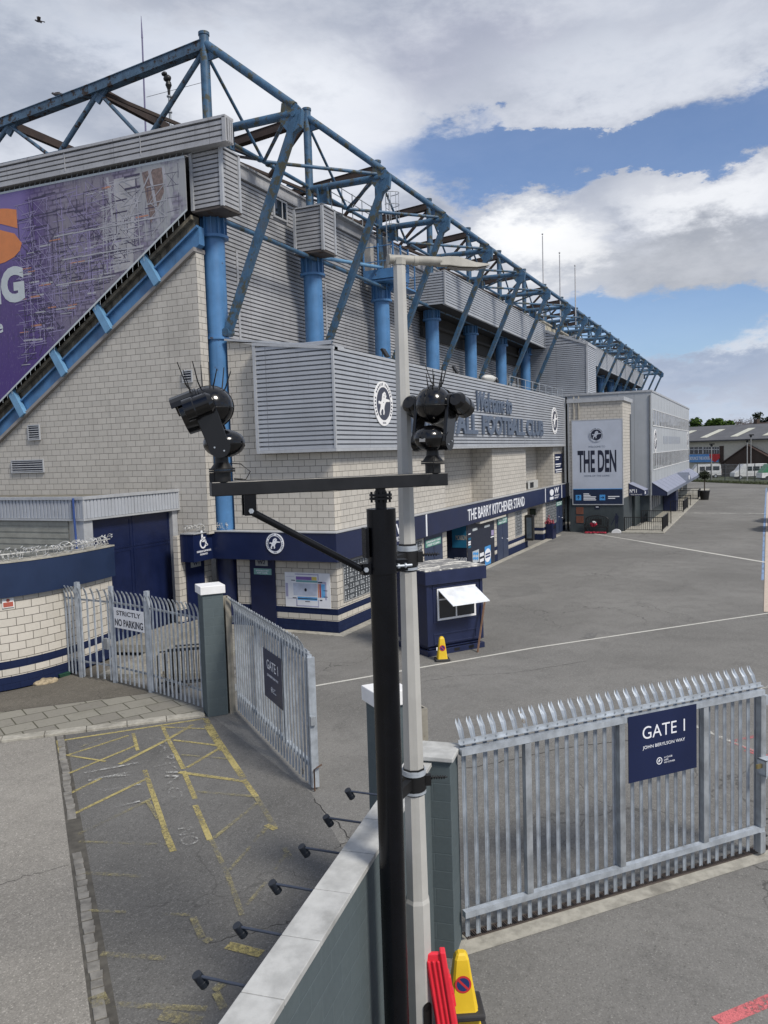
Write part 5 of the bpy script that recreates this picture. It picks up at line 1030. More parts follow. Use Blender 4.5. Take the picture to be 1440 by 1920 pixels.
PM = [plain('print_lilac', (.235,.205,.345), .6), plain('print_grey', (.33,.33,.365), .6), plain('print_dark', (.045,.038,.075), .6), plain('print_rust', (.38,.18,.12), .6)]
MBs = [MB() for _ in PM]; lay = 0
def printed(y0, z0, y1, z1, w, m):
    global lay
    if not (inside(y0,z0) and inside(y1,z1)): return
    lay += 1; x = BX-.0015-.00003*(lay % 300); p, q = V((x,y0,z0)), V((x,y1,z1)); d = (q-p).normalized(); n = X.cross(d)*w/2; MBs[m].sheet([p-n,q-n,q+n,p+n])
def tone(y, dark=.3):
    if random.random() < dark: return 2
    return 0 if y + random.gauss(0,.5) > 21.8 else 1
for layer in range(3):                                             # scaffold bays: standards, ledgers and braces, the far ones first
    wl_ = (.018,.026,.036)[layer]; dk = (.6,.3,.12)[layer]; y = 18.4
    while y < 26.2:
        bay = random.uniform(.32,.75); zz0 = random.uniform(8.6,13.5); zz1 = min(zz0+random.uniform(2.5,6.5), 16.5); tl2 = random.gauss(0,.035)
        z = zz0
        while z < zz1: printed(y+tl2*(z-zz0), z, y+tl2*(z+.5-zz0), z+.5, wl_*1.15, tone(y,dk)); z += .5
        z = zz0; lift = random.choice((.42,.55,.7))
        while z < zz1:
            printed(y-.1, z, y+bay+.12, z+random.gauss(0,.02)-.02, wl_, tone(y,dk))
            if random.random() < .5: printed(y, z, y+bay, z+lift, wl_*.8, tone(y,dk))
            if random.random() < .35: printed(y+bay, z, y, z+lift, wl_*.8, tone(y,dk))
            if random.random() < .22: printed(y-.1, z+.1, y+bay*.9, z+.1, wl_*1.8, random.choice((1,2,2,3)))
            z += lift
        y += bay*random.uniform(.55,.95)
for z in (10.3,11.2,12.1,13.0,13.9,14.8): 
    y = 18.4+random.random()
    while y < 23.5: printed(y, z, y+1.0, z-.02, .05, 1); y += .98
for k in range(9): y = random.uniform(18.8,23); z = random.uniform(11,15); printed(y, z, y-1.2, z+1.6, .05, random.choice((1,1,2)))
for y0, y1 in ((18.55,18.66),(19.15,19.27),(21.1,21.2)):
    lay += 1; MBs[1].sheet([(BX-.0013,y0,yb_(y0)+.4),(BX-.0013,y1,yb_(y1)+.4),(BX-.0013,y1+.35,yt(y1)-.2),(BX-.0013,y0+.35,yt(y0)-.2)])
mbb = MB(); mbb.sheet([(BX-.0008,19.6,14.6),(BX-.0008,18.95,15.6),(BX-.0008,19.0,16.45),(BX-.0008,19.9,16.45)]); mbb.build('print_pattern', plain('print_brick', (.17,.125,.115), .6, var=.3, sc=9), bp); mbb = MB(); mbb.sheet([(BX-.0008,20.5,13.2),(BX-.0008,21.4,13.1),(BX-.0008,21.2,16.4),(BX-.0008,20.2,16.4)]); mbb.build('print_pattern', plain('print_wall', (.34,.335,.35), .6, var=.15), bp)
for m, mb in zip(PM, MBs): mb.build('print_pattern', m, bp)
text('banner_lettering', 'S', (BX-.004, PX(-72,390,BX).y, PX(10,494,BX).z), nY, Z, PX(-72,390,BX).y-PX(37,390,BX).y, PX(10,388,BX).z-PX(10,494,BX).z, ORNG, bp, dep=.006, bold=.06)
text('banner_lettering', 'NG', (BX-.004, PX(-42,540,BX).y, PX(10,570,BX).z), nY, Z, PX(-42,540,BX).y-PX(46,540,BX).y, PX(10,502,BX).z-PX(10,570,BX).z, WPRINT, bp, dep=.006, bold=.05)
text('banner_lettering', 'e', (BX-.004, PX(-10,616,BX).y, PX(5,624,BX).z), nY, Z, PX(-10,616,BX).y-PX(6,616,BX).y, PX(5,606,BX).z-PX(5,624,BX).z, WPRINT, bp, dep=.006, bold=.02)
b = MB(); b.prism([(BX-.006,18.0,yt(18)-.06),(BX-.006,31,yt(31)-.06),(BX-.006,31,yt(31)+.02),(BX-.006,18.0,yt(18)+.02)], (.005,0,0)); b.prism([(BX-.006,18.0,yb_(18)+.1),(BX-.006,31,yb_(31)-.02),(BX-.006,31,yb_(31)+.06),(BX-.006,18.0,yb_(18)+.18)], (.005,0,0)); b.build('hem', WPRINT, bn)
b = MB(); y = 18.1
while y < 30: b.tube([(BX-.01,y,yb_(y)+.08),(BX+.02,y+.02,yb_(y)-.12)],.008,4); b.tube([(BX-.01,y,yt(y)-.02),(BX+.05,y,yt(y)+.15)],.008,4); y += .27
b.build('lacing', WPRINT, bn)
for y in (19.9,25.2,28.4,22.6): pass
# ================================================================ boards and small fittings on the stand
def slab_thing(name, label, cat, o, r, u, w, h, mat, t=.02, group=None):
    o, r, u = V(o), V(r), V(u); th = thing(name, label, cat, o, 0, group); b = MB(); n = r.cross(u); b.obox(o, r*w, u*h, n*t); pl = b.build('board', mat, th); return th, n
o = V((UL-.006,15.32,.86)); th, n = slab_thing('map_board', 'pale site map board on the cream block wall beside the navy doorway', 'sign', o, nY, Z, 1.83, 1.24, WHITEP)
def rect(th, o, x0, x1, z0, z1, m, n, nm='map_print', lift=.021):
    b = MB(); q = o+n*lift+nY*x0+Z*z0; b.obox(q, nY*(x1-x0), Z*(z1-z0), n*.0015); b.build(nm, m, th)
mp = {'l': plain('map_lilac', (.36,.36,.52), .5), 'g': plain('map_grey', (.5,.55,.66), .5), 'p': plain('map_purple', (.2,.12,.38), .5), 'y': plain('map_yellow', (.6,.48,.12), .5), 't': plain('map_teal', (.15,.36,.38), .5), 'o': plain('map_orange', (.7,.24,.1), .5), 'b': plain('map_blue', (.12,.36,.66), .5), 'k': INK, 'r': plain('map_red', (.4,.05,.06), .5)}
for x0,x1,z0,z1,m,l in ((.42,1.38,1.16,1.2,'l',0),(1.34,1.38,.98,1.16,'l',0),(.46,1.1,.98,1.1,'p',0),(1.1,1.3,.98,1.1,'y',0),(.46,1.34,.9,.97,'t',0),(1.34,1.68,.88,.94,'l',0),(1.62,1.68,.3,.88,'l',0),(.34,1.3,.42,.86,'g',0),(1.34,1.38,.38,.86,'o',0),(1.4,1.46,.38,.86,'r',.002),(1.47,1.62,.38,.86,'b',0),(.5,1.3,.26,.38,'b',0),(.5,1.3,.3,.33,'k',.002),(.44,.48,.05,.3,'l',0),(.44,1.36,.03,.07,'l',0),(1.33,1.36,.07,.3,'l',0),(.26,.42,.94,.97,'k',0),(1.36,1.52,.9,.935,'k',.002),(1.56,1.72,.62,.64,'k',.002),(1.56,1.72,.4,.42,'k',.002),(.3,.46,.31,.34,'k',0),(.8,1.0,.2,.225,'k',0),(.05,.4,1.08,1.09,'l',0),(0.02,.12,.36,.85,'l',0),(.05,.45,.3,.31,'l',.002),(1.4,1.5,.26,.3,'k',0)): rect(th, o, x0,x1,z0,z1,mp[m],n,'map_print',.021+l)
b = MB(); b.disc(o+n*.024+nY*.84+Z*.63, nY*.05, Z*.06, n*.002, 16); b.build('map_emblem', INK, th)
def player_board(label, u0, u1, z0, z1, seed, v=VF):
    random.seed(seed); o = V((u0,v-.03,z0)); th = thing('history_board', label, 'sign', o, 0, 'dark boards of small printed figures'); b = MB(); b.obox(o, X*(u1-u0), Z*(z1-z0), Y*.024); b.build('board', BOARD, th)
    b = MB(); c = max(2,round((u1-u0)/.21)); r = max(3,round((z1-z0)/.19)); cw_, rh = (u1-u0)/c, (z1-z0)/r; skip = set()
    for j in range(r):
        for i in range(c):
            if (i,j) in skip: continue
            q = o+X*(cw_*i)+Z*(rh*j)-Y*.003
            if random.random() < .13 and i+1 < c:
                skip.add((i+1,j))
                for k in range(3): b.obox(q+X*cw_*.15+Z*rh*(.2+.22*k), X*cw_*random.uniform(1.1,1.7), Z*rh*.09, Y*.002)
            else:
                x = q+X*cw_*random.uniform(.3,.45); b.disc(x+X*.03+Z*rh*.62, X*cw_*.16, Z*rh*.24, Y*.002, 6); b.obox(x-X*cw_*.1+Z*rh*.1, X*cw_*random.uniform(.35,.55), Z*rh*random.uniform(.12,.25), Y*.002)
    b.build('board_print', BOARDL, th)
    b = MB(); e = .03
    for a in ((u0-e,u1+e,z1,z1+e),(u0-e,u1+e,z0-e,z0),(u0-e,u0,z0,z1),(u1,u1+e,z0,z1)): b.box(a[0],a[1],v-.034,v-.004,a[2],a[3])
    b.build('board_frame', plain('board_trim', (.4,.4,.39), .5), th)
player_board('long dark board of small pale figures next to the corner of the block wall', 24.9, 28.9, 1.05, 2.41, 1)
player_board('dark figure board partly behind the lamp column, left of the first blue door', 29.35, uf(790), 1.0, 2.41, 2)
player_board('narrow dark figure board on the block pier between blue door and black totem', uf(966,1000), uf(978,1000), 1.0, 2.45, 3)
player_board('farthest dark figure board with a pale frame beside the last door', uf(1022,960)+.1, uf(1042,960), .95, 2.45, 4)
o = V((57.75,VF-.03,4.42)); th = thing('direction_board', 'small navy direction board high on the last block pier', 'sign', o); b = MB(); b.box(57.75,60.7,VF-.03,VF-.004,4.42,5.8); b.build('board', NAVY, th); b = MB()
for i, z in enumerate((5.5,5.0,4.6)): b.box(58.0,59.4+.3*i,VF-.034,VF-.0305,z,z+.09); b.prism([(57.82,VF-.034,z),(57.95,VF-.034,z+.05),(57.82,VF-.034,z+.12)],(0,.003,0)); b.box(58.0,59.0+.5*i,VF-.034,VF-.0305,z-.14,z-.08)
b.build('board_lettering', LETW, th)
# totem, bin, wreath post, air unit
p = PY(990,1000,12.75); u = rc-.75; th = thing('totem_screen', 'tall black panel fixed at the edge of the block pier beside the recess', 'totem', (u,12.9,0)); b = MB(); b.box(u,u+.45,12.7,13.2,.5,2.1); b.build('casing', RUB, th, bevel=.04); b = MB(); b.box(u-.012,u-.001,12.78,13.1,.65,1.95); b.build('glass', plain('totem_glass', (.07,.09,.11), .1), th)
u = rd+.6; th = thing('litter_bin', 'navy waste bin against the stripes under the farthest figure board', 'bin', (u,12.9,0)); b = MB(); b.box(u,u+1.0,12.7,13.2,0,1.05); b.build('body', NAVYD, th, bevel=.03); b = MB(); b.box(u+.15,u+.85,12.69,12.7,.7,.9); b.build('mouth', RUB, th)
b = MB(); random.seed(2)
for i in range(60): q = V((u+.3+random.gauss(0,.22),12.95+random.gauss(0,.12),1.07+abs(random.gauss(0,.14)))); b.ell(q,(.07,.06,.06),None,6,4)
tag(b.build('flower_wreath', plain('dull_red_flowers', (.25,.05,.07), .8, var=.5, sc=9)), 'bunch of dull red flowers lying on the navy waste bin', 'flowers')
p = PY(1010,930,13.05); th = thing('air_unit', 'small pale air conditioning unit on top of the navy band', 'air unit', (p.x,13.3,z1+.03)); b = MB(); b.box(p.x-1.6,p.x+.9,13.3,13.7,3.62,4.15); b.build('casing', plain('unit_grey', (.42,.42,.4), .5), th, bevel=.02); b = MB(); b.box(p.x-1.61,p.x-1.601,13.35,13.65,3.7,4.05); b.box(p.x-1.2,p.x-.3,13.29,13.299,3.7,4.05); b.build('grille', RUB, th)
p = PX(1002,975,56); th = thing('wall_lantern', 'small dark green square lantern on the shaded return of the pier', 'lantern', (rd-.02,13.85,1.75)); b = MB(); b.box(rd-.12,rd-.01,13.7,14.1,1.7,2.15); b.build('casing', plain('green_black', (.02,.03,.022), .6), th, bevel=.03); b = MB(); b.box(rd-.13,rd-.121,13.76,14.04,1.78,2.07); b.build('face', plain('green_black2', (.035,.05,.035), .5), th)
# floodlights on the welcome box roof
def flood(lab, p, s=1.0, rz=0.0):
    th = thing('floodlight', lab, 'floodlight', p, rz, 'small floodlights along the roof edge'); b = MB(); b.box(-.2*s,.2*s,-.1*s,.1*s,0,.03*s); b.cyl((-.22*s,0,.03*s),(-.22*s,0,.3*s),.02*s,n=6); b.cyl((.22*s,0,.03*s),(.22*s,0,.3*s),.02*s,n=6); b.build('bracket', RUB, th, local=True)
    b = MB(); b.prism([(-.2*s,-.22*s,.12*s),(-.2*s,.02*s,.5*s),(-.2*s,.12*s,.44*s),(-.2*s,-.12*s,.06*s)],(.4*s,0,0)); b.build('lamp_head', RUB, th, local=True); return th
for px, py, lab in ((721,686,'black floodlight on the box roof edge in front of the third blue column'),(852,691,'black floodlight on the box roof edge behind the dome camera past the lamp'),(929,716,'black floodlight beside the pale lantern on the box roof')): p = PY(px,py,13.05); flood(lab, (p.x,13.05,B1+.03), .8)
p = PY(915,716,13.4); th = thing('roof_lantern', 'pale street lamp head lying on the box roof edge', 'lamp head', (p.x,13.3,B1)); b = MB(); b.ell((p.x,13.3,B1+.28),(1.15,.32,.22),None,20,8); b.build('shell', plain('pale_lantern', (.55,.55,.52), .4), th); b = MB(); b.cyl((p.x+.6,13.3,B1),(p.x+.6,13.3,B1+.2),.06,n=8); b.build('bracket', RUB, th)
# mast camera, aerial, floodlight and birds on the gable roof
p, q = PX(315,137,27.5), PX(318,226,27.5); th = thing('mast_camera', 'small dark camera on a thin mast above the gable fascia', 'camera mast', (p.x,p.y,17.7)); zt_, zb_ = p.z, 17.7; b = MB(); b.cyl((p.x,p.y,zb_),(p.x,p.y,zt_-.9),.05,n=8); b.cyl((p.x,p.y,q.z+.3),(p.x,p.y,q.z+.34),.1,n=8); b.cyl((p.x,p.y,zt_-.95),(p.x,p.y,zt_-.9),.1,n=8); b.build('mast', GALVD, th)
b = MB(); b.lathe((p.x,p.y,zt_-.9),[(.05,0),(.06,.25),(.13,.42),(.1,.55),(0,.6)],10); b.ell((p.x,p.y+.05,zt_-.2),(.14,.18,.14),None,10,6); b.ell((p.x-.05,p.y+.15,zt_-.02),(.1,.14,.09),None,8,6); b.build('camera_head', RUB, th)
p, q = PX(264.5,30,33), PX(271,245,33); b = MB(); b.tube([(q.x,q.y,17.5),(33,(p.y+q.y)/2,(p.z+17.5)/2),(p.x,p.y,p.z-1.0)],[.05,.045,.04],6); b.tube([(p.x,p.y,p.z-1.05),(p.x,p.y,p.z)],[.05,.012],6); tag(b.build('aerial_mast', plain('violet_grey', (.13,.12,.22), .5)), 'tall thin aerial rod rising behind the first roof truss', 'aerial')
p = PX(342,226,24.2); th = flood('small grey floodlight standing on the gable fascia', (24.0,p.y,17.55), .7, -.4)
b = MB(); p = PX(345,164,U1); b.cyl((U1,VP0,p.z),(U1,20.6,p.z+.02),.008,n=5); b.build('cable', RUB, stand)
def bird(lab, p, wing, rz):
    t = thing('bird', lab, 'bird', p, rz); b = MB(); b.ell((0,0,.07),(.17,.065,.07),None,12,8); b.ell((.17,0,.11),(.055,.045,.045),None,8,6); b.prism([(-.14,-.03,.06),(-.33,-.05,.03),(-.33,.05,.03),(-.14,.03,.06)],(0,0,.02)); b.add([(.21,-.015,.11),(.21,.015,.11),(.27,0,.1)],[(0,1,2)]); b.build('body', plain('pigeon_grey', (.07,.065,.07), .8), t, local=True); b = MB()
    for s in (-1,1): b.prism([(.08,s*.05,.1),(-.1,s*.05,.1),(-.16,s*.3*wing,.1+.1*wing),(-.06,s*.52*wing,.1+.05*wing),(.07,s*.28*wing,.1+.13*wing)],(0,0,.012))
    b.build('wing', plain('pigeon_wing', (.12,.105,.1), .8), t, local=True)
bird('grey bird flying in the clouded sky', PX(73,42,36), .75, 2.2); p = PX(107,176,U1); bird('dark bird perched on the first roof truss', (U1,p.y,p.z-.08), .14, 1.9)
for px, pt in ((1017,436),(1049,471),(1078,495)):
    p = PX(px,pt,75); b = MB(); b.cyl((75,p.y,17.3),(75,p.y,p.z-.3),.06,.045,n=8); b.ell((75,p.y,p.z-.15),(.08,.08,.1),None,8,6); tag(b.build('roof_pole', plain('pale_pole', (.42,.42,.43), .5)), {1017:'tallest of the three slim pale poles above the roof',1049:'middle one of the three slim pale poles above the roof',1078:'lowest of the three slim pale poles above the roof'}[px], 'pole', 'slim poles above the roof')
# ================================================================ entrance tower and office block
UD = 59.7
dn_ = thing('entrance_tower', 'cream block tower with a slate painted base at the end of the facade', 'tower', (UD,8.75,0))
b = MB(); b.box(UD,63.9,8.76,12.56,2.46,9.45); b.build('block_wall', BLK, dn_); b = MB(); b.box(UD-.01,63.9,8.75,12.57,0,2.46); b.build('painted_base', plain('slate_base', (.04,.052,.058), .6, var=.1, streak=.2), dn_)
b = MB(); b.box(UD-.12,64.0,8.64,12.7,9.45,9.72); b.build('roof_trim', TRIM, dn_)
b = MB()
for y in (12.2,11.85): b.cyl((UD-.06,y,8.3),(UD-.06,y,9.9),.05,n=6)
b.build('conduit', plain('conduit_beige', (.35,.33,.28), .6), dn_)
b = MB(); b.box(63.2,63.8,8.74,8.757,2.6,8.6); b.build('slot_window', GLASS, dn_)
o = V((UD-.07,12.32,2.06)); W = 3.52; bnr = thing('welcome_banner', 'large pale welcome banner with crest and tall navy capitals on the tower', 'banner', o)
b = MB(); b.obox(o+Z*1.12, nY*W, Z*4.95, X*.05); sh_ = b.build('sheet', BANW, bnr); b = MB(); b.obox(o, nY*W, Z*1.1, X*.05); lo = b.build('direction_panel', plain('panel_navy', (.008,.018,.052), .45), bnr); b = MB(); b.obox(o+Z*1.08-X*.004, nY*W, Z*.05, X*.003); b.build('blue_line', SKY1, lo)
b = MB()
for a in ((-.06,W+.06,6.07,6.13),(-.06,W+.06,-.06,0),(-.06,0,0,6.07),(W,W+.06,0,6.07)): b.obox(o+nY*a[0]+Z*a[2]-X*.01, nY*(a[1]-a[0]), Z*(a[3]-a[2]), X*.07)
b.build('banner_frame', TRIM, bnr)
fx = -X*.002; emblem('emblem', o+fx+nY*1.72+Z*5.02, nY, Z, .52, sh_, BANW, INK)
text('banner_lettering', 'WELCOME TO', o+fx+nY*1.13+Z*4.1, nY, Z, 1.2, .13, LETG, sh_, dep=.004); text('banner_lettering', 'THE DEN', o+fx+nY*.36+Z*2.32, nY, Z, 2.75, 1.58, INK, sh_, dep=.004, bold=.03); text('banner_lettering', 'HOME OF THE LIONS', o+fx+nY*.82+Z*2.0, nY, Z, 1.8, .12, LETG, sh_, dep=.004)
b = MB(); b.obox(o+nY*.18+Z*.28-X*.004, nY*.4, Z*.4, X*.003); b.obox(o+nY*1.9+Z*.28-X*.004, nY*.4, Z*.4, X*.003); b.build('arrow_square', SKY1, lo)
b = MB()
for cx, r_ in ((.38,0),(2.1,1)):
    c = o+nY*cx+Z*.48-X*.0065; P2 = (lambda x, z: c+nY*x+Z*z) if not r_ else (lambda x, z: c+nY*z+Z*-x)
    for pg in ([(-.02,-.13),(.02,-.13),(.02,.1),(-.02,.1)],[(-.1,.03),(0,.14),(.1,.03),(.07,.0),(0,.08),(-.07,.0)]): b.prism([P2(*q) for q in pg], X*.002)
b.build('arrow', INK, lo)
b = MB()
for i, w_ in enumerate((.4,.5,.9,.85,.9)): b.obox(o+nY*.75+Z*(.72-.11*i)-X*.004, nY*w_, Z*.06, X*.003)
for i, w_ in enumerate((.8,.5)): b.obox(o+nY*2.5+Z*(.52-.13*i)-X*.004, nY*w_, Z*.06, X*.003)
b.build('direction_lettering', LETW, lo)
for z, lab in ((1.33,'upper copper plaque on the slate base of the tower'),(.68,'lower copper plaque on the slate base of the tower')):
    th = thing('plaque', lab, 'plaque', (UD-.04,11.85,z), 0, 'copper plaques'); b = MB(); b.box(UD-.04,UD-.012,11.6,12.12,z,z+.5); b.build('plate', plain('copper_plate', (.22,.085,.055), .5, .3), th); b = MB()
    for i in range(5): b.box(UD-.043,UD-.0405,11.68,12.04,z+.1+.08*i,z+.125+.08*i)
    b.build('engraving', plain('engraved', (.12,.05,.035), .6), th)
th = thing('wall_plaque', 'small dark plaque above the bench on the tower base', 'plaque', (UD-.03,10.6,1.75)); b = MB(); b.box(UD-.03,UD-.012,10.42,10.78,1.7,2.0); b.build('plate', INK, th); b = MB(); b.box(UD-.033,UD-.0305,10.5,10.7,1.82,1.88); b.build('lettering', LETW, th)
# bench with wreath
bx_, y0_, y1_ = 59.05, 9.75, 11.4; bt_ = thing('park_bench', 'black metal arched back bench standing against the tower base', 'bench', (bx_,(y0_+y1_)/2,0)); b = MB(); b.box(bx_-.25,bx_+.25,y0_,y1_,.42,.47); b.build('seat', RAILB, bt_); b = MB(); ym = (y0_+y1_)/2; b.tube([(bx_+.27,y0_+.03,.45),(bx_+.3,y0_+.03,.95)]+[(bx_+.3,ym+(y1_-y0_-.06)/2*math.sin(a),.95+.3*math.cos(a)) for a in [(-1.4+.2*i) for i in range(15)]]+[(bx_+.3,y1_-.03,.95),(bx_+.27,y1_-.03,.45)],.035,6)
for i in range(13): y = y0_+.12+(y1_-y0_-.24)*i/12; b.cyl((bx_+.27,y,.47),(bx_+.3,y,.95+.24*math.cos((y-ym)/(y1_-ym)*1.4)),.02,n=5)
b.box(bx_+.26,bx_+.3,y0_+.5,y1_-.5,.6,1.0); b.build('backrest', RAILB, bt_)
for x in (bx_-.2,bx_+.22):
    for y in (y0_+.05,y1_-.05): b = MB(); b.box(x-.03,x+.03,y-.03,y+.03,.1 if 0 else .0,.42); b.build('leg', RAILB, bt_)
b = MB()
for y in (y0_+.03,y1_-.03): b.box(bx_-.26,bx_+.28,y-.03,y+.03,.66,.7); b.box(bx_-.25,bx_-.2,y-.02,y+.02,.47,.66)
b.build('armrest', RAILB, bt_)
random.seed(8); b = MB()
for i in range(50): a = random.uniform(0,6.28); r = random.uniform(.08,.26); b.ell((bx_-.05+.05*random.random(),10.75+r*math.cos(a)*.9,.62+r*math.sin(a)*.55),(.05,.06,.06),None,6,4)
b.m = 1
for i in range(9): b.ell((bx_-.12,10.7+random.uniform(-.1,.1),.78+random.uniform(-.07,.07)),(.04,.05,.04),None,6,4)
tag(b.build('wreath', [plain('wreath_red', (.4,.015,.04), .6, var=.4, sc=20), WHITE]), 'red and white flower wreath propped on the black bench', 'wreath')
b = MB(); random.seed(9)
for i in range(110): b.ell((58.7+random.gauss(0,.05),random.uniform(9.85,11.3),.04+random.random()*.06),(.05,.07,.05),None,6,4)
tag(b.build('poppy_row', plain('poppy_red', (.3,.012,.035), .7, var=.5, sc=20)), 'low row of red wreaths on the ground before the bench', 'wreath')
# flat soldier silhouette
th = thing('soldier_cutout', 'flat black silhouette of a soldier with lowered rifle on a white base', 'silhouette', (59.3,9.2,0)); sil = [(-.14,.2),(-.13,.7),(-.17,.95),(-.2,1.25),(-.26,1.45),(-.2,1.6),(-.09,1.66),(-.1,1.75),(-.05,1.86),(.04,1.87),(.09,1.8),(.08,1.7),(.04,1.64),(.16,1.58),(.2,1.4),(.15,1.2),(.13,.95),(.12,.6),(.08,.2),(.0,.2),(.02,.6),(-.02,.85),(-.05,.6),(-.05,.2)]
b = MB(); b.prism([(59.3,9.2+x*.68,z*.68+.16) for x, z in sil], (.02,0,0)); b.prism([(59.29,9.2+.12,1.0),(59.29,9.2+.36,.52),(59.29,9.2+.39,.62),(59.29,9.2+.14,1.1)], (.02,0,0)); b.build('figure', INK, th)
b = MB(); b.prism([(59.2,9.2+.34*math.cos(a),.28*math.sin(a)+.01) for a in [math.pi*i/12 for i in range(13)]], (.2,0,0)); b.build('base', WHITE, th)
# no. 11 awning and door
th = thing('entrance_awning', 'small navy awning with white numerals over the doorway beside the tower', 'awning', (62.3,8.7,2.4)); u0, u1 = 62.2, 64.4; v0, v1 = 7.62, 8.74; b = MB(); b.prism([(u0,v1,3.42),(u0,v0,2.88),(u0,v0,2.5),(u0,v1,2.5)], (u1-u0,0,0)); b.build('canvas', AWNN, th); b = MB(); b.prism([(u0-.02,v1,3.44),(u0-.02,v0-.02,2.89),(u0-.02,v0-.02,2.87),(u0-.02,v1,3.42)], (u1-u0+.04,0,0)); b.build('canvas_top', AWN, th)
text('awning_lettering', 'Nº11', (u0-.004,8.66,2.72), nY, Z, .5, .27, LETW, th, dep=.003, bold=.02); text('awning_lettering', 'PRESS ENTRANCE', (u0-.004,8.58,2.55), nY, Z, .8, .08, LETW, th, dep=.003)
b = MB(); b.box(u0+.3,u0+.8,v0-.004,v0,2.6,2.8); b.build('awning_print', LETW, th)
UO, VO, UE = 67.6, 7.7, 106.5; of = thing('office_block', 'grey panelled three storey office block with two window bands and a long awning', 'office building', (UO,VO,0))
b = MB(); b.box(UO,UE,VO,16,2.2,10.45); b.build('wall', ALU, of); b = MB(); b.box(UO+.3,UE,VO+.25,16,0,2.2); b.build('ground_floor_wall', SLATEP, of)
b = MB(); b.box(UO-.06,UE+.06,VO-.06,16,10.45,10.6); b.build('parapet', TRIM, of); b = MB()
for i in range(16): x = UO+2.45*i+.01; b.box(x,x+.02,VO-.004,VO+.01,9.2,10.45); b.box(x,x+.02,VO-.004,VO+.01,5.7,7.7); b.box(x,x+.02,VO-.004,VO+.01,3.2,4.1)
for y in (9.0,10.3,11.6): b.box(UO-.004,UO+.01,y,y+.02,2.3,10.4)
b.cyl((UO-.05,VO+.1,0),(UO-.05,VO+.1,10.2),.06,n=8); b.build('panel_joint', plain('joint_grey', (.2,.21,.22), .6), of)
n = 15
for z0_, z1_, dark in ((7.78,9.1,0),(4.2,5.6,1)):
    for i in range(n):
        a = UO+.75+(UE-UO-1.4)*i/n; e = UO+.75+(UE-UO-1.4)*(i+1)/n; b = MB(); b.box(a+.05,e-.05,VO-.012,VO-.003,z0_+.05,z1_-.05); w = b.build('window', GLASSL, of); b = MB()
        for s in ((a,e,z0_-.03,z0_+.05),(a,e,z1_-.05,z1_),(a-.05,a+.05,z0_+.05,z1_-.05),((a+e)/2-.03,(a+e)/2+.03,z0_+.05,z1_-.05)): b.box(s[0],s[1],VO-.05,VO-.013,s[2],s[3])
        b.build('window_frame', plain('frame_white', (.62,.63,.63), .5) if i == 0 and not dark else D.materials['frame_white'], w)
        random.seed(i+dark*50); b = MB(); h = random.uniform(.1,.4); b.box(a+.15,a+.15+random.uniform(.3,.9),VO-.0145,VO-.0125,z0_+.06,z0_+h); b.build('dark_interior', plain('interior_dark', (.03,.03,.032), .4) if i == 0 and not dark else D.materials['interior_dark'], w)  # dark patch low on each pane for the room seen through it
emblem('emblem', (UO+2.5,VO-.005,6.55), X, Z, .95, of, WHITE, INK); emblem('emblem', (UE-2.6,VO-.005,6.75), X, Z, .95, of, WHITE, INK); b = MB(); [b.box(UO+9+1.25*i,UO+9.35+1.25*i,VO-.03,VO-.003,6.3,7.0) for i in range(14)]; b.build('faint_lettering', plain('faint_letter_grey', (.30,.33,.39), .4), of)  # row of faint grey strips for unreadable lettering
# ground floor glazing, doorway
for i in range(5): a = 69.0+1.5*i; b = MB(); b.box(a,a+1.2,VO+.225,VO+.245,.95,2.2); w = b.build('window', GLASS, of); b = MB(); b.box(a-.06,a,VO+.2,VO+.24,.95,2.2); b.box(a+.57,a+.63,VO+.2,VO+.224,.95,2.2); b.build('window_frame', D.materials['frame_white'], w)
for a in (88,93,98): b = MB(); b.box(a,a+2,VO+.225,VO+.245,1.0,2.1); b.build('window', GLASS, of)
b = MB(); b.box(78.2,80.4,VO-.9,VO+.2,0,2.6); b.build('porch', NAVYD, of); b = MB(); b.box(83,86.2,VO+.2,VO+.24,.1,2.3); b.build('door', NAVYD, of)
b = MB(); b.box(64.4,67.5,8.6,8.72,0,2.5); b.build('side_door', plain('slate_door', (.03,.042,.045), .5), of)
b = MB(); b.box(67.4,81,VO+.24,VO+.3,0,.95); b.build('low_wall', SLATEP, of)
aw = thing('long_awning', 'long grey fabric awning with navy ends and a small gable along the office front', 'awning', (UO,6.6,2.2)); av, az0, azf, azb = 6.55, 3.22, 2.45, 2.18; b = MB(); b.prism([(UO+.02,VO-.01,az0),(UO+.02,av,azf),(UO+.02,av,azb),(UO+.02,VO-.01,azb)], (UE-UO,0,0)); b.build('canvas', AWNN, aw)
b = MB(); b.prism([(UO,VO-.01,az0+.02),(UO,av-.02,azf+.02),(UO,av-.02,azf-.0),(UO,VO-.01,az0)], (UE-UO+.04,0,0)); b.build('canvas_top', AWN, aw); b = MB()
for i in range(1,13): x = UO+3.0*i; b.prism([(x,VO-.02,az0+.024),(x,av-.02,azf+.024),(x,av-.02,azf+.03),(x,VO-.02,az0+.03)], (.05,0,0))
b.box(UO,UE,av-.03,av-.02,azb,azf); b.build('seam', plain('seam_grey', (.13,.15,.2), .7), aw)
b = MB(); b.prism([(86.0,av-.08,azf-.05),(92.4,av-.08,azf-.05),(89.2,av-.08,3.3)], (0,1.1,0)); b.build('awning_gable', plain('gable_slate', (.12,.14,.19), .7), aw); b = MB(); b.disc((89.2,av-.085,2.78), X*.6, Z*.24, nY*.01, 16); b.build('gable_badge', LETW, aw)
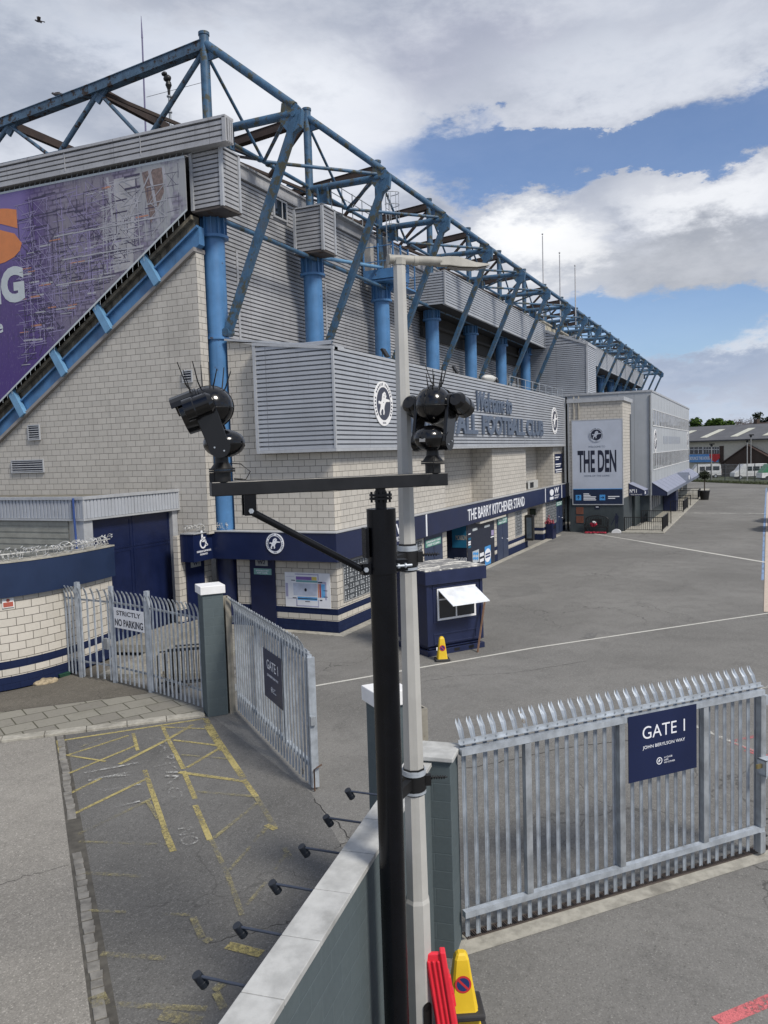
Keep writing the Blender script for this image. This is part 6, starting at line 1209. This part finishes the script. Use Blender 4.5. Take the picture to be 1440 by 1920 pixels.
# railings along the walkway
def railing(lab, runs):
    o = V(runs[0][0]+(0.1,)); t = thing('railing', lab, 'railing', o, 0, 'black railings along the office front'); fr_, br_ = MB(), MB(); H_ = 1.0
    for p, q in runs:
        p, q = V(p+(.1,)), V(q+(.1,)); d = (q-p).normalized(); L = (q-p).length; k = max(2,int(L/.14)); fr_.cyl(p+Z*H_,q+Z*H_,.028,n=6); fr_.cyl(p+Z*.12,q+Z*.12,.02,n=6)
        for e in (p,q): fr_.cyl(e,e+Z*(H_+.03),.035,n=6)
        for i in range(1,k): br_.cyl(p+d*L*i/k+Z*.12,p+d*L*i/k+Z*H_,.014,n=4)
    fr_.build('frame', RAILB, t); br_.build('bars', RAILB, t)
railing('black railing box standing in front of the small press doorway awning', [((59.75,8.7),(59.75,6.12)),((59.75,6.12),(63.6,6.12)),((66.0,8.3),(66.0,6.12))])
railing('black railing run beside the navy porch under the long awning', [((77.4,7.2),(77.4,6.12)),((77.4,6.12),(82.6,6.12)),((82.6,6.12),(82.6,7.2)),((86,6.12),(86,7.3))])
railing('black railing run at the far end of the walkway by the planter', [((95,8.0),(95,6.0)),((95,6.0),(99.5,6.0)),((99.5,8.0),(99.5,6.0))])
# clipped tree in a pot
p = G(1321,937); tr_ = thing('potted_tree', 'clipped ball tree in a black pot at the end of the railings', 'potted tree', (p.x,p.y,0)); b = MB(); b.cyl((p.x,p.y,0),(p.x,p.y,1.0),.42,.56,n=16); b.cyl((p.x,p.y,.92),(p.x,p.y,1.02),.6,n=16); b.build('pot', RUB, tr_); b = MB(); b.tube([(p.x,p.y,.9),(p.x+.05,p.y,1.6),(p.x,p.y,2.4)],.06,6); b.build('trunk', BARK, tr_)
def leaves(mb, c, r, n, s, seed, sq=1.0):
    random.seed(seed); c = V(c)
    for i in range(n):
        d = V((random.gauss(0,1),random.gauss(0,1),random.gauss(0,1))).normalized(); k = random.random()**.4; q = c+V((d.x*r[0],d.y*r[1],d.z*r[2]))*k*random.uniform(.85,1.12)
        a = V((random.gauss(0,1),random.gauss(0,1),random.gauss(0,.6))).normalized(); e = a.cross(V((random.gauss(0,1),random.gauss(0,1),random.gauss(0,1)))).normalized(); z = s*random.uniform(.6,1.3); mb.sheet([q-a*z-e*z*.1, q+e*z*.5, q+a*z, q-e*z*.5])
b = MB(); leaves(b,(p.x,p.y,2.75),(.62,.62,.5),900,.1,4); b.build('crown', LEAFD, tr_, fix=False)
# ================================================================ far side of the yard
b = MB(); b.sheet([(147,14,.03),(125.5,-4,.03),(150,-30,.03),(190,-30,.03),(190,40,.03),(150,40,.03)]); struct(b.build('grass_verge', GRAS, at=(0,0,0)))
b = MB(); random.seed(14)
e0, e1 = V((147,14,.03)), V((127,-2.7,.03))
for i in range(1500): t = random.random(); q = e0+(e1-e0)*t+V((random.random()**2*6,random.uniform(-.2,.2),0)); h = random.uniform(.08,.3); a = random.uniform(0,6.28); k = V((math.cos(a),math.sin(a),0))*.06; b.add([q-k,q+k,q+Z*h+k*2],[(0,1,2)])
struct(tag(b.build('grass', GRAS, at=(0,0,0), fix=False), 'rough green grass along the far edge of the yard', 'grass'), 'stuff')
fw = thing('perimeter_fence', 'tall grey mesh fence with posts between the grass and the parked vans', 'fence', (149,11,0)); b = MB(); bb = MB(); f0, f1 = V((153,16,0)), V((136,-4,0)); d = (f1-f0).normalized(); L = (f1-f0).length; i = 0
while i*.16 < L: q = f0+d*i*.16; bb.cyl(q+Z*.1,q+Z*2.75,.011,n=4,caps=False); i += 1
for z in (.3,1.2,2.1,2.7): bb.cyl(f0+Z*z,f1+Z*z,.014,n=4)
bb.build('mesh', GALVD, fw)
for i in range(10): q = f0+d*L*i/9; b = MB(); b.box(q.x-.06,q.x+.06,q.y-.06,q.y+.06,0,2.9); b.build('post', plain('fence_post_dark', (.08,.085,.09), .5) if i == 0 else D.materials['fence_post_dark'], fw)
# vans
def van(lab, loc, rz, L=5.6, hgt=2.5, dark=False):
    t = thing('minibus', lab, 'minibus', loc, rz, 'white minibuses behind the fence'); W = 1.0; pr = [(-L/2,.45),(-L/2,hgt*.55),(-L/2+.12,hgt-.2),(-L/2+.4,hgt),(L/2-1.5,hgt),(L/2-.75,hgt*.60),(L/2-.1,hgt*.46),(L/2,.9),(L/2,.45)]
    b = MB(); b.prism([(x,-W,z) for x, z in pr], (0,2*W,0)); b.build('body', plain('van_white', (.66,.67,.68), .35, coat=.3) if 'van_white' not in D.materials else D.materials['van_white'], t, local=True, bevel=.05)
    for s in (-1,1):
        for x0, x1 in ((-L/2+.35,-L/2+1.45),(-L/2+1.6,-L/2+2.7),(-L/2+2.85,-L/2+3.75)): b = MB(); b.box(x0,x1,s*W-.012 if s<0 else W-.001,s*W+.001 if s<0 else W+.012,hgt*.55,hgt*.84); b.build('window', GLASS, t, local=True)
        for x in (-L/2+1.0,L/2-1.0): b = MB(); b.cyl((x,s*(W-.22),.34),(x,s*(W+.01),.34),.34,n=18); w = b.build('wheel', RUB, t, local=True); b = MB(); b.cyl((x,s*(W+.0),.34),(x,s*(W+.02),.34),.2,n=14); b.build('rim', GALV, w, local=True)
        b = MB(); b.box(-L/2-.012,-L/2,s*W*.95-.12,s*W*.95+.12 if s<0 else s*W*.95+.02,hgt*.36,hgt*.5); b.build('tail_light', REDI, t, local=True)
    b = MB(); b.box(-L/2-.005,-L/2+.02,-.8,.8,hgt*.56,hgt*.8); b.build('rear_window', GLASS, t, local=True)
    b = MB(); b.box(-L/2-.08,L/2+.06,-W-.01,W+.01,.3,.5); b.build('bumper', RUB, t, local=True)
    return t
q = G(1340,893); van('white minibus parked between the blue banner and the brick gable', (157,8.9,0), math.radians(108)); van('white minibus parked in front of the brown brick gable beside the green van', (150.5,1.3,0), math.radians(112), 5.8, 2.55)
gv = thing('green_van', 'green and white van parked beyond the fence beside the second minibus', 'van', (146,-2.6,0), math.radians(115)); b = MB(); b.prism([(-2.8,-1,1.2),(-2.8,-1,2.6),(1.4,-1,2.6),(1.9,-1,2.0),(2.6,-1,1.2)],(0,2,0)); b.build('body', plain('van_green', (.02,.2,.08), .4), gv, local=True, bevel=.05); b = MB(); b.prism([(-2.85,-1.01,.4),(-2.85,-1.01,1.2),(2.65,-1.01,1.2),(2.7,-1.01,.4)],(0,2.02,0)); b.build('lower_body', WHITE, gv, local=True); b = MB(); b.box(-2.3,1.2,1.0,1.012,1.5,1.7); b.box(-2.0,.9,1.0,1.012,2.05,2.2); b.build('stripe', WHITE, gv, local=True)
for x in (-1.8,1.8): b = MB(); b.cyl((x,-1.03,.35),(x,1.03,.35),.35,n=16); b.build('wheel', RUB, gv, local=True)
# warehouse
wh = thing('warehouse', 'long cream warehouse with a grey sheet roof and pale rooflights', 'warehouse', (170,10,0)); w0, w1 = V((176,40,0)), V((150,-25,0)); d = (w1-w0).normalized(); L = (w1-w0).length; n = V((-d.y,d.x,0)); n = n if n.x > 0 else -n; WH = 7.0
ez = 6.7
b = MB(); b.obox(w0, d*L, n*30, Z*ez); b.build('wall', CREAM, wh); b = MB(); b.prism([w0-n*.6+Z*(ez-.1), w0+n*16+Z*(ez+3.1), w0+n*32+Z*(ez-.1)], d*L); rf = b.build('roof', ROOF, wh); b = MB(); b.obox(w0-n*.75+Z*(ez-.15), d*L, n*.15, Z*.25); b.build('gutter', plain('gutter_dark', (.06,.06,.065), .6), wh)
sl2 = (n*16.6+Z*3.2); up3 = d.cross(sl2).normalized(); up3 = up3 if up3.z > 0 else -up3
for i in range(12): b = MB(); b.obox(w0-n*.6+Z*(ez-.1)+d*(L*(i+.3)/12)+sl2*.22+up3*.03, d*1.3, sl2*.5, up3*.04); b.build('rooflight', SKYL, rf)
for px0, px1 in ((1293,1318),(1319,1334),(1335,1349)):
    def onw(px, py): r = ray(px,py); t = (w0-n*.02-EYE).dot(n)/r.dot(n); return EYE+r*t
    a, e = onw(px0,851), onw(px1,838); b = MB(); b.prism([V((a.x,a.y,a.z)),V((e.x,e.y,a.z)),V((e.x,e.y,e.z)),V((a.x,a.y,e.z))], -n*.05); w = b.build('window', GLASS, wh); b = MB(); dd2 = V((e.x-a.x,e.y-a.y,0)); hz = e.z-a.z
    for s in (0,.33,.66,.97): b.obox(V((a.x,a.y,a.z))+dd2*s-n*.09, dd2*.03, n*.03, Z*hz)
    b.obox(V((a.x,a.y,a.z+hz*.62))-n*.09, dd2, n*.03, Z*.08); b.build('window_frame', WHITE, w)
a, e = onw(1349,868), onw(1357,836); b = MB(); b.prism([V((a.x,a.y,a.z)),V((e.x,e.y,a.z)),V((e.x,e.y,e.z)),V((a.x,a.y,e.z))], -n*.08); b.build('brown_panel', BRNW, wh)
o_, e_ = onw(1286,867), onw(1348.5,851); th = thing('sports_banner', 'blue banner with white capitals and a red badge on the warehouse wall', 'banner', V((o_.x,o_.y,o_.z))-n*.3); dd2 = V((e_.x-o_.x,e_.y-o_.y,0)); hz = e_.z-o_.z; OO = V((o_.x,o_.y,o_.z))-n*.3; b = MB(); b.obox(OO, dd2, n*.05, Z*hz); b.build('sheet', plain('banner_blue', (.12,.32,.66), .5), th)
wl = dd2.length; dr_ = dd2.normalized(); text('banner_lettering', 'BOUNCE THE HOUSE', OO-n*.01+dr_*wl*.15+Z*hz*.3, dr_, Z, wl*.6, hz*.42, LETW, th, dep=.02, bold=.03); b = MB(); c = OO-n*.03+dr_*wl*.89+Z*hz*.5; b.prism([c+dr_*x*1.1+Z*z for x, z in ((-.9,.75),(.85,.75),(.9,.0),(.1,-.75),(-.3,-.6),(-.9,.1))], n*.01); b.build('badge', REDI, th)
# brown brick gable building in front
def onu(px, py, u): return PX(px,py,u)
gb = thing('brick_gable_building', 'low dark brown brick building whose gable points up in front of the warehouse', 'brick building', (161,3,0)); a = V((162.0,PX(1352,880,162).y,0)); e = V((157,PX(1460,880,157).y,0)); d3 = (e-a); m_ = a+d3*.47; pk = PX(1402,836,(a.x+e.x)/2).z; n3 = V((d3.y,-d3.x,0)).normalized(); n3 = n3 if n3.x > 0 else -n3
b = MB(); b.prism([a, e, e+Z*2.3, m_+Z*pk, a+Z*2.3], n3*5); b.build('wall', BRNW, gb); b = MB(); b.prism([a+Z*2.35-n3*.2, m_+Z*(pk+.05)-n3*.2, m_+Z*(pk+.25)-n3*.2, a+Z*2.55-n3*.2], n3*5.4); b.prism([m_+Z*(pk+.05)-n3*.2, e+Z*2.35-n3*.2, e+Z*2.55-n3*.2, m_+Z*(pk+.25)-n3*.2], n3*5.4); b.build('roof', ROOFB, gb)
# poles in front of the warehouse
for px, pt, pb_, u, lab, cam in ((1334,832,900,147,'slim grey pole with a small dark head before the first minibus',1),(1401,824,902,143,'slim pale lamp pole in front of the brick gable, left one',1),(1408,815,870,158,'slim pale lamp pole in front of the brick gable, right one',0)):
    p = PX(px,pt,u); th = thing('lamp_pole', lab, 'lamp pole', (u,p.y,0), 0, 'slim poles before the warehouse'); b = MB(); b.cyl((u,p.y,0),(u,p.y,p.z),.09,.07,n=8); b.build('pole', plain('pole_grey', (.3,.3,.3), .5) if 'pole_grey' not in D.materials else D.materials['pole_grey'], th); b = MB(); b.box(u-.2,u+.2,p.y-.5,p.y+.35,p.z-.15,p.z+.05); b.ell((u,p.y,p.z-.3),(.2,.2,.2),None,8,6); b.build('head', RUB, th)
# trees, roofs and towers beyond
def tree(lab, loc, r, zc3, n, s, seed, mat):
    t = thing('tree', lab, 'tree', loc, 0, 'trees beyond the warehouse'); x, y = loc[0], loc[1]; b = MB(); b.tube([(x,y,0),(x+.2,y,zc3*.5),(x,y+.2,zc3)],[.35,.25,.12],8)
    random.seed(seed)
    for i in range(7): a = random.uniform(0,6.28); b.tube([(x,y,zc3*random.uniform(.45,.8)),(x+r[0]*.6*math.cos(a),y+r[1]*.6*math.sin(a),zc3+random.uniform(-.4,.5)*r[2])],[.12,.03],5)
    b.build('trunk', BARK, t); b = MB()
    for i in range(16): q = V((random.uniform(-1,1)*r[0]*.75,random.uniform(-1,1)*r[1]*.75,random.uniform(-.7,.75)*r[2])); k = random.uniform(.25,.42); leaves(b, V((x,y,zc3))+q, (r[0]*k,r[1]*k,r[2]*k), n//16, s, seed*40+i)
    b.build('crown', mat, t, fix=False)
p = PX(1319,796,215); tree('broad bright green tree showing over the end of the warehouse roof', (215,p.y,0), (4.5,4.6,4.2), p.z-2.2, 5200, .45, 3, LEAF); p = PX(1346,796,212); tree('lower green tree beside the broad one, close to the brown roof', (212,p.y,0), (4,4.4,4.0), p.z-2.2, 4200, .45, 6, LEAF)
p = PX(1397,795,420); tree('distant bare greyish tree above the brown roof ridge', (420,p.y,0), (4,6,4), p.z-1, 700, .4, 7, plain('bare_twig', (.14,.13,.12), .9)); p = PX(1440,790,330); tree('dark evergreen tree on the skyline beyond the brown roof', (330,p.y-1,0), (5,6,5), p.z, 2400, .5, 8, LEAFD)
th = thing('terraced_houses', 'long brown tiled roof of terraced houses behind the warehouse', 'houses', (240,0,0)); p, q = PX(1368,797,245), PX(1480,793,230); zz = p.z; d4 = V((q.x-p.x,q.y-p.y,0)); o4 = V((p.x,p.y,0)); n4 = V((d4.y,-d4.x,0)).normalized(); n4 = n4 if n4.x > 0 else -n4; b = MB(); b.obox(o4, d4, n4*9, Z*(zz-3.2)); b.build('wall', CREAM, th); b = MB(); b.prism([o4-n4*.4+Z*(zz-3.4), o4+n4*4.5+Z*(zz+.3), o4+n4*9.4+Z*(zz-3.4)], d4); rf = b.build('roof', ROOFB, th)
for s in (.22,.5,.8): b = MB(); b.obox(o4+d4*s+n4*4+Z*(zz-.6), d4.normalized()*1.2, n4*1, Z*1.9); b.build('chimney', BRNW, rf)
for s in (.12,.42,.66): c = o4+d4*s+n4*1.2; b = MB(); b.prism([c+Z*(zz-3.2)-d4.normalized()*1.5, c+Z*(zz-3.2)+d4.normalized()*1.5, c+Z*(zz-1.3)], n4*3); b.build('dormer', CREAM, rf)
for px, py, w, u, lab in ((1295,787,26,1400,'pale tower block far on the skyline beside the office corner'),(1300,791,18,1250,'lower pale tower block far on the skyline'),):
    p = PX(px,py,u); th = thing('tower_block', lab, 'tower block', (u,p.y,0), 0, 'far tower blocks'); b = MB(); b.box(u,u+15,p.y-w*.13,p.y+w*.13,0,p.z); b.build('wall', plain('far_grey', (.42,.43,.47), .8) if 'far_grey' not in D.materials else D.materials['far_grey'], th); b = MB()
    for i in range(8): b.box(u-.05,u,p.y-w*.11,p.y+w*.11,p.z-3.2*i-2.6,p.z-3.2*i-1.2)
    b.build('window', plain('far_window', (.2,.22,.26), .4) if 'far_window' not in D.materials else D.materials['far_window'], th)
# parked cars at the right edge
def car(lab, loc, rz, paint, seed=0):
    t = thing('parked_car', lab, 'car', loc, rz, 'cars parked along the right kerb'); L, W, Hh = 4.3, .88, 1.5; lo_ = [(-L/2,.35),(-L/2-.02,.8),(-L/2+.1,.95),(L/2-1.1,.95),(L/2-.15,.75),(L/2,.6),(L/2,.3)]; b = MB(); b.prism([(x,-W,z) for x, z in lo_], (0,2*W,0)); b.build('body', paint, t, local=True, bevel=.07)
    b = MB(); b.prism([(-L/2+.2,-W+.12,.95),(-L/2+.55,-W+.2,Hh),(L/2-2.0,-W+.2,Hh),(L/2-1.15,-W+.12,.95)], (0,2*W-.3,0)); cb_ = b.build('cabin', GLASS, t, local=True, bevel=.05); b = MB(); b.prism([(-L/2+.5,-W+.16,Hh-.03),(L/2-1.95,-W+.16,Hh-.03),(L/2-2.05,-W+.16,Hh+.02),(-L/2+.6,-W+.16,Hh+.02)], (0,2*W-.36,0)); b.build('roof', paint, cb_, local=True)
    for s in (-1,1):
        for x in (-L/2+.8,L/2-.85): b = MB(); b.cyl((x,s*(W-.2),.31),(x,s*(W+.015),.31),.31,n=20); w = b.build('wheel', RUB, t, local=True); b = MB(); b.cyl((x,s*W,.31),(x,s*(W+.025),.31),.19,n=14); b.build('rim', GALV, w, local=True)
        b = MB(); b.box(-L/2-.035,-L/2+.15,s*(W-.28),s*(W+.005),.72,.9); b.build('tail_light', REDI, t, local=True); b = MB(); b.box(L/2-.1,L/2+.012,s*(W-.3),s*(W-.02),.55,.68); b.build('headlight', WHITEP, t, local=True)
    b = MB(); b.box(-L/2-.045,-L/2-.02,-.26,.26,.55,.66); b.build('number_plate', plain('plate_yellow', (.6,.5,.1), .5) if 'plate_yellow' not in D.materials else D.materials['plate_yellow'], t, local=True)
car('dark car with red tail light parked on the pinkish kerb strip', (63.2,-1.55,0), 0, plain('car_black', (.012,.013,.017), .25, coat=.6)); car('white car parked just beyond the dark car along the kerb strip', (70.0,-1.75,0), .02, plain('car_white', (.7,.71,.72), .3, coat=.5))
# ================================================================ light, sky, camera
SUNAZ, SUNEL = math.radians(-112), math.radians(47)
sd_ = V((math.cos(SUNAZ)*math.cos(SUNEL), math.sin(SUNAZ)*math.cos(SUNEL), math.sin(SUNEL)))
ld_ = D.lights.new('sun', 'SUN'); ld_.energy = 2.7; ld_.angle = math.radians(13); ld_.color = (1,.94,.85); lo2 = D.objects.new('sun', ld_); COL.objects.link(lo2); lo2.rotation_euler = sd_.to_track_quat('Z','Y').to_euler(); lo2.location = (20,-20,40)
wo = D.worlds.new('World'); SC.world = wo; wo.use_nodes = True
class WT(NT):
    def __init__(s, t): s.t = t; t.nodes.clear()
t = WT(wo.node_tree); out = t.n('ShaderNodeOutputWorld'); bg = t.n('ShaderNodeBackground'); t.t.links.new(bg.outputs[0], out.inputs[0])
sky = t.n('ShaderNodeTexSky', sky_type='NISHITA'); sky.sun_disc = False; sky.sun_elevation = SUNEL; sky.sun_rotation = math.pi/2-SUNAZ; sky.dust_density = .6; sky.ozone_density = 2.5
dr3 = t.n('ShaderNodeTexCoord').outputs['Generated']; dx = t.sep(dr3)
az = t.m('ARCTAN2', dx[1], dx[0]); el = t.m('ARCSINE', dx[2])
wv = t.com(t.m('MULTIPLY', dx[0], 1.0), dx[1], t.m('MULTIPLY', dx[2], 2.4))
n1 = t.noise(wv, 5.5, 9, .62, .4); n2_ = t.noise(wv, 2.2, 6, .6); n3_ = t.noise(t.map(wv,(1,1,1),(0,0,0),(3.1,1.7,.4)), 9, 8, .65)
azn = t.m('ADD', az, t.m('MULTIPLY', t.m('SUBTRACT', n1, .5), .16)); eln = t.m('ADD', el, t.m('MULTIPLY', t.m('SUBTRACT', n3_, .5), .13))
def ang(px, py): r = ray(px,py).normalized(); return math.atan2(r.y,r.x), math.asin(r.z)
def blob(px, py, rx, ry, a=.4, b_=1.15):
    A, E = ang(px,py); k = 1/1514.1; X_ = t.m('DIVIDE', t.m('SUBTRACT', azn, A), rx*k/math.cos(E)); Y_ = t.m('DIVIDE', t.m('SUBTRACT', eln, E), ry*k)
    r = t.m('SQRT', t.m('ADD', t.m('MULTIPLY', X_, X_), t.m('MULTIPLY', Y_, Y_))); return t.ss(r, b_, a)
# clear patches
def field(L, a=.0, b_=1.5):
    h = None
    for q in L: q = blob(*q, a, b_); h = q if h is None else t.m('MAXIMUM', h, q)
    return h
h1 = field(((1010,300,300,75),(1290,255,330,62),(880,290,150,60),(1260,610,230,62),(1120,600,110,50),(1400,580,120,40),(1420,420,10,10)))
c1_ = field(((1010,455,150,68),(1330,410,200,80),(1180,440,110,55),(1080,210,140,18),(1230,335,80,16)))
fld = t.m('ADD', t.m('SUBTRACT', h1, t.m('MULTIPLY', c1_, 1.05)), t.m('ADD', t.m('MULTIPLY', t.m('SUBTRACT', n1, .5), 1.1), t.m('MULTIPLY', t.m('SUBTRACT', n3_, .5), .55)))
hole = t.m('MULTIPLY', t.ss(fld, .16, .62), .9)
gen = t.m('MULTIPLY', t.ss(t.m('ABSOLUTE', t.m('SUBTRACT', az, YAW)), .55, .8), t.ss(n2_, .5, .62)); hole = t.m('MAXIMUM', hole, gen)
# cloud brightness
cg = t.mix(t.ss(n2_, .32, .68), (.30,.335,.42), (.52,.55,.62)); cg = t.mix(t.m('MULTIPLY', t.ss(n1, .42, .7), .6), cg, (.66,.68,.73))
for (px,py,rx,ry,col,k) in ((80,190,260,110,(.36,.40,.48),.75),(150,40,330,60,(.52,.56,.63),.6),(880,110,220,90,(.36,.38,.47),.7),(1200,130,280,65,(.62,.65,.71),.8),(500,200,220,120,(.78,.80,.84),.85),(640,330,190,120,(.74,.76,.81),.75),(300,90,180,60,(.62,.66,.74),.6),(60,300,160,60,(.70,.73,.79),.6),(1000,520,260,60,(.52,.54,.58),.8),(1330,480,190,80,(.36,.38,.42),.85),(1330,370,160,55,(.80,.81,.83),.95),(1300,540,130,30,(.38,.40,.44),.8),(1330,690,260,60,(.30,.37,.50),.85),(1420,640,160,26,(.62,.66,.72),.8),(1320,760,220,22,(.42,.50,.62),.8),(1000,440,130,58,(.92,.92,.91),1.0),(1070,470,90,50,(.85,.85,.85),.9),(930,430,60,30,(.9,.9,.9),.9),(1240,340,80,25,(.55,.57,.62),.6)):
    cg = t.mix(t.m('MULTIPLY', blob(px,py,rx,ry,.3,1.2), k), cg, col)
cg = t.mix(t.m('MULTIPLY', t.ss(n3_, .35, .7), .22), cg, (.9,.9,.92)); cg = t.mix(t.m('MULTIPLY', t.ss(n3_, .5, .25), .25), cg, (.30,.33,.40))
skc = t.mix(1.0, sky.outputs[0], (.80,.86,1.0), 'MULTIPLY'); SKS = .1
cl = t.mix(1.0, cg, (.87/SKS,.88/SKS,.90/SKS), 'MULTIPLY')
fc = t.mix(t.m('SUBTRACT', 1.0, hole), skc, cl)
t.L(fc, bg.inputs[0]); bg.inputs[1].default_value = SKS
cam = D.cameras.new('camera'); co = D.objects.new('camera', cam); COL.objects.link(co); SC.camera = co
co.matrix_world = Matrix(((CR.x,CU.x,-CF.x,0),(CR.y,CU.y,-CF.y,0),(CR.z,CU.z,-CF.z,H),(0,0,0,1)))
cam.sensor_fit = 'VERTICAL'; cam.sensor_height = 24; cam.lens = FOC/1920*24; cam.clip_start = .1; cam.clip_end = 5000
SC.view_settings.view_transform = 'Standard'; SC.view_settings.look = 'None'; SC.view_settings.exposure = .35; SC.view_settings.gamma = 1
SC.cycles.max_bounces = 6; SC.cycles.use_denoising = True
